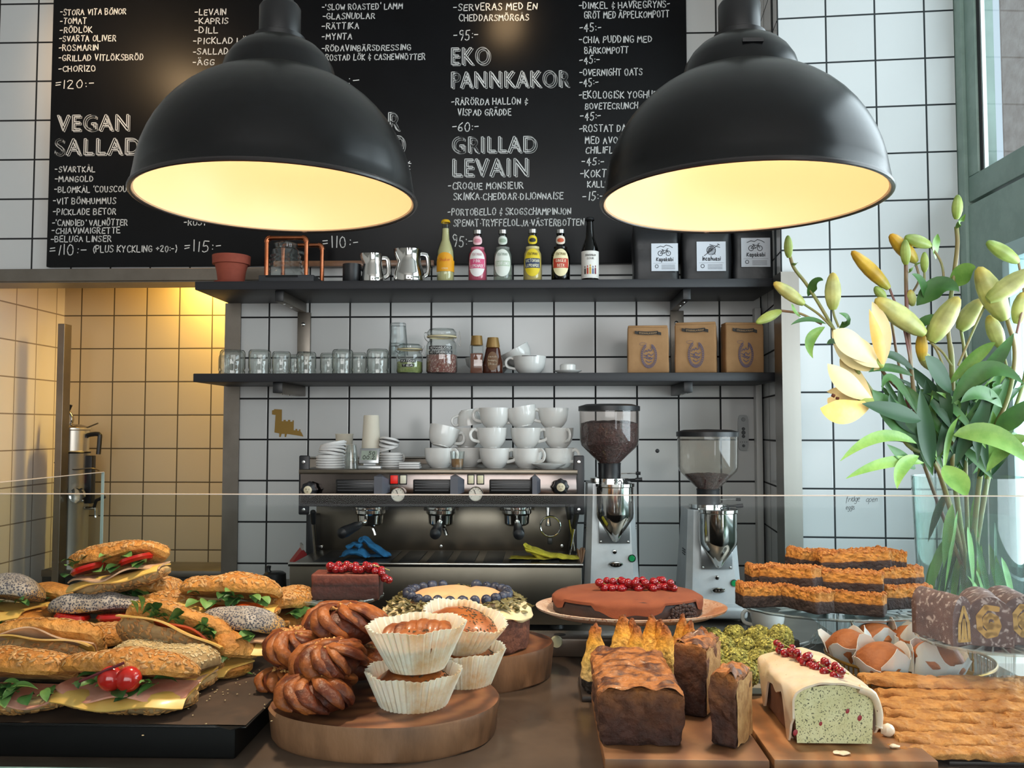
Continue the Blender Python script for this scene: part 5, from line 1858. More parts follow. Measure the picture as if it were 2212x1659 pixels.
obj('housing', ([Vector((a.x, -a.z, a.y + 38 * k)) for a in v], f), pm('pale grey plastic', '#a9abab', .4), rc)
for zz, rr_ in ((66, 4.4), (46, 3.6), (38, 4.4), (30, 3.6), (10, 3.2)):
    obj('button', lathe([(0, .003), (rr_ * k * .8, .003), (rr_ * k, 0)], 16), pm('dark grey key', '#4a4c4e', .5) if zz != 66 else pm('pale key', '#8e9090', .4), rc, loc=(0, -.012, zz * k), rot=(R(90), 0, 0))
g = G()
for i in range(4):
    g.add(box(.0025, .001, .0025, ((-7 + i * 4.6) * k, -.0124, 18 * k)))
obj('indicator_dot', g, blk, rc)
h_ = obj('wall_hole', lathe([(0, .001), (.006, .001), (.008, 0)], 12), blk, loc=W(1420, 974, WALL_Y), rot=(R(90), 0, 0))
tag(h_, 'small dark screw plug in a white tile between the two grinders', 'screw plug')
# pen writing on the white tile
g = G()
M = Matrix.Translation(org) @ Matrix.Rotation(rot_r, 4, 'Z')
Mi = M.inverted()
for t, x0, x1, yb, h in (('fridge', 1829, 1858, 1084, 13), ('open', 1872, 1895, 1084, 13), ('eggs', 1829, 1847, 1101, 11)):
    a, b = Mi @ W(x0, yb, 2.945), Mi @ W(x1, yb, 2.945)
    st, w = strokes(t, 3, .12)
    s_ = (b.x - a.x) / w
    ribbon([[(p[0] * s_ + a.x + p[1] * .004, p[1] * mpx(h, 2.95) + a.z) for p in s] for s in st], .0012, lambda p, q: Vector((p, -.0007, q)), g)
o = obj('tile_lettering', g, pm('ink #30363a', '#30363a', .6), None, smooth=False, loc=org, rot=(0, 0, rot_r))
tag(o, 'pen note fridge open eggs written on the bright wall tile beside the vase', 'wall writing')

# ------------------------------------------------------------------ boiler in the niche
Y = 3.98
k = mpx(1, Y)
ks = thing('kitchen_side_counter', 'dark low counter in the kitchen niche under the steel boiler', 'counter', (XX(190, 4.0), 4.0, 0))
obj('counter_body', bx2(-.14, 1.0, -.10, .15, 0, ZZ(1230, Y) - .03), pm('dark counter front', '#2d2a26', .5), ks)
obj('counter_top', bx2(-.14, 1.0, -.11, .15, ZZ(1230, Y) - .03, ZZ(1230, Y), .003), dsteel, ks)
zc = ZZ(1230, Y)
b = thing('water_boiler', 'tall stainless water boiler with black handles in the kitchen niche', 'boiler', (XX(160, Y), Y, zc))
z = lambda yy: ZZ(yy, Y) - zc
obj('tank', lathe([(0, 0), (33 * k, 0), (33 * k, z(982)), (34 * k, z(980)), (34 * k, z(976)), (31 * k, z(974)), (31 * k, z(930)), (33 * k, z(928)), (33 * k, z(924)), (0, z(922))], 40), pm('satin boiler steel', '#cbc5ba', .34, .75), b)
obj('lid', lathe([(0, z(916)), (14 * k, z(917)), (30 * k, z(922)), (32 * k, z(925))], 36), mst, b)
obj('band', lathe([(34 * k, z(980)), (35 * k, z(978)), (34 * k, z(976))], 40), blk, b)
obj('bracket', bx2(27 * k, 46 * k, -.02, .02, z(1090), z(985), .004), plast, b)
obj('handle', tube(smoothpath([(30 * k, -.01, z(945)), (34 * k, -.01, z(940)), (58 * k, -.01, z(938)), (60 * k, -.01, z(950)), (58 * k, -.01, z(982))], 3), 5 * k, 8), plast, b)
obj('spout_pipe', tube(smoothpath([(-10 * k, 0, z(918)), (-6 * k, 0, z(905)), (-14 * k, 0, z(890)), (-32 * k, 0, z(884))], 4), 5 * k, 10), mst, b)
obj('tap_lever', tube([(-14 * k, 0, z(888)), (-8 * k, 0, z(874))], 3.4 * k, 8), plast, b)
obj('side_lever', tube([(30 * k, -.01, z(924)), (58 * k, -.02, z(914))], 1.6 * k, 6), dsteel, b)
obj('hose', tube(smoothpath([(-34 * k, -.03, z(1000)), (10 * k, -.06, z(1014)), (50 * k, -.04, z(1012)), (58 * k, 0, z(1018))], 4), 1.6 * k, 6), dsteel, b)
obj('gauge', lathe([(0, .01), (12 * k, .01), (16 * k, .014), (17 * k, 0)], 24), chrome, b, loc=(30 * k, -33 * k, z(1070)), rot=(R(90), 0, 0))
obj('tap_body', tube([(34 * k, -.02, z(1100)), (60 * k, -.03, z(1100)), (61 * k, -.03, z(1120))], 4 * k, 8), chrome, b)
obj('tap_handle', tube([(56 * k, -.03, z(1098)), (62 * k, -.035, z(1082)), (80 * k, -.03, z(1074))], 3.6 * k, 8), plast, b)
# ------------------------------------------------------------------ serving counter and its glass case
top = pm('worn brown steel counter top', '#6c5a4e', .26, .3, '#4e4037', 5, .35, .7, bump=(22, .06, .002))
sc = thing('serving_counter', 'display counter with worn brown top that carries all the sandwiches and cakes', 'counter', (0, 1.15, 0))
obj('counter_body', bx2(-1.5, .86, 0.01, .56, 0, CT - .03), pm('dark counter body', '#2b2522', .6), sc)
obj('counter_top', bx2(-1.5, .86, -.01, .72, CT - .03, CT, .003), top, sc)
ld = thing('counter_ledge', 'brown steel ledge along the back edge of the display counter', 'ledge', (0, 1.737, CT))
obj('ledge_body', bx2(-.86, .50, 0, .07, 0, .036, .004), top, ld)
kn = obj('round_button', lathe([(0, .006), (.010, .006), (.012, 0)], 24), pm('cream button', '#c9c4a2', .4), ld, loc=(XX(1201, 1.737), 0, ZZ(1386, 1.737) - CT), rot=(R(90), 0, 0))
obj('ledge_hole', lathe([(0, .0006), (.0115, .0006), (.0115, 0)], 24), pm('dark hole', '#1a120d', .8), ld, loc=(XX(1208, 1.77), .032, .036))
pn = glass('display case glass', '#f3f6f6', '#d4dedc', .3)
gz = ZZ(1070, 1.147)
ge = pm('green glass edge', '#8fb0a8', .2, trans=.0, coat=.5)
gc = thing('glass_case', 'clear frameless glass front and side pane shielding the food on the counter', 'glass case', (0, 1.147, CT))
obj('front_pane', bx2(-1.5, .9, -.003, .003, 0.001, gz - CT), pn, gc)
obj('front_edge', bx2(-1.5, .9, -.003, .003, gz - CT, gz - CT + .0012), pm('polished glass edge', '#c9b8a6', .2, coat=.6), gc)
obj('side_pane', bx2(-.933, -.927, .003, .70, .001, gz - CT - .006), pn, gc)
obj('side_edge', bx2(-.933, -.927, .003, .70, gz - CT - .006, gz - CT - .0048), pm('polished glass edge', '#c9b8a6', .2), gc)
obj('side_post_edge', bx2(-.933, -.927, .70, .7012, .001, gz - CT - .006), pm('pale glass edge', '#aebdb9', .2), gc)
obj('front_channel', bx2(-1.5, .9, -.016, -.004, 0, .006, .001), pm('frosted aqua glass channel', '#7fa6a6', .5, 0, '#9dbcba', 60), gc)

# ------------------------------------------------------------------ sandwich tray
oT = CT + .049
rs = obj('tray_shade_riser', bx2(-.86, -.41, 1.19, 1.64, CT, oT - .003, .004), pm('black tray shade block', '#070606', .6, spec=.2))  # black block front stands in for the shade beneath the raised tray
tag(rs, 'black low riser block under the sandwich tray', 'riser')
tr = thing('baking_tray', 'dark baking tray with brown paper full of sandwiches', 'tray', (-.63, 1.41, oT))
obj('tray_sheet', bx2(-.235, .240, -.236, .236, -.002, 0, .0008), pm('dark baked tray steel', '#1d1b1b', .35, .5), tr)


def lip(u, v):
    x = -.235 + .475 * u
    y = -.236 - .006 * v
    z = .0025 * v
    if u > .93:
        z -= .006 * math.sin(PI * (u - .93) / .07) * v
    return Vector((x, y, z))


obj('front_lip', sheet(lip, 24, 2, .0012), pm('dark baked tray steel', '#1d1b1b', .35, .5), tr)
obj('tray_paper', (rough(sheet(lambda u, v: Vector((-.23 + .468 * u, -.232 + .464 * v, .0012)), 24, 24)[0], .0012, 30), sheet(lambda u, v: Vector((u, v, 0)), 24, 24)[1]), pm('brown baking paper', '#4a3629', .75, 0, '#3a2a20', 14), tr)
sd = ell(.0018, .0012, .0008, 5, 3)
g = G()
rg = random.Random(11)
for i in range(70):
    g.add(sd, T(.12 + rg.gauss(.04, .05), -.06 + rg.gauss(0, .09), .003, 0, 0, rg.uniform(0, 6)))
obj('crumb_speck', g, pm('loose seeds', '#b9a27c', .8), tr, kind='stuff')

# breads
crust = layered('golden seeded crust', [(0, '#dcb57a'), (.25, '#d6a158'), (.6, '#cd8a3c'), (1, '#bd7529')], .6, 26, .35, (120, 1.0, .006))
crust2 = layered('pale floured crust', [(0, '#8f7551'), (.45, '#a88a60'), (.8, '#b0905f'), (1, '#c2a878')], .7, 30, .2, (70, .5, .003))
poppy = layered('poppy seed crust', [(0, '#c6a067'), (.42, '#b98a48'), (.48, '#c0955a'), (.58, '#b3a494'), (1, '#a8a09c')], .75, 22, .9, (220, .9, .003), speck=('#4b4a54', 300, .44))
seedm = pm('pale seeds', '#c4945a', .5, 0, '#a87440', 160)
sesm = pm('sesame seeds', '#c7b086', .55)
cheese = pm('yellow cheese', '#e3b968', .42, 0, '#dcae58', 20, sss=(.2, .006), coat=.1)
ham = pm('pink ham', '#dda28c', .42, 0, '#cf8a76', 30, coat=.2)
turkey = pm('pale cooked ham', '#c9a586', .45, 0, '#b78f70', 30, coat=.15)
tomm = pm('tomato flesh', '#b3170f', .18, 0, '#98130d', 20, coat=.5)
tomm2 = pm('orange roasted pepper', '#b4481a', .25, 0, '#9c3812', 20, coat=.4)
leafm = pm('salad leaf green', '#35622a', .5, 0, '#24481c', 30, coat=.1)
leafm2 = pm('pale salad leaf', '#6f9550', .5, 0, '#557c3a', 30)
beet = pm('red leaf stalk', '#5e1f26', .5)
SEED = ell(.0046, .0021, .0011, 6, 4)
SES = ell(.0022, .0014, .0009, 5, 3)


def rocket(g, p, size, rg):
    a = rg.uniform(-1.2, 1.2)
    d_ = Vector((math.sin(a), -math.cos(a) * .8, rg.uniform(-.1, .5))).normalized() * size
    g.add(leaf(p, p + d_ * .55 + Vector((0, 0, size * .25)), p + d_ + Vector((0, 0, -size * .12)), size * rg.uniform(.16, .26), .3, (rg.uniform(-.4, .4), -.3, 1), 8, .6))
    if rg.random() < .6:
        for s_ in (-1, 1):
            q = p + d_ * .45
            e = d_.cross(Vector((0, 0, 1))).normalized() * s_ * size * .28
            g.add(leaf(q, q + e * .6, q + e + d_ * .12, size * .08, .2, (0, 0, 1), 4))


def sandwich(lb, px, py, Y, Lpx, rot, seed, kind='seed', fill='cheese tomato', opening=14, Wd=.088, under='crust2'):
    L = mpx(Lpx, Y)
    rg = random.Random(seed * 13 + 5)
    s = thing('sandwich', lb, 'sandwich', W(px, py, Y), tuple(R(a) for a in rot), 'sandwiches on the baking tray')
    top_m = {'seed': crust, 'sesame': crust2, 'poppy': poppy, 'plain': crust}[kind]
    rx, ry = L / 2, Wd / 2
    ht, hb = .036, .026
    v, f = dome(rx, ry, ht, .74, 44, 9, .3, .0075, 22, seed)
    Mx = Matrix.Translation((0, ry * .8, .006)) @ Matrix.Rotation(R(-opening), 4, 'X') @ Matrix.Translation((0, -ry * .8, 0))
    v = [Mx @ q for q in v]
    t = obj('top_bun', (v, f), top_m, s)
    up = (Mx.to_3x3() @ Vector((0, 0, 1)))
    if kind == 'seed' or kind == 'sesame':
        n = 430 if kind == 'seed' else 800
        obj('seed_coating', scatter((v, f), n, SEED if kind == 'seed' else SES, rg, lambda c, nn: nn.dot(up) > .12, -.0006), seedm if kind == 'seed' else sesm, t, kind='stuff')
    vb, fb = dome(rx * .98, ry * .97, hb, .74, 44, 8, .3, .006, 22, seed + 50)
    vb = [Vector((q.x, q.y, -q.z)) for q in vb]
    fb = [tuple(reversed(q)) for q in fb]
    b = obj('bottom_bun', (vb, fb), {'crust2': crust2, 'crust': crust, 'poppy': poppy}[under], s)
    if kind in ('seed', 'sesame'):
        obj('seed_coating', scatter((vb, fb), 240, SEED, rg, lambda c, nn: nn.z < .2 and c.y < ry * .4, -.0006), seedm, b, kind='stuff')
    lay = fill.split()
    z = .0015
    gap = (2 * ry * math.sin(R(opening)))
    for it in lay:
        ph = rg.uniform(0, 6)
        if it in ('cheese', 'ham', 'turkey'):
            out = {'cheese': .012, 'ham': .008, 'turkey': .010}[it] + rg.uniform(-.003, .004)
            wv = .003 if it == 'cheese' else .006

            def fn(u, v, z=z, out=out, wv=wv, ph=ph, sq=(it == 'cheese')):
                a = -1 + 2 * u
                hw = rx * .94
                x = a * hw
                yb = -(ry + out) * (1 - abs(a) ** (3.2 if sq else 2.2) * (.30 if sq else .5))
                y = ry * .55 + (yb - ry * .55) * v
                zz = z + wv * math.sin(a * 5 + ph) * v - .010 * max(0, (v - .72) / .28) ** 2 * (1 if sq else .4)
                return Vector((x, y, zz))
            obj(it.replace('turkey', 'ham') + '_slice', sheet(fn, 26, 8, .0024), {'cheese': cheese, 'ham': ham, 'turkey': turkey}[it], s)
            z += .0042
        elif it == 'tomato':
            for i in range(2):
                x = rx * (-.42 + .8 * i) + rg.uniform(-.01, .01)
                tv, tf = lathe([(0, 0), (.026, 0), (.029, .005), (.026, .010), (0, .010)], 24)
                obj('tomato_slice', (tv, tf), tomm, s, loc=(x, -ry * .58, z + .001), rot=(R(-4), R(rg.uniform(-8, 8)), 0))
            z += .011
        elif it == 'pepper':
            def fp(u, v, z=z):
                a = -1 + 2 * u
                return Vector((a * rx * .6 + .01, -(ry + .004) * (1 - a * a * .3) + .02 * (1 - v), z + .003 * math.sin(a * 4) - .003 * v))
            obj('pepper_strip', sheet(fp, 18, 3, .003), tomm2, s)
            z += .004
        elif it == 'cherry':
            for i, (x, q) in enumerate(((-.012, .017), (.012, .0175))):
                obj('cherry_tomato', ell(q, q * .95, q, 18, 12), pm('cherry tomato skin', '#b51c12', .12, coat=.6), s, loc=(x + .005, -ry * .86 - .006, z + .013), rot=(0, R(20 * i), 0))
        elif it in ('leaf', 'rocket', 'lots'):
            n = {'leaf': 5, 'rocket': 9, 'lots': 18}[it]
            for j in range(2):
                g = G()
                for i in range(n // 2 + 1):
                    x = rx * rg.uniform(-.8, .8)
                    p = Vector((x, -ry * rg.uniform(.35, .8), z + rg.uniform(.001, .006)))
                    if it == 'leaf':
                        g.add(leaf(p, p + Vector((rg.uniform(-.01, .01), -.02, .008)), p + Vector((rg.uniform(-.02, .02), -.031, rg.uniform(-.010, .002))), .011, .3, (rg.uniform(-.5, .5), -.2, 1), 8, .6))
                    else:
                        rocket(g, p, rg.uniform(.026, .038), rg)
                obj('salad_leaf', g, leafm if j == 0 else leafm2, s)
            z += .006
        elif it == 'stalk':
            obj('leaf_stalk', tube(bez((-.045, -ry - .006, z + .004), (-.02, -ry - .012, z + .016), (.012, -ry - .004, z + .03), 6), .0022, 6), beet, s)
    return s


sandwich('seeded sandwich with two cherry tomatoes bulging out, at the tray front edge', 280, 1490, 1.238, 292, (0, 2, 3), 1, 'seed', 'cheese ham leaf cherry rocket stalk', 20, .1)
sandwich('seeded sandwich with pink ham and dark leaves, cut off at the tray front', 44, 1494, 1.238, 240, (0, 0, -4), 2, 'seed', 'ham leaf rocket', 22, .1)
sandwich('sandwich on its back showing seeded underside with cheese on top, above the ham sandwich', 88, 1418, 1.345, 255, (-52, 3, 2), 3, 'seed', 'cheese turkey', 13)
sandwich('seeded sandwich leaning open upward, overflowing with rocket and roasted pepper', 372, 1388, 1.385, 250, (-48, 17, -2), 4, 'seed', 'cheese pepper lots', 16)
sandwich('sesame seed sandwich lying under the rocket sandwich, ham showing at its end', 352, 1452, 1.335, 235, (6, 3, -8), 5, 'sesame', 'turkey cheese leaf', 8)
sandwich('seeded sandwich end between the pepper sandwich and the poppy one with tomato', 236, 1406, 1.45, 150, (0, 0, 60), 6, 'seed', 'cheese', 8, .085, 'crust')
sandwich('sandwich with pale ham and tomato near the side glass, middle height of the pile', 40, 1384, 1.48, 200, (-14, 4, 6), 7, 'plain', 'turkey tomato leaf', 10)
sandwich('poppy seed sandwich with thick red tomato slices below the topmost sandwich', 212, 1348, 1.50, 215, (0, 0, 4), 8, 'poppy', 'cheese leaf tomato', 18, .09)
sandwich('topmost seeded sandwich of the pile with tomato, lettuce and cheese sticking out', 262, 1243, 1.53, 205, (-4, -11, 3), 9, 'seed', 'cheese turkey leaf tomato rocket', 22, .095)
sandwich('seeded sandwich half hidden behind the topmost one, leaves at its tip', 322, 1297, 1.60, 140, (0, 6, -20), 10, 'seed', 'leaf rocket', 14)
sandwich('poppy seed sandwich with cheese and leaves beside the side glass', 0, 1312, 1.50, 180, (0, 2, -6), 11, 'poppy', 'cheese leaf rocket', 18, .095, 'crust')
sandwich('plain sandwich with square cheese slices and one leaf, behind the poppy ones', 112, 1318, 1.60, 130, (-20, 4, 5), 12, 'plain', 'cheese cheese leaf', 10, .085)
sandwich('long seeded sandwich with leaves and orange pepper, near the cinnamon buns', 497, 1308, 1.515, 215, (-2, 3, 6), 13, 'seed', 'cheese pepper leaf rocket', 16, .095, 'crust')
sandwich('round seeded sandwich end seen behind the cinnamon buns', 622, 1322, 1.585, 130, (0, 0, 75), 14, 'seed', 'leaf', 6, .088, 'crust')
sandwich('poppy seed sandwich with cheese corner under the long seeded one', 520, 1378, 1.46, 175, (0, 5, -10), 15, 'poppy', 'cheese turkey leaf', 14, .09, 'crust')
sandwich('lowest plain sandwich beside the bare tray paper, leaves hanging out', 480, 1422, 1.42, 140, (0, 6, -30), 16, 'plain', 'cheese leaf rocket', 12, .085, 'crust')
sandwich('sandwich with pale ham and leaf standing behind the rocket sandwich', 372, 1346, 1.52, 170, (-24, 6, 8), 17, 'seed', 'turkey leaf', 12, .085, 'crust')
sandwich('brown sandwich underneath the cheese slices, next to the tomato poppy one', 108, 1362, 1.56, 150, (0, 0, -12), 18, 'plain', 'cheese', 8, .085, 'crust')
lf = thing('loose_leaf', 'single pale green salad leaf lying on the bare tray paper', 'leaf', (onz(522, 1458, oT + .004)))
obj('leaf_blade', leaf((-.016, 0, 0), (0, -.004, .008), (.018, .002, 0), .009, .3, (0, 0, 1)), leafm2, lf)

# ------------------------------------------------------------------ log boards
bark = wood('log slice wood', '#94603e', '#824e32', '#643a24', 'ring', 9.0, .5)
side = pm('pale sapwood side', '#94694a', .6, 0, '#4f341f', 9, .40, .70, bump=(30, .7, .006), stretch=(1, 1, .35))


def log_board(lb, cx, cy, rx, ry, h, seed):
    p = thing('log_board', lb, 'serving board', (cx, cy, CT))
    ol = oval(rx, ry, 72, .95, .05, seed)
    v, f = [], []
    lv = [(.955, 0), (.975, .004), (.985, h * .5), (1.0, h - .005), (.985, h)]
    for s_, z in lv:
        v += [Vector((x * s_, y * s_, z)) + noise.noise_vector(Vector((x * 14, y * 14, z * 8 + seed))) * .004 * (0 < z < h) for x, y in ol]
    n = len(ol)
    for i in range(len(lv) - 1):
        for k_ in range(n):
            j = (k_ + 1) % n
            f.append((i * n + k_, i * n + j, (i + 1) * n + j, (i + 1) * n + k_))
    f.append(tuple(reversed(range(n))))
    obj('log_side', (v, f), side, p, label='pale side of the log slice')
    obj('board_face', ([Vector((x * .985, y * .985, h)) for x, y in ol] + [Vector((0, 0, h + .0004))], [(k_, (k_ + 1) % n, n) for k_ in range(n)]), bark, p)
    return p


BH = .048
log_board('thick oval log slice at the counter front carrying cinnamon buns and muffins', -.228, 1.325, .163, .155, BH, 3)
log_board('thick log slice behind the muffins carrying the blueberry cake', -.148, 1.605, .166, .126, BH + .012, 8)
bz = CT + BH + .0006

# ------------------------------------------------------------------ cinnamon buns
dough = pm('glazed cinnamon dough', '#a55c29', .46, 0, '#5c2611', 24, .38, .60, bump=(80, .8, .004), coat=0, spec=.35)
dough2 = pm('dark cinnamon dough', '#6f3116', .46, 0, '#3d160a', 30, .4, .62, bump=(80, .9, .004), coat=0, spec=.35)
nut = pm('chopped almond', '#b9783a', .6, 0, '#d3a05c', 200)


def cinnamon(lb, px, pyb, Y, wpx, rot, seed, hs=.75):
    r = mpx(wpx, Y) / 2
    p = thing('cinnamon_bun', lb, 'cinnamon bun', W(px, pyb, Y), tuple(R(a) for a in rot), 'cinnamon buns on the log board')
    rz = r * hs * .62
    v, f = ell(r * .86, r * .84, rz * .9, 24, 14)
    v = [Vector((q.x, q.y, max(-rz * .75, q.z) + rz * .75)) for q in v]
    obj('bun_core', (v, f), dough2, p)
    rg = random.Random(seed)
    n = 15
    for i in range(n):
        a0 = 2 * PI * i / n + rg.uniform(-.25, .25)
        tw = rg.uniform(.5, 1.7)
        P, RR = [], []
        for k_ in range(13):
            t = k_ / 12
            th = R(8) + R(112) * t
            ph = a0 + tw * t * 1.1
            w = 1 + (.03 + .09 * (i % 3)) * .8 * math.sin(PI * t + .4) + rg.uniform(-.015, .015)
            P.append(Vector((r * .90 * w * math.sin(th) * math.cos(ph), r * .88 * w * math.sin(th) * math.sin(ph), max(-rz * .70, rz * .96 * w * math.cos(th)) + rz * .75)))
            RR.append(r * (.05 + (.10 + .05 * (i % 2)) * math.sin(PI * min(1, t * .9 + .1))))
        tv, tf = tube(P, RR, 12, flat=.55)
        obj('dough_strand', (rough(tv, .0022, 75, seed + i), tf), dough if i % 3 else dough2, p)
    obj('dough_knot', (rough(ell(r * .34, r * .3, r * .2, 18, 10)[0], .004, 40, seed), ell(1, 1, 1, 18, 10)[1]), dough, p, loc=(0, 0, rz * 1.62))
    g = G()
    for i in range(26):
        a, q = rg.uniform(0, 6.28), r * .5 * rg.random() ** .6
        g.add(box(.006, .0045, .003, bev=.0008, seg=1), T(q * math.cos(a), q * math.sin(a), rz * 1.79 - q * q * 8 + .002, rg.uniform(-1, 1), rg.uniform(-1, 1), a, rg.uniform(.7, 1.3)))
    obj('nut_sprinkle', g, nut, p, kind='stuff')
    return p


cinnamon('cinnamon bun at the front of the log board, at the bottom of the stack', 685, 1532, 1.245, 178, (0, 0, 10), 1)
cinnamon('dark cinnamon bun at the tray side of the log board, lowest of the rear ones', 612, 1492, 1.335, 112, (0, 0, 60), 2)
cinnamon('cinnamon bun lying on the front bottom one, beside the paper muffin cups', 714, 1462, 1.275, 156, (R(0), -6, 40), 3, .85)
cinnamon('cinnamon bun on the dark lowest one, facing the sandwich tray', 634, 1428, 1.35, 126, (0, -10, 90), 4, .95)
cinnamon('topmost big cinnamon bun with chopped almonds', 745, 1390, 1.375, 176, (-4, 4, 20), 5, .85)
cinnamon('cinnamon bun in the shadow behind the muffins, under the topmost bun', 775, 1462, 1.385, 140, (0, 0, 130), 6, .8)

# ------------------------------------------------------------------ muffins in fluted paper
fl = pm('translucent fluted baking paper', '#f5e8d2', .65, 0, '#d3a068', 14, .48, .70, trans=0, sss=(.3, .004))
mdough = pm('speckled muffin crumb', '#b07338', .7, 0, '#8a5226', 40, .4, .65, bump=(70, .8, .003), col3='#2d261f', n3=(130, .66, .72))
mcrust = pm('baked muffin top', '#a35a24', .42, 0, '#7f3d18', 26, .4, .65, bump=(60, .6, .003), coat=.25)
mint = pm('dried herb flecks', '#4a4230', .8)


def muffin(lb, px, pyb, Y, rt, rb, h, rot, seed, top='dome'):
    p = thing('muffin', lb, 'muffin', W(px, pyb, Y), tuple(R(a) for a in rot), 'muffins in fluted paper cups')
    n = 200
    fl_n = 44
    v, f = [], []
    lv = [(0.0, 0), (.12, 1), (.5, 1), (.85, 1), (1.0, 1.25), (1.0, -1.25), (.5, -1), (.04, -1)]
    rows = []
    for t, s_ in lv:
        rr = rb + (rt - rb) * t
        z = h * t
        rows.append(len(v))
        for k_ in range(n):
            a = 2 * PI * k_ / n
            fl_ = .0024 * (t * .9 + .35) * (abs(((k_ * fl_n / n) % 1) * 2 - 1) * 2 - 1) * (1 if t > .01 else 0)
            o_ = fl_ - (.0008 if s_ < 0 else 0)
            zz = z + (.0015 * math.sin(a * 7 + seed) if t > .9 else 0)
            v.append(Vector(((rr + o_) * math.cos(a), (rr + o_) * math.sin(a), zz)))
    for a, b in zip(rows, rows[1:]):
        for k_ in range(n):
            j = (k_ + 1) % n
            f.append((a + k_, a + j, b + j, b + k_))
    f.append(tuple(reversed(range(n))))
    obj('paper_cup', (v, f), fl, p, sharp=20)
    th = h * (.66 if top == 'dome' else .60)
    rr = rb + (rt - rb) * .62 - .003
    mv, mf = lathe([(0, .002), (rb * .92, .002), (rr, th), (rr * .97, th + .006), (rr * .7, th + .016), (rr * .4, th + .021), (0, th + .022)], 40)
    b = obj('muffin_body', (rough(mv, .003, 35, seed), mf), mcrust, p)
    rg = random.Random(seed)
    if top == 'swirl':
        for i in range(6):
            a = R(150 + i * 10)
            q = [Vector((-rr * .7 + rr * .28 * i, -rr * .5, th + .010)), Vector((-rr * .62 + rr * .27 * i, 0, th + .034 - .004 * abs(i - 3))), Vector((-rr * .5 + rr * .22 * i, rr * .5, th + .012))]
            obj('dough_strand', tube(bez(*q, 8), [.006, .009, .011, .012, .012, .012, .011, .009, .006], 10, flat=.7), dough if i % 2 else mcrust, b)
    g = scatter((mv, mf), 130, ell(.0022, .0008, .0006, 5, 3), rg, lambda c, nn: nn.z > .4 and c.x > -.01, -.001)
    obj('herb_sprinkle', g, mint, b, kind='stuff')
    return p


muffin('muffin in white fluted paper at the log board front, under another muffin', 893, 1541, 1.285, .0685, .0425, .064, (0, 0, 0), 1)
muffin('muffin with dough swirl in fluted paper stacked on the front muffin', 902, 1442, 1.285, .0715, .0400, .064, (0, -2, 0), 2, 'swirl')
muffin('muffin in fluted paper leaning back, its top facing the picture, before the blueberry cake', 992, 1396, 1.40, .066, .040, .052, (8, 12, 0), 3)
muffin('muffin in fluted paper half hidden behind the front muffins, standing on the log board', 1002, 1484, 1.395, .064, .040, .062, (0, 0, 0), 4)

# ------------------------------------------------------------------ blueberry cake
crumb = pm('dark chocolate crumb', '#6b3d2b', .9, 0, '#4a261b', 90, .4, .65, bump=(140, 1.0, .004))
cream = pm('cream frosting', '#e0cda4', .5, 0, '#d6bf92', 10, bump=(18, .25, .004), sss=(.2, .006))
peach = pm('peach frosting', '#dcae82', .45, 0, '#d2a275', 8, bump=(14, .3, .004), sss=(.2, .006))
cz = CT + BH + .0126
bc = thing('blueberry_cake', 'dark cake with cream frosting, pumpkin seeds and a ring of blueberries', 'cake', (-.148, 1.585, cz))
v, f = lathe([(0, 0), (.122, 0), (.127, .004), (.128, .055), (.126, .062), (0, .062)], 72, 1, .9)
obj('cake_base', (rough(v, .0025, 60), f), crumb, bc)


def frost(u, v):
    a = 2 * PI * u
    drip = .012 * max(0, math.sin(5 * a + 1)) ** 2 + .008 * math.sin(9 * a) + .016 * max(0, math.sin(3 * a + 2.2)) ** 4
    if v < .25:
        t = v / .25
        r, z = .1305 + .004 * math.sin(PI * t), .060 - drip * (1 - t)
    else:
        t = (v - .25) / .75
        r, z = .131 * math.cos(t * PI / 2) ** .7, .060 + .020 * math.sin(t * PI / 2) ** .8
    return Vector((r * math.cos(a), r * .9 * math.sin(a), z)) + noise.noise_vector(Vector((r * math.cos(a) * 40, r * math.sin(a) * 40, z * 30))) * .0025


v, f = sheet(frost, 96, 18)
obj('cream_layer', (v, f), cream, bc)
pv, pf = lathe([(.088, .076), (.086, .084), (.07, .0925), (.045, .097), (0, .098)], 64, 1, .9)
pv = [q + Vector((0, 0, .006 * math.exp(-((q.x + .005 - q.y * .5) / .012) ** 2) * (-1) * (q.length > 0) * (1 if q.z > .09 else 0))) for q in pv]
obj('peach_layer', (rough(pv, .0015, 20), pf), peach, bc)
ps = ell(.0075, .0042, .0014, 8, 4)
rg = random.Random(5)
g = G()
for i in range(300):
    a = rg.uniform(0, 6.28)
    r = .104 + rg.gauss(.006, .010)
    g.add(ps, T(r * math.cos(a), r * .9 * math.sin(a), .0835 - max(0, r - .105) * .75 + rg.uniform(0, .004), rg.uniform(-.6, .6), rg.uniform(-.6, .6), rg.uniform(0, 6.28)))
obj('pumpkin_seed_topping', g, pm('pumpkin seeds', '#57502f', .5, 0, '#75693f', 200), bc, kind='stuff')
bluem = pm('blueberry skin', '#262a3d', .45, 0, '#454b63', 70, .45, .7)
b0 = None
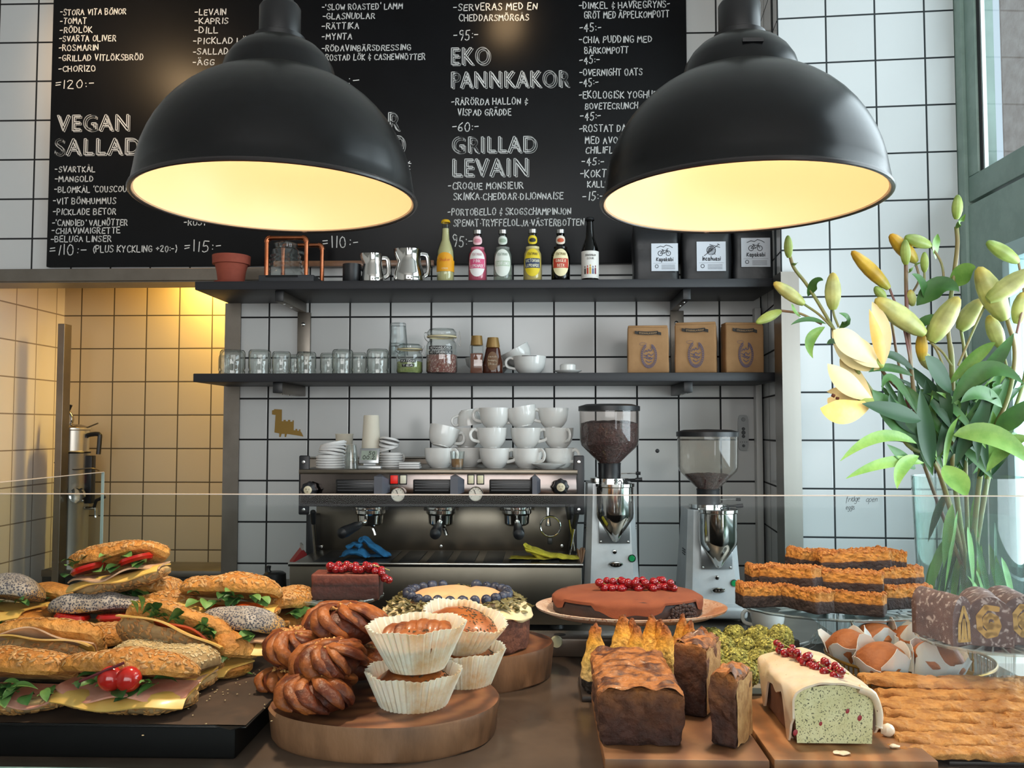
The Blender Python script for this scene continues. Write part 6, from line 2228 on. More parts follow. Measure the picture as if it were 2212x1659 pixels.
for i in range(26):
    a = 2 * PI * i / 26 + .05
    if i in (6, 7):
        continue
    loc = Vector((-.148 + .089 * math.cos(a), 1.585 + .089 * .9 * math.sin(a), cz + .0895 + .0016 * rg.random()))
    if b0 is None:
        b0 = thing('blueberry', 'dark blueberry in the ring on top of the frosted cake', 'blueberry', loc, (0, R(20), 0), 'blueberries ringed on the frosted cake')
        obj('berry', ell(.0098, .0098, .0088, 18, 12), bluem, b0)
        obj('crown', tube([(.0035 * math.cos(t), .0035 * math.sin(t), .0086 + .0006 * math.sin(t * 5)) for t in [2 * PI * j / 15 for j in range(16)]], .001, 5), bluem, b0)
    else:
        dup(b0, loc, (rg.uniform(-1.5, 1.5), rg.uniform(-1.5, 1.5), 0), scale=rg.uniform(.85, 1.12))

# ------------------------------------------------------------------ cut glass cake stands
cutg = glass('cut glass', '#f6f9f9', '#b9c5c4', 2.4, .03, .13, '#e3eae9')


def cake_stand(lb, cx, cy, zp, rx, ry, stem_r=.035, zfoot=None):
    p = thing('cake_stand', lb, 'cake stand', (cx, cy, CT))
    h = zp - CT
    v, f = lathe([(0, h - .006), (.3 * rx, h - .007), (.8 * rx, h - .004), (.97 * rx, h - .001), (rx, h + .003), (.985 * rx, h + .005), (.9 * rx, h + .001), (0, h)], 96, 1, ry / rx)
    v = [Vector((q.x * (1 + .012 * math.cos(24 * math.atan2(q.y, q.x)) * (q.length > .8 * ry)), q.y * (1 + .012 * math.cos(24 * math.atan2(q.y, q.x)) * (q.length > .8 * ry)), q.z)) for q in v]
    pl = obj('stand_plate', (v, f), cutg, p)
    g = G()
    for i in range(28):
        a = 2 * PI * i / 28
        c_, s_ = math.cos(a), math.sin(a)
        g.add(tube([(.35 * rx * c_, .35 * ry * s_, h + .0004), (.9 * rx * c_, .9 * ry * s_, h + .0014)], .0012, 5))
    obj('cut_pattern', g, cutg, pl)
    v, f = lathe([(0, 0), (stem_r * 1.9, 0), (stem_r * 1.85, .005), (stem_r * 1.2, h * .18), (stem_r * .8, h * .5), (stem_r * .85, h * .85), (stem_r * 1.1, h - .006)], 96)
    v = [Vector((q.x * (1 + .06 * math.cos(16 * math.atan2(q.y, q.x))), q.y * (1 + .06 * math.cos(16 * math.atan2(q.y, q.x))), q.z)) for q in v]
    obj('stand_stem', (v, f), cutg, p)
    return p


# redcurrants
curm = pm('redcurrant skin', '#9c0a14', .12, 0, '#7d0610', 60, coat=.6, sss=(.25, .004))
stemg = pm('pale green stalk', '#9c9a55', .6)
CB = ell(.0072, .0072, .0068, 14, 10)


def currants(lb, base, pts, seed, scale=1.0):
    """a sprig: berries at the given local points, a stalk through them"""
    p = thing('redcurrant_sprig', lb, 'redcurrants', base)
    rg = random.Random(seed)
    me = None
    for q in pts:
        if me is None:
            o = obj('berry', CB, curm, p, loc=q)
            me = o
        else:
            o = me.copy()
            COL.objects.link(o)
            o.parent = p
            o.location = q
        s_ = scale * rg.uniform(.85, 1.15)
        o.scale = (s_, s_, s_)
    ax = sorted(pts, key=lambda q: q[0])[::4]
    if len(ax) > 2:
        obj('stalk', tube(smoothpath([Vector(q) + Vector((0, 0, .004)) for q in ax] + [Vector(ax[-1]) + Vector((.016, -.006, .0))], 3), .0009, 5), stemg, p)
    return p


# chocolate slice on its stand
Y = 1.63
xs = XX(735, Y)
zp = ZZ(1292, Y)
cake_stand('cut glass stand holding the single chocolate slice behind the cinnamon buns', xs, Y, zp, .083, .083, .024)
choc = layered('chocolate cake layers', [(0, '#3a1a15'), (.5, '#4a221c'), (.56, '#2e130f'), (.66, '#57261d'), (.72, '#6b3325'), (1, '#74382a')], .6, 60, .06, (120, .5, .002))
sl = thing('chocolate_cake_slice', 'single long chocolate cake slice topped with redcurrants on a glass stand', 'cake slice', (XX(757, Y), Y - .01, zp + .001), R(2))
v, f = loafbox(.122, .06, .0465, .003, 8, .0012, 60, 3)
obj('slice_body', (v, f), choc, sl)
rg = random.Random(9)
pts = [(-.028 + .0115 * (i % 8) + rg.uniform(-.003, .003), -.018 + .012 * (i // 8) + rg.uniform(-.003, .003), .007 + .006 * ((i * 7) % 3 == 0) - .0022 * max(0, (i % 8) - 6)) for i in range(24)]
pts += [(.066, -.02, .001), (.071, -.018, -.008), (.078, -.014, -.012), (.064, -.012, .006)]
currants('redcurrants lying along the single chocolate slice', (XX(757, Y), Y - .01, zp + .0475), pts, 2)

# big chocolate cake on a plate
Y = 1.70
xs = XX(1360, Y)
hz = ZZ(1318, Y)
cake_stand('glass stand hidden under the dusted plate of the big chocolate cake', xs, Y, hz - .018, .07, .06, .034)
pw = pm('white plate dusted with cocoa', '#e2c9b6', .35, 0, '#b57a56', 9, .42, .62, col3='#9a5632', n3=(260, .56, .66))
pl = obj('cake_plate', lathe([(0, -.011), (.10, -.011), (.155, -.004), (.179, .006), (.181, .010), (.177, .0105), (.155, .002), (.11, -.005), (0, -.005)], 72, 1, .74), pw, loc=(xs, Y, hz))
tag(pl, 'wide plate dusted with cocoa under the big chocolate cake', 'plate')
cc = thing('chocolate_cake', 'big flat chocolate cake dusted with cocoa, redcurrants on top', 'cake', (XX(1352, Y), Y, hz - .0045))
dk = pm('dark fudge', '#2e1815', .55, 0, '#22100e', 40, bump=(60, .5, .003))
coc = pm('cocoa dusting', '#84452a', .95, 0, '#7a3d25', 30, bump=(300, .3, .001))
v, f = lathe([(0, 0), (.136, 0), (.141, .008), (.141, .028), (.134, .038), (.12, .041), (0, .042)], 84, 1, .76)
obj('cake_body', (rough(v, .0022, 40, 3), f), dk, cc)


def dust(u, v):
    a = 2 * PI * u
    hang = .014 + .012 * (.5 + .5 * math.sin(3 * a + 1.2)) * (.6 + .4 * math.sin(7 * a)) + .004 * math.sin(13 * a)
    if -2.6 < math.atan2(math.sin(a), math.cos(a)) < -2.1:
        hang = .004
    if -1.15 < math.atan2(math.sin(a), math.cos(a)) < -.55:
        hang = .002
    if v < .4:
        t = v / .4
        r, z = .1425 - .006 * max(0, t - .4), .036 - hang * (1 - t)
        r = .1430 if t < .6 else .1430 - .012 * ((t - .6) / .4) ** 2
        z = .036 - hang * (1 - t) + .004 * t
    else:
        t = (v - .4) / .6
        r, z = .131 * (1 - t), .040 + .0075 * math.sin(t * PI / 2) ** .6
    return Vector((r * math.cos(a), .76 * r * math.sin(a), z))


obj('cocoa_layer', sheet(dust, 110, 20), coc, cc)
g = scatter(sheet(lambda u, v: Vector((.1435 * math.cos(-1.12 + .56 * u), .76 * .1435 * math.sin(-1.12 + .56 * u), .006 + .028 * v * math.sin(PI * u) ** .4)), 10, 4), 120, (rough(ell(.0034, .003, .003, 6, 4)[0], .001, 400), ell(1, 1, 1, 6, 4)[1]), random.Random(1))
obj('torn_crumb_surface', g, pm('fudge crumb', '#3d2824', .7, 0, '#2b1917', 200), cc, kind='stuff')
rg = random.Random(31)
pts = []
for i in range(48):
    x = -.052 + .135 * (i / 47) + rg.uniform(-.005, .005)
    pts.append((x, rg.uniform(-.030, .012) + .0, .0075 + .0105 * (i % 3 == 0) * (rg.random() < .8)))
currants('long redcurrant cluster on the big cocoa dusted cake', (XX(1355, Y), Y, hz + .039), pts, 6, 1.05)

# ------------------------------------------------------------------ coconut cones, pistachio balls
coco = layered('toasted coconut', [(0, '#1b110f'), (.20, '#1b110f'), (.215, '#eec785'), (.5, '#f2c76c'), (.74, '#e3a034'), (.90, '#b0621e'), (1, '#5f2a10')], .75, 60, .12, (150, .9, .004))
cb = obj('cone_board', bx2(XX(1258, 1.47) - .004, XX(1530, 1.50), 1.455, 1.575, CT, CT + .010, .003), pm('dark slate plate', '#2c211d', .5))
tag(cb, 'dark flat plate under the coconut cones', 'plate')


def cone(lb, px, ptip, Y, rpx, h, seed):
    p = thing('coconut_cone', lb, 'coconut cone', (XX(px, Y), Y, CT + .0103), random.Random(seed).uniform(0, 6), 'chocolate dipped coconut cones')
    r = mpx(rpx, Y)
    zz = ZZ(ptip, Y) - CT - .0103
    pr = [(0, 0), (r * .85, 0), (r * 1.05, .008), (r * 1.06, zz * .3), (r * .92, zz * .55), (r * .52, zz * .8), (r * .28, zz * .94), (.002, zz), (0, zz)]
    # finer rows for the rough surface
    P = []
    for (a, b), (c_, d_) in zip(pr, pr[1:]):
        for t in (0, .33, .66):
            P.append((a + (c_ - a) * t, b + (d_ - b) * t))
    P.append(pr[-1])
    v, f = lathe(P, 44)
    obj('cone_body', (rough(rough(v, .0035, 70, seed), .0026, 210, seed), f), coco, p)


for i, (px, ptip, Y, rp, lb) in enumerate((
        (1284, 1346, 1.485, 28, 'pale coconut cone standing alone beside the dark loaf'), (1342, 1325, 1.53, 27, 'coconut cone in the back row, first behind the dark loaf'), (1362, 1333, 1.545, 24, 'coconut cone touching the first back row one'),
        (1371, 1348, 1.495, 27, 'coconut cone directly behind the dark loaf, second of the near row'), (1405, 1325, 1.54, 26, 'coconut cone in the back row, middle of the group'), (1424, 1334, 1.53, 24, 'coconut cone between two taller ones in mid group'),
        (1434, 1348, 1.488, 28, 'palest coconut cone with bulging waist behind the dark loaf'), (1471, 1326, 1.54, 25, 'coconut cone near the pistachio balls, tallest of the end three'), (1486, 1338, 1.52, 24, 'coconut cone in front of the tallest end one'), (1511, 1350, 1.495, 27, 'dark tipped coconut cone nearest the pistachio balls'))):
    cone(lb, px, ptip, Y, rp, 0, i + 1)
pis = pm('chopped pistachio', '#958d3e', .8, 0, '#564f22', 130, .4, .62, bump=(120, 1.0, .004), col3='#c9bd62', n3=(240, .55, .62))
pb = ell(.0035, .0028, .0024, 5, 4)
bl = None
rg = random.Random(77)
bt = obj('ball_plate', lathe([(0, 0), (.06, 0), (.085, .006), (.09, .012), (.084, .009), (0, .006)], 48), pm('pale stoneware', '#8d8578', .5), loc=(XX(1600, 1.56), 1.56, CT))
tag(bt, 'low plate under the pistachio balls', 'plate')
for i, (px, py, Y) in enumerate(((1540, 1382, 1.64), (1588, 1378, 1.66), (1640, 1380, 1.64), (1686, 1378, 1.62), (1562, 1402, 1.56), (1610, 1404, 1.57), (1660, 1406, 1.55), (1542, 1428, 1.49), (1590, 1430, 1.49), (1638, 1432, 1.49), (1566, 1454, 1.44), (1612, 1456, 1.44))):
    loc = W(px, py, Y)
    if bl is None:
        bl = thing('pistachio_ball', 'green pistachio crusted ball in the heap beside the coconut cones', 'pistachio ball', loc, 0, 'heap of pistachio balls')
        v, f = ell(.0225, .0225, .0215, 20, 14)
        v = rough(v, .003, 60, 4)
        o = obj('ball', (v, f), pis, bl)
        obj('nut_coating', scatter((v, f), 200, pb, rg, None, 0), pis, o, kind='stuff')
    else:
        dup(bl, loc, (rg.uniform(-3, 3), rg.uniform(-3, 3), 0), scale=rg.uniform(.88, 1.06))

# ------------------------------------------------------------------ boards with loaf cakes
wd1 = wood('oiled oak board', '#9c6a45', '#8a5a3a', '#7a4c30', 'X', 5.0, .5)
wd2 = wood('oiled beech board', '#b27a4e', '#9a6238', '#8a5a36', 'X', 7.0, .45)


def cutting_board(lb, x0, x1, y0, y1, m, hole=None):
    p = thing('cutting_board', lb, 'cutting board', (x0, y0, CT))
    obj('board_wood', bx2(0, x1 - x0, 0, y1 - y0, 0, .018, .002), m, p)
    if hole:
        obj('thumb_hole', lathe([(0, .0004), (.011, .0004), (.011, 0)], 24), pm('dark hole', '#1a120d', .8), p, loc=(hole[0] - x0, hole[1] - y0, .0180))
    return p


q = onz(1585, 1604, CT + .018)
cutting_board('wooden cutting board under the dark brown loaf and its cut slices', XX(1302, 1.163), XX(1652, 1.163), 1.162, 1.46, wd1, (q.x, q.y))
cutting_board('lighter wooden cutting board under the iced poppy seed loaf', XX(1662, 1.165), XX(2011, 1.165), 1.166, 1.44, wd2)
BT = CT + .0184
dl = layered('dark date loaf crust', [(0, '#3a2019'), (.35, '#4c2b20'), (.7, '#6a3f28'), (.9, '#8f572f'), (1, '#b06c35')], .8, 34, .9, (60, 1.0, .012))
dtop = pm('cracked glossy loaf top', '#ad6a32', .55, 0, '#4f2613', 30, .42, .58, bump=(34, 1.0, .012), coat=.06)
lx = XX(1381, 1.21)
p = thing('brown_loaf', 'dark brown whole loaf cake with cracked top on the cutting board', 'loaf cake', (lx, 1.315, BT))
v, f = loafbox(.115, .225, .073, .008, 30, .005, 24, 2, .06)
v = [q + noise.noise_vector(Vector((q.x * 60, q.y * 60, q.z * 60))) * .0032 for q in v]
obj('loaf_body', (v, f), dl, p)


def crust_top(u, v):
    a = -1 + 2 * u
    x, y = a * .0565, -.112 + .224 * v
    z = .0725 + .004 * (1 - a * a) - .006 * max(0, abs(a) - .8) / .2
    z += .006 * noise.noise(Vector((x * 38, y * 55, 2))) + .006 * abs(noise.noise(Vector((x * 20 + y * 30, y * 90, 7))))
    z -= .007 * math.exp(-((x - .02 + .02 * math.sin(y * 40)) / .006) ** 2) * (.5 + .5 * math.sin(y * 70))
    return Vector((x, y, z))


obj('cracked_top', sheet(crust_top, 40, 70), dtop, p)
cut = pm('moist loaf crumb', '#c2935c', .85, 0, '#996a3c', 50, .4, .65, bump=(110, 1.0, .003))


def loaf_slice(lb, px, pyb, Y, sx_, sy_, sz_, rz, seed):
    p = thing('loaf_slice', lb, 'loaf slice', (XX(px, Y), Y, BT), R(rz), 'cut slices of the dark loaf')
    v, f = loafbox(sx_, sy_, sz_, .004, 16, .004, 30, seed, .07, .008)
    v = [q + noise.noise_vector(Vector((q.x * 90, q.y * 90, q.z * 90 + seed))) * .0024 for q in v]
    obj('slice_crust', (v, f), dl, p)
    v, f = sheet(lambda u, t: Vector((sx_ / 2 + .0012, sy_ * (.47 - .94 * u), sz_ * (.03 + .94 * t) + .002 * math.sin(u * 9))) , 12, 12)
    obj('cut_face', (rough(v, .0016, 90, seed), f), cut, p, label='pale brown cut face of the slice')
    v, f = sheet(lambda u, t: Vector((sx_ * (-.48 + .96 * u), sy_ * (-.48 + .96 * t), sz_ + .006 * (1 - (2 * u - 1) ** 2) + .0015 + .014 * noise.noise(Vector((u * 3, t * 4, seed))))), 14, 14)
    obj('cracked_top', (v, f), dtop, p)


loaf_slice('thick slice of dark loaf standing behind, next to the coconut cones', 1500, 1550, 1.37, .050, .085, .100, -26, 3)
loaf_slice('slice of dark loaf at the board corner by the thumb hole, turned cut side out', 1572, 1608, 1.235, .036, .070, .090, -30, 6)
# iced poppy seed loaf
lc = pm('pale poppy seed crumb', '#e6dfb0', .85, 0, '#d8d09c', 40, bump=(90, .8, .003), col3='#66644f', n3=(480, .575, .64))
lcr = pm('brown loaf side crust', '#6e4631', .75, 0, '#5a3726', 20, bump=(60, .5, .003))
ice = pm('white icing', '#ecdcc8', .35, 0, '#e2c7a6', 9, coat=.25, sss=(.2, .005), col3='#5b4a40', n3=(300, .70, .73))
Yf_, Lp = 1.222, .175
x0_, x1_ = XX(1703, Yf_), XX(1876, Yf_)
wl = x1_ - x0_
il = thing('iced_loaf', 'pale green poppy seed loaf cut open, white icing running down its sides', 'loaf cake', ((x0_ + x1_) / 2, Yf_, BT))
hL = .070
v, f = loafbox(wl, Lp, hL, .007, 12, .0018, 30, 5, .07, .012)
obj('loaf_body', ([q + Vector((0, Lp / 2 + .001, 0)) for q in v], f), lcr, il)


def cutf(u, t):
    a = -1 + 2 * u
    e = 1 - .07 * (1 - t)
    return Vector((a * wl / 2 * .985 * e, -.0014 + .0012 * noise.noise(Vector((u * 30, t * 30, 1))), .002 + t * (hL + .010 * (1 - a * a) - .003 - .008 * max(0, abs(a) - .8) * 5 * .5)))


obj('cut_face', sheet(cutf, 30, 24), lc, il, label='pale green speckled cut face')
g = G()
for x, z, s_ in ((.018, .045, 1), (.034, .036, 1.2), (-.052, .016, 1.3), (-.018, .028, .9)):
    g.add(ell(.0024 * s_, .0008, .0034 * s_, 8, 6), T(x, -.002, z, 0, R(20), 0))
obj('berry_speck', g, pm('berry fleck', '#a2343c', .5), il)


def icing(u, v):
    """drapes over the top, running down both long sides"""
    y = -.004 + (Lp + .008) * v
    s_ = -1 + 2 * u
    top_w = wl / 2 + .002
    drip_l = .020 + .046 * max(0, math.sin(v * 9 + .6)) ** 2 + .012 * noise.noise(Vector((v * 6, 1, 0)))
    drip_r = .012 + .045 * max(0, 1 - abs(v - .06) / .12) + .018 * max(0, math.sin(v * 11 + 2)) ** 2
    d_ = drip_l if s_ < 0 else drip_r
    a = abs(s_)
    if a < .62:
        x = math.copysign(a / .62 * top_w * .93, s_)
        z = hL + .0135 * (1 - (a / .62) ** 2 * .9) + .001
    else:
        t = (a - .62) / .38
        x = math.copysign(top_w * (.93 + .10 * math.sin(min(1, t * 2.2) * PI / 2)), s_)
        z = hL + .0024 - d_ * t ** 1.15
    z += .0022 * noise.noise(Vector((x * 45, y * 45, 3)))
    return Vector((x, y - (.004 * (1 + math.sin(x * 70)) if v < .02 else 0), z))


obj('icing', sheet(icing, 56, 44, .003), ice, il)
dr = [Vector((wl / 2 - .022, -.005, hL + .006)), Vector((wl / 2 - .004, -.006, hL - .002)), Vector((wl / 2 + .004, -.005, hL - .022)), Vector((wl / 2 + .005, -.004, hL - .040)), Vector((wl / 2 + .004, -.004, hL - .046))]
obj('icing_drip', tube(smoothpath(dr, 4), [.006] * 5 + [.005] * 6 + [.0045] * 4 + [.0052, .004], 10), ice, il)
rg = random.Random(41)
pts = []
for i in range(34):
    t = i / 33
    pts.append((.016 - .040 * t + rg.uniform(-.010, .010), .010 + .150 * t + rg.uniform(-.005, .005), .005 + .009 * (i % 3 == 0)))
currants('redcurrants lying in a line along the white iced loaf', ((x0_ + x1_) / 2, Yf_, BT + hL + .011), pts, 12, .86)
for i, (px, py, s_, lb) in enumerate(((1712, 1593, 1.1, 'round white icing blob on the board beside the cut loaf'), (1918, 1590, 1.3, 'curled white icing flake on the lighter cutting board'), (1932, 1616, 1.0, 'flat white icing crumb near the end of the lighter board'), (1818, 1629, 1.5, 'thin white icing smear on the front edge of the lighter board'))):
    q = onz(px, py, BT)
    v, f = ell(.0075 * s_, .005 * s_, (.006, .007, .0025, .0012)[i] * s_, 12, 8)
    o = obj('icing_crumb', (rough([w_ + Vector((0, 0, (.006, .007, .0025, .0012)[i] * s_ * .9)) for w_ in v], .0018, 160, i), f), ice, loc=q)
    tag(o, lb, 'crumb')

# ------------------------------------------------------------------ caramel chocolate bars on a glass stand
Y = 1.79
xs, zp = XX(1797, Y), ZZ(1304, Y)
cake_stand('tall cut glass stand piled with caramel chocolate bars', xs, Y, zp, .195, .155, .040)
barm = layered('caramel over chocolate', [(0, '#2f211f'), (.42, '#3a2a27'), (.5, '#493026'), (.54, '#c07d34'), (.78, '#c8863a'), (1, '#9c5420')], .8, 60, .16, (110, 1.0, .006))
bar0 = None
names = ('at the plate rim nearest the grinder', 'end on in the bottom layer, its corner over the rim', 'slanting in the bottom layer front, beside the rim', 'in the bottom layer under the pale bar pair', 'in the middle layer at the grinder side', 'turned corner out in the middle layer', 'long, across the front of the middle layer', 'pale, at the vase end of the middle layer',
         'crumbly, at the back of the top layer', 'longest, on the top layer', 'upright at the vase end of the top layer')
for i, (px, py, Y_, L_, rz, tilt) in enumerate(((1640, 1284, 1.64, .082, 6, 0), (1738, 1291, 1.60, .105, -62, 0), (1848, 1300, 1.61, .105, -28, 0), (1948, 1287, 1.66, .105, 14, 0),
                                               (1660, 1244, 1.70, .085, 5, 0), (1710, 1246, 1.64, .11, -40, -4), (1828, 1256, 1.63, .128, -16, 0), (1936, 1246, 1.69, .09, 12, 0),
                                               (1752, 1210, 1.73, .10, 24, 6), (1842, 1211, 1.69, .135, -3, -3), (1918, 1210, 1.70, .045, 8, 8))):
    lb = 'caramel and chocolate bar ' + names[i]
    loc = W(px, py, Y_ + .085) - Vector((0, 0, .021))
    if bar0 is None:
        bar0 = thing('caramel_bar', lb, 'cake bar', loc, R(rz), 'caramel bars on the tall glass stand')
        v, f = loafbox(.11, .050, .042, .004, 14, .003, 45, 3)
        v = [q + noise.noise_vector(q * 130) * (.0042 if q.z > .03 else .0012) for q in v]
        o = obj('bar_body', (v, f), barm, bar0)
        obj('crumble_topping', scatter((v, f), 160, (rough(ell(.003, .0026, .002, 5, 4)[0], .0008, 300), ell(1, 1, 1, 5, 4)[1]), rg, lambda c, nn: nn.z > .5 and c.z > .03, -.0004), pm('toasted crumble', '#a45c26', .8, 0, '#c08040', 200), o, kind='stuff')
        bar0.scale = (L_ / .11, 1, 1)
    else:
        dup(bar0, loc, (0, R(tilt), R(rz)), lb, scale=(L_ / .11, 1, 1))

# ------------------------------------------------------------------ brass gallery tray with paper wrapped muffins
brass = pm('aged brass', '#a8843f', .3, .9, '#8b6a30', 14)
Y = 1.575
xs = XX(1950, Y)
gt = thing('brass_tray', 'round brass gallery tray with pierced rim holding paper wrapped muffins', 'tray', (xs, Y, CT))
Rg = .136
th0, th1 = .012, .048
obj('tray_base', lathe([(0, 0), (Rg, 0), (Rg, th0), (Rg - .003, th0), (Rg - .004, .005), (0, .004)], 80), brass, gt)
obj('tray_rim', tube([(Rg * math.cos(a), Rg * math.sin(a), th1) for a in [2 * PI * i / 80 for i in range(81)]], .0028, 8), brass, gt)
g = G()
for i in range(84):
    a = 2 * PI * i / 84
    g.add(box(.0045, .0016, (th1 - th0) * .5, bev=.0005, seg=1), T(Rg * math.cos(a), Rg * math.sin(a), th0 + (th1 - th0) * .25, 0, 0, a + PI / 2))
    g.add(ell(.0045, .001, .004, 8, 6), T(Rg * math.cos(a), Rg * math.sin(a), th0 + (th1 - th0) * .55, 0, 0, a + PI / 2))
    g.add(box(.0025, .0014, (th1 - th0) * .5), T(Rg * math.cos(a), Rg * math.sin(a), th0 + (th1 - th0) * .75, 0, 0, a + PI / 2))
obj('gallery_lattice', g, brass, gt)
par = pm('white parchment', '#d6d0ca', .75, sss=(.3, .004))
mtop = pm('golden muffin top', '#a86231', .65, 0, '#8a4a22', 26, .4, .65, bump=(60, .8, .004), col3='#4a3040', n3=(60, .72, .76))


def tulip(lb, px, py, Y_, r, rot, seed):
    p = thing('wrapped_muffin', lb, 'muffin', (XX(px, Y_), Y_, CT + .006), tuple(R(a) for a in rot), 'muffins wrapped in white parchment')
    h = .062
    v, f = lathe([(0, 0), (r * .68, 0), (r * .95, h * .7), (r * 1.05, h * .85), (r * .95, h * 1.05), (r * .6, h * 1.25), (0, h * 1.32)], 32)
    obj('muffin_body', (rough(v, .004, 32, seed), f), mtop, p)
    for i in range(4):
        a0 = i * PI / 2 + seed

        tl = (1.0, .55, .85, .4)[(i + seed) % 4]

        def pet(u, t, a0=a0, tl=tl):
            s_ = -1 + 2 * u
            a = a0 + s_ * .78
            hh = h * (.95 + tl * .55 * max(0, 1 - abs(s_ + .2) * 1.1))
            rr = r * (.74 + .36 * t + .08 * math.sin(s_ * 5 + seed + i) * t) + .002
            return Vector((rr * math.cos(a), rr * math.sin(a), .001 + hh * t)) + noise.noise_vector(Vector((a * 3, t * 3, seed))) * .004 * t
        obj('parchment_petal', sheet(pet, 9, 7, .0008), par, p, sharp=30)


for i, (px, Y_, r, rot, lb) in enumerate(((1838, 1.60, .036, (0, -14, 0), 'parchment wrapped muffin nearest the glass stand stem'), (1898, 1.51, .038, (10, -8, 0), 'parchment wrapped muffin at the tray front with pale nut showing'), (1958, 1.64, .036, (-6, 4, 0), 'parchment wrapped muffin at the back, standing highest'), (2000, 1.53, .040, (10, 10, 0), 'parchment wrapped muffin with a dark berry, nearest the roll cake'), (1895, 1.66, .034, (-4, -10, 0), 'parchment wrapped muffin behind the front one, paper folded over'))):
    tulip(lb, px, 0, Y_, r, rot, i + 1)

# ------------------------------------------------------------------ chocolate roll on its stand
Y = 1.46
xs, zp = XX(2135, Y), ZZ(1376, Y)
cake_stand('cut glass stand holding the chocolate roll slices at the case end', xs, Y, zp, .118, .105, .034)
rl = pm('dusted chocolate roll', '#644a44', .75, 0, '#4d3733', 30, .4, .65, bump=(50, .5, .003), col3='#a89893', n3=(140, .55, .66))
must = pm('mustard cream spiral', '#b28a45', .6)
for i, (px, Y_, w, rz, lb) in enumerate(((2060, 1.43, .036, 14, 'narrow chocolate roll slice with arch of yellow cream, at the outer end'), (2124, 1.425, .066, -16, 'chocolate roll slice showing a full yellow spiral'), (2196, 1.435, .066, -8, 'chocolate roll slice cut off by the picture edge'))):
    p = thing('roll_cake_slice', lb, 'cake slice', (XX(px, Y_), Y_, zp + .001), R(rz))
    hR, dR = .076, .10
    prof = [(-w / 2, 0), (-w / 2, hR * .5)] + [(w / 2 * math.cos(PI - PI * k_ / 12), hR * .55 + hR * .45 * math.sin(PI * k_ / 12)) for k_ in range(1, 12)] + [(w / 2, hR * .5), (w / 2, 0)]
    prof = [(x * 1.0, z) for x, z in prof]
    n = len(prof)
    v, f = [], []
    for j in range(9):
        v += [Vector((x, -dR * .1 + dR * 1.0 * j / 8, z)) for x, z in prof]
    for j in range(8):
        for k_ in range(n):
            k2 = (k_ + 1) % n
            f.append((j * n + k_, (j + 1) * n + k_, (j + 1) * n + k2, j * n + k2))
    f += [tuple(range(n)), tuple(reversed(range(8 * n, 9 * n)))]
    obj('roll_body', (rough(v, .0015, 50, i), f), rl, p)
    st = []
    if i == 0:
        st = [[(-.009, .008), (-.008, .035), (0, .060), (.008, .035), (.009, .008), (-.009, .008)], [(-.003, .012), (0, .04), (.003, .012)]]
    else:
        sp = [(.30 * w * (1 - t / 15) * math.cos(t * .85 + 1), hR * .47 + hR * .36 * (1 - t / 15) * math.sin(t * .85 + 1)) for t in range(14)]
        st = [sp, [(-.002, .02), (.003, .035)]]
    o = obj('cream_spiral', ribbon(st, .0085 if i else .005, lambda a, b: Vector((a, -dR * .1 - .0022, b))), must, p, smooth=False)

# ------------------------------------------------------------------ stack of long oat biscuits
oat = pm('oat biscuit', '#cf9350', .8, 0, '#a0662e', 45, .35, .62, bump=(90, 1.0, .007))
bi0 = None
rows = [(2036 + 14 * i + (0, 12, -10, 6, -14, 10, 0)[i], 1480 + 25 * i, 1.42 - .034 * i) for i in range(7)]
desc = ('topmost', 'second', 'third', 'fourth', 'fifth', 'sixth', 'lowest, nearest the glass,')
for col_ in (0, 1):
    for i, (px, py, Y_) in enumerate(rows):
        loc = W(px + col_ * 262 + (10 if i % 2 else 0), py + col_ * 6, Y_)
        lb = 'long oat biscuit, %s of the fanned stack%s' % (desc[i], '' if not col_ else ' continuing past the picture edge')
        if bi0 is None:
            bi0 = thing('oat_biscuit', lb, 'biscuit', loc, 0, 'fanned oat biscuits')
            v, f = loafbox(.245, .050, .0090, .003, 56, .005, 34, 8)
            v = [q + noise.noise_vector(q * 80) * .0024 + noise.noise_vector(q * 210) * .0016 for q in v]
            obj('biscuit', (v, f), oat, bi0)
            bi0.rotation_euler = (R(3), R(1), R(-6))
        else:
            dup(bi0, loc, (R(3 + 2 * math.sin(i * 3)), R(1.5 * math.sin(i * 5)), R(-6 + 3 * math.sin(i * 4 + col_))), lb)
bs = obj('biscuit_riser', bx2(XX(1965, 1.3), .86, 1.20, 1.47, CT, CT + .006, .002), pm('dark slate plate', '#2c211d', .5))
tag(bs, 'dark flat tray under the stack of oat biscuits', 'tray')
# cup behind on the back counter
k = mpx(1, 2.56)
cup('coffee_cup', 36 * k, 50 * k, 'white cup standing alone on the back counter beside the grinder foot', loc=(XX(1652, 2.56), 2.56, BC), rot=R(170))
# ------------------------------------------------------------------ vase of lilies on a white side counter
VY = 1.95
vx = XX(2086, VY)
VZ = 1.04
o = obj('side_counter', bx2(vx - .15, sx - .002, VY - .16, VY + .14, 0, VZ, .004), pm('white painted side counter', '#d9dedd', .4))
tag(o, 'white narrow side counter by the window, carrying the lily vase', 'counter')
vg = glass('thick vase glass', '#f4f9f7', '#a5c0bb', 1.6, .02, .025, '#d5e8e6')
va = thing('glass_vase', 'tall clear glass vase of water full of lily stems by the window', 'vase', (vx, VY, VZ))
vh = ZZ(1027, VY) - VZ
obj('vase_wall', lathe([(0, .002), (.098, 0), (.103, .008), (.107, vh * .5), (.112, vh), (.108, vh), (.103, vh * .5), (.097, .02), (0, .018)], 64), vg, va)
wz = ZZ(1113, VY) - VZ
wm, nt_, N_, L_ = newmat('vase water')
N_.remove(N_['Principled BSDF'])
t1 = N_.new('ShaderNodeBsdfTransparent')
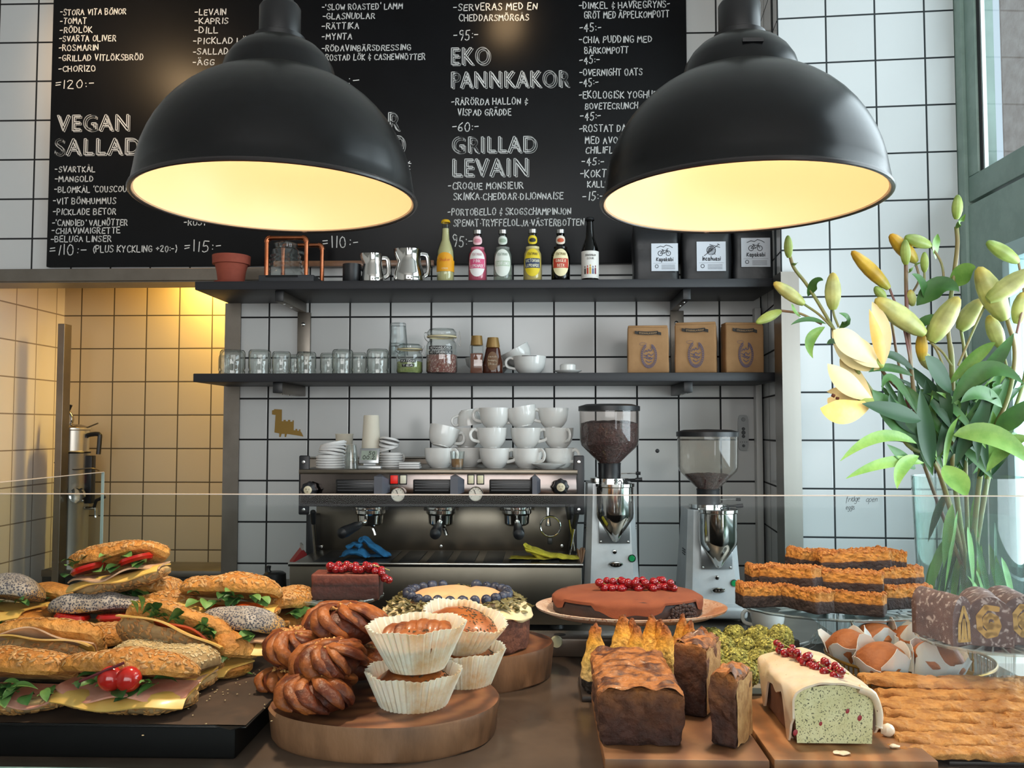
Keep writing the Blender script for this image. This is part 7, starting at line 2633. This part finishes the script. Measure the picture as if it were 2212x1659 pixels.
t1.inputs[0].default_value = (.93, .97, .96, 1)
t2 = N_.new('ShaderNodeBsdfDiffuse')
t2.inputs[0].default_value = hx('#c3dcd6')
t3 = N_.new('ShaderNodeMixShader')
t3.inputs[0].default_value = .05
L_.new(t1.outputs[0], t3.inputs[1])
L_.new(t2.outputs[0], t3.inputs[2])
L_.new(t3.outputs[0], N_['Material Output'].inputs[0])
obj('water', lathe([(0, .019), (.0955, .021), (.1015, vh * .5), (.1055, wz), (0, wz)], 48), wm, va)

stm = pm('green lily stalk', '#7f8f52', .45, 0, '#8a7a4e', 12)
stp = pm('purple lily stalk', '#7d5450', .45, 0, '#8d7f56', 10)
lfa = pm('lily leaf green', '#47783a', .5, 0, '#3c6633', 18, sss=(.15, .004))
lfb = pm('light lily leaf', '#8ab55c', .42, 0, '#6d9c47', 18, sss=(.25, .004))
lfc = pm('dark lily leaf', '#274e2b', .5, 0, '#264a2c', 18)
def budmat(n, a, b, c):
    return layered(n, [(0, a), (.35, b), (.75, b), (1, c)], .45, 12, .14, (30, .1, .001))


budg = budmat('green lily bud', '#9ab24e', '#a9bf66', '#8fae52')
budy = budmat('yellow lily bud', '#a9b052', '#d9b23a', '#e0a41c')
budp = budmat('pale lily bud', '#abbd60', '#cbd084', '#d8bf55')
petm = pm('cream lily petal', '#f0e2b0', .5, 0, '#ecd28c', 9, .38, .7)
petg = pm('golden lily petal', '#ebc25e', .5, 0, '#eed796', 10, .4, .7)
anth = pm('rust anther', '#5a2a12', .7)


def q3(t):
    return W(*t)


def bud(root, base, tip, wpx, mat, Yb, label=None):
    b, t = q3((base[0], base[1], Yb)), q3((tip[0], tip[1], Yb - .02))
    ax = t - b
    L = ax.length
    r = mpx(wpx, Yb) / 2
    pr = [(0, 0), (r * .42, L * .02), (r * .72, L * .14), (r * .95, L * .34), (r, L * .5), (r * .9, L * .68), (r * .64, L * .86), (r * .36, L * .96), (0, L)]
    v, f = lathe(pr, 36)

    def lobe(q):
        a = math.atan2(q.y, q.x)
        return .80 + .13 * abs(math.cos(1.5 * a)) ** .6 + .03 * math.cos(6 * a)
    v = [Vector((q.x * lobe(q), q.y * lobe(q), q.z)) if q.x or q.y else q for q in v]
    return obj('flower_bud', (v, f), mat, root, label=label, loc=b - root.location, rot=ax.to_track_quat('Z', 'X').to_euler())


def blade(root, a, m, t, wpx, mat, Y0, dY=(0, -.03, -.05), nrm=(0, -1, .35), fold=.25, nm='leaf'):
    P = [q3((p[0], p[1], Y0 + d_)) - root.location for p, d_ in zip((a, m, t), dY)]
    mid = P[1] * 2 - (P[0] + P[2]) * .5
    return obj(nm, leaf(P[0], mid, P[2], mpx(wpx, Y0) / 2, fold, nrm, 12), mat, root)


def stalk(lb, path, Y0, mat, r=.0042, slope=-.0):
    """path of view points from the vase up; the stalk also runs down inside the vase"""
    n = len(path)
    P = []
    for i, p in enumerate(path):
        P.append(q3((p[0], p[1], p[2] if len(p) > 2 else Y0)))
    foot = Vector((vx + (P[0].x - vx) * -.35, VY + (P[0].y - VY) * -.4, VZ + .03))
    if (P[0].xy - Vector((vx, VY))).length > .085:
        dxy = (P[0].xy - Vector((vx, VY))).normalized() * .085
        P[0] = Vector((vx + dxy.x, VY + dxy.y, P[0].z))
    s = thing('lily_stalk', lb, 'lily', foot, 0, 'lilies in the glass vase')
    C = smoothpath([foot] + P, 6)
    obj('stem', tube([q - foot for q in C], [r * 1.1] * (len(C) // 2) + [r * .85] * (len(C) - len(C) // 2), 10), mat, s)
    return s


def twig(root, pts, Y0, mat, r=.0026):
    P = [q3((p[0], p[1], p[2] if len(p) > 2 else Y0)) - root.location for p in pts]
    obj('side_stem', tube(smoothpath(P, 5), r, 8), mat, root)


rg = random.Random(21)
# A: stalk arching to the shelf side
a = stalk('lily stalk arching out over the shelf ends with several green buds', [(2015, 1025), (1960, 960, 1.86), (1893, 860, 1.84), (1845, 790, 1.83), (1790, 692, 1.82), (1745, 618, 1.81), (1716, 580, 1.81), (1706, 552, 1.81)], 1.9, stm)
bud(a, (1704, 557), (1702, 508), 21, budg, 1.81)
bud(a, (1737, 657), (1671, 610), 31, budp, 1.81)
bud(a, (1687, 672), (1633, 698), 24, budg, 1.81)
bud(a, (1799, 670), (1799, 588), 38, budp, 1.82)
twig(a, [(1798, 708), (1770, 680), (1737, 657)], 1.82, stm)
twig(a, [(1775, 700), (1730, 678), (1687, 671)], 1.82, stp)
twig(a, [(1812, 707), (1803, 685), (1799, 668)], 1.82, stm)
for q in (((1745, 640), (1762, 612), (1778, 606), 22, lfa), ((1785, 700), (1745, 690), (1708, 702), 12, lfa), ((1782, 706), (1750, 735), (1756, 774), 22, lfb), ((1712, 576), (1716, 570), (1724, 568), 10, lfb), ((1730, 684), (1716, 672), (1710, 656), 14, lfb), ((1820, 745), (1800, 738), (1786, 744), 14, lfa), ((1812, 710), (1830, 690), (1812, 676), 18, lfa)):
    blade(a, *q[:5], 1.82)
# open flowers


def open_flower(lb, base, tips, Y0, nm):
    root = thing('lily_flower', lb, 'lily flower', q3((base[0], base[1], Y0)), 0, None)
    o_ = root.location
    for (m, t, w, mat, d_) in tips:
        P0, P1, P2 = Vector(), q3((m[0], m[1], Y0 + d_)) - o_, q3((t[0], t[1], Y0 + d_ * 1.3)) - o_
        mid = P1 * 2 - P2 * .5
        v, f = leaf(P0, mid, P2, mpx(w, Y0) / 2, -.22 if d_ < 0 else .22, (0, -1, .1), 16, .55)
        obj('petal', (v, f), mat, root)
    obj('flower_throat', lathe([(0, 0), (.006, .002), (.011, .02), (.009, .03), (0, .03)], 16), budg, root, rot=(q3((tips[0][1][0], tips[0][1][1], Y0)) - o_).to_track_quat('Z', 'X').to_euler())
    return root


f1 = open_flower('opening cream lily with one petal standing up, pointing to the shelf', (1908, 793), [((1850, 770), (1797, 712), 62, petm, .02), ((1868, 762), (1800, 713), 50, petm, -.02), ((1845, 745), (1800, 714), 52, petm, -.035), ((1905, 720), (1884, 652), 38, petm, .0), ((1900, 745), (1878, 668), 26, petg, -.03), ((1858, 778), (1802, 716), 40, petg, .03)], 1.80, 'a')
f2 = open_flower('open cream and orange lily below the opening one, mouth to the shelf', (1888, 866), [((1830, 888), (1772, 882), 52, petg, -.04), ((1820, 870), (1788, 860), 40, petm, .03), ((1835, 830), (1788, 786), 46, petm, -.02), ((1845, 815), (1814, 775), 36, petm, .03), ((1838, 880), (1780, 884), 40, petm, .02), ((1840, 850), (1786, 846), 30, petm, .05)], 1.80, 'b')
obj('anther', tube([at(f2, 1797, 853, 1.79), at(f2, 1803, 856, 1.79)], .0035, 8), anth, f2)
obj('anther', tube([at(f2, 1806, 860, 1.80), at(f2, 1812, 861, 1.80)], .003, 8), anth, f2)
# B: purple stalk
b = stalk('dark purple lily stalk with yellow and green buds on top', [(2010, 1020), (1985, 930, 1.88), (1972, 830, 1.86), (1962, 720, 1.85), (1958, 640, 1.85), (1957, 566, 1.85)], 1.9, stp, .0048)
bud(b, (1980, 566), (1922, 506), 36, budy, 1.86)
bud(b, (1957, 572), (1955, 517), 24, budg, 1.84)
bud(b, (2011, 531), (1954, 512), 30, budg, 1.85)
bud(b, (1997, 588), (1997, 544), 19, budg, 1.86)
bud(b, (1921, 624), (1839, 542), 34, budy, 1.84)
bud(b, (1912, 645), (1890, 620), 22, budg, 1.85)
bud(b, (1972, 660), (1966, 626), 22, budp, 1.86)
twig(b, [(1966, 640), (1985, 605), (1977, 566)], 1.86, stp)
twig(b, [(1968, 790), (1950, 700), (1921, 622)], 1.85, stp)
twig(b, [(1985, 640), (1996, 610), (1997, 586)], 1.86, stm)
twig(b, [(2040, 620), (2034, 570), (2011, 531)], 1.86, stm)
for q in (((2000, 650), (1990, 612), (1970, 592), 24, lfa), ((1980, 660), (2030, 620), (2072, 630), 46, lfa), ((1962, 590), (1975, 575), (1990, 568), 10, lfb), ((1975, 800), (1930, 770), (1905, 775), 22, lfc), ((1972, 812), (1920, 795), (1876, 804), 20, lfa), ((1985, 900), (1930, 820), (1905, 842), 20, lfa)):
    blade(b, *q[:5], 1.85)
# C: tall stalk with the highest bud
c = stalk('tallest lily stalk with one green bud at the top, before the green window post', [(2060, 1020), (2058, 900, 1.90), (2056, 780, 1.88), (2048, 700, 1.87), (2060, 600, 1.86), (2068, 530, 1.86), (2066, 490, 1.86)], 1.92, stm, .0052)
bud(c, (2066, 474), (2069, 420), 25, budg, 1.86)
blade(c, (2064, 494), (2074, 480), (2086, 462), 12, lfb, 1.86)
bud(c, (1998, 722), (1890, 645), 50, budp, 1.82)
bud(c, (2010, 740), (2071, 640), 50, budp, 1.83)
bud(c, (2004, 722), (2062, 650), 34, budp, 1.85)
bud(c, (1992, 780), (1990, 716), 28, budy, 1.88)
twig(c, [(2052, 850), (2030, 770), (1998, 720)], 1.86, stm)
twig(c, [(2056, 790), (2035, 760), (2010, 740)], 1.86, stm)
blade(c, (2052, 618), (2085, 590), (2108, 578), 42, lfb, 1.87)
blade(c, (2022, 560), (2020, 530), (2026, 505), 22, lfb, 1.88)
# D: window side stalk
d4 = stalk('lily stalk leaning to the window with big pale buds', [(2118, 1020), (2148, 930, 1.88), (2180, 850, 1.86), (2192, 760, 1.85), (2176, 690, 1.84)], 1.93, stm, .0052)
bud(d4, (2172, 692), (2113, 576), 56, budp, 1.83)
bud(d4, (2132, 650), (2236, 582), 46, budp, 1.80)
bud(d4, (2200, 566), (2131, 522), 34, budg, 1.84)
bud(d4, (2164, 752), (2136, 680), 36, budp, 1.88)
bud(d4, (2196, 700), (2210, 630), 36, budp, 1.88)
twig(d4, [(2070, 790), (2100, 720), (2132, 650)], 1.84, stm)
twig(d4, [(2196, 720), (2212, 640), (2200, 566)], 1.86, stp)
twig(d4, [(2182, 820), (2172, 780), (2164, 750)], 1.87, stm)
# E, F: more stalks
e5 = stalk('lily stalk with pale buds standing between the tallest and the window side one', [(2086, 1022), (2090, 930, 1.96), (2096, 830, 1.97), (2084, 760, 1.97), (2076, 712, 1.97)], 1.97, stm)
bud(e5, (2072, 714), (2122, 646), 44, budp, 1.97)
bud(e5, (2020, 800), (1985, 760), 30, budp, 1.98)
twig(e5, [(2088, 860), (2050, 830), (2020, 800)], 1.98, stm)
f6 = stalk('purple lily stalk crossing behind the opening flower', [(1998, 1010), (1968, 900, 1.98), (1940, 780, 1.98), (1925, 690, 1.98), (1910, 640, 1.98)], 1.98, stp, .0036)
blade(f6, (1968, 900), (1920, 840), (1908, 792), 14, lfa, 1.97)
twig(f6, [(1975, 870), (1930, 830), (1905, 800)], 1.86, stp, .0036)
g7 = stalk('leafy green lily stalk at the window edge of the vase', [(2140, 1020), (2175, 930, 1.98), (2210, 830, 1.98), (2222, 760, 1.98)], 2.0, stm, .005)
# leaves: long lower blades first as seen, then a dense leafy middle
for (root, a_, m_, t_, w_, mt_, Y_) in (
        (a, (1980, 958), (1900, 944), (1815, 996), 26, lfb, 1.82), (a, (1996, 1000), (1915, 1000), (1827, 1034), 24, lfb, 1.80), (a, (1978, 1012), (1950, 990), (1916, 960), 26, lfa, 1.82), (a, (1985, 985), (1948, 1010), (1938, 1056), 28, lfb, 1.80),
        (a, (1990, 908), (1930, 890), (1862, 872), 40, lfc, 1.82), (a, (2000, 960), (1930, 900), (1884, 842), 60, lfa, 1.86), (b, (1990, 940), (1940, 900), (1922, 850), 30, lfc, 1.86), (b, (1996, 1010), (1960, 920), (1940, 830), 26, lfa, 1.90),
        (c, (2056, 872), (2130, 800), (2212, 830), 40, lfa, 1.84), (c, (2056, 850), (2020, 800), (1998, 770), 44, lfc, 1.83), (c, (2060, 980), (2110, 920), (2136, 830), 34, lfc, 1.88), (c, (2060, 940), (2150, 945), (2235, 1010), 50, lfb, 1.80), (d4, (2150, 930), (2190, 900), (2230, 860), 40, lfa, 1.84),
        (d4, (2100, 840), (2150, 780), (2190, 720), 30, lfa, 1.84), (c, (2062, 1010), (2100, 930), (2112, 1000), 34, lfc, 1.86), (d4, (2130, 1020), (2180, 960), (2225, 950), 30, lfb, 1.82), (d4, (2118, 1000), (2160, 880), (2180, 800), 30, lfa, 1.92),
        (c, (2040, 1005), (2066, 1040), (2088, 1072), 52, lfb, 1.80), (b, (2030, 1010), (2010, 900), (2000, 820), 34, lfc, 1.92), (b, (2012, 1010), (1998, 930), (1988, 840), 40, lfc, 1.86), (e5, (2080, 1010), (2072, 900), (2092, 800), 34, lfc, 1.95), (e5, (2090, 990), (2130, 900), (2160, 870), 36, lfa, 1.94),
        (c, (2050, 830), (2110, 770), (2150, 740), 26, lfb, 1.87), (d4, (2165, 880), (2120, 850), (2075, 870), 34, lfa, 1.85), (b, (1968, 720), (2010, 690), (2060, 700), 22, lfa, 1.86)):
    blade(root, a_, m_, t_, w_, mt_, Y_)
for i in range(104):
    root = (a, b, c, d4, e5, f6, g7)[i % 7]
    x0, y0 = rg.uniform(2000, 2150), rg.uniform(915, 1036)
    an = rg.uniform(-.75, .75)
    ln = rg.uniform(110, 210)
    x1, y1 = x0 + ln * math.sin(an), y0 - ln * math.cos(an) * .9
    Yb = rg.uniform(1.84, 2.05)
    blade(root, (x0, y0), ((x0 + x1) / 2 + rg.uniform(-14, 14), (y0 + y1) / 2 - 10), (x1, y1 + rg.uniform(0, 30)), rg.uniform(16, 27), rg.choice((lfa, lfc, lfc, lfa, lfb)), Yb, (0, rg.uniform(-.03, .03), rg.uniform(-.06, .06)), (rg.uniform(-.6, .6), -1, .3))
# leaves under water, inside the vase
for i in range(34):
    root = (a, b, c, d4, e5, f6, g7)[i % 7]
    an = rg.uniform(0, 6.28)
    rr = rg.uniform(.01, .075)
    p = Vector((vx + rr * math.cos(an), VY + rr * math.sin(an), VZ + rg.uniform(.12, .34)))
    r2 = min(.088, rr + .03)
    a2 = an + rg.uniform(-.7, .7)
    t_ = Vector((vx + r2 * math.cos(a2), VY + r2 * math.sin(a2), p.z - rg.uniform(.09, .19)))
    t_.z = max(VZ + .04, t_.z)
    m_ = (p + t_) / 2 + Vector((0, 0, .02))
    obj('wet_leaf', leaf(p - root.location, m_ - root.location, t_ - root.location, rg.uniform(.006, .011), .2, (rg.uniform(-1, 1), -1, .2), 8), rg.choice((lfb, lfa, lfb, lfc)), root)
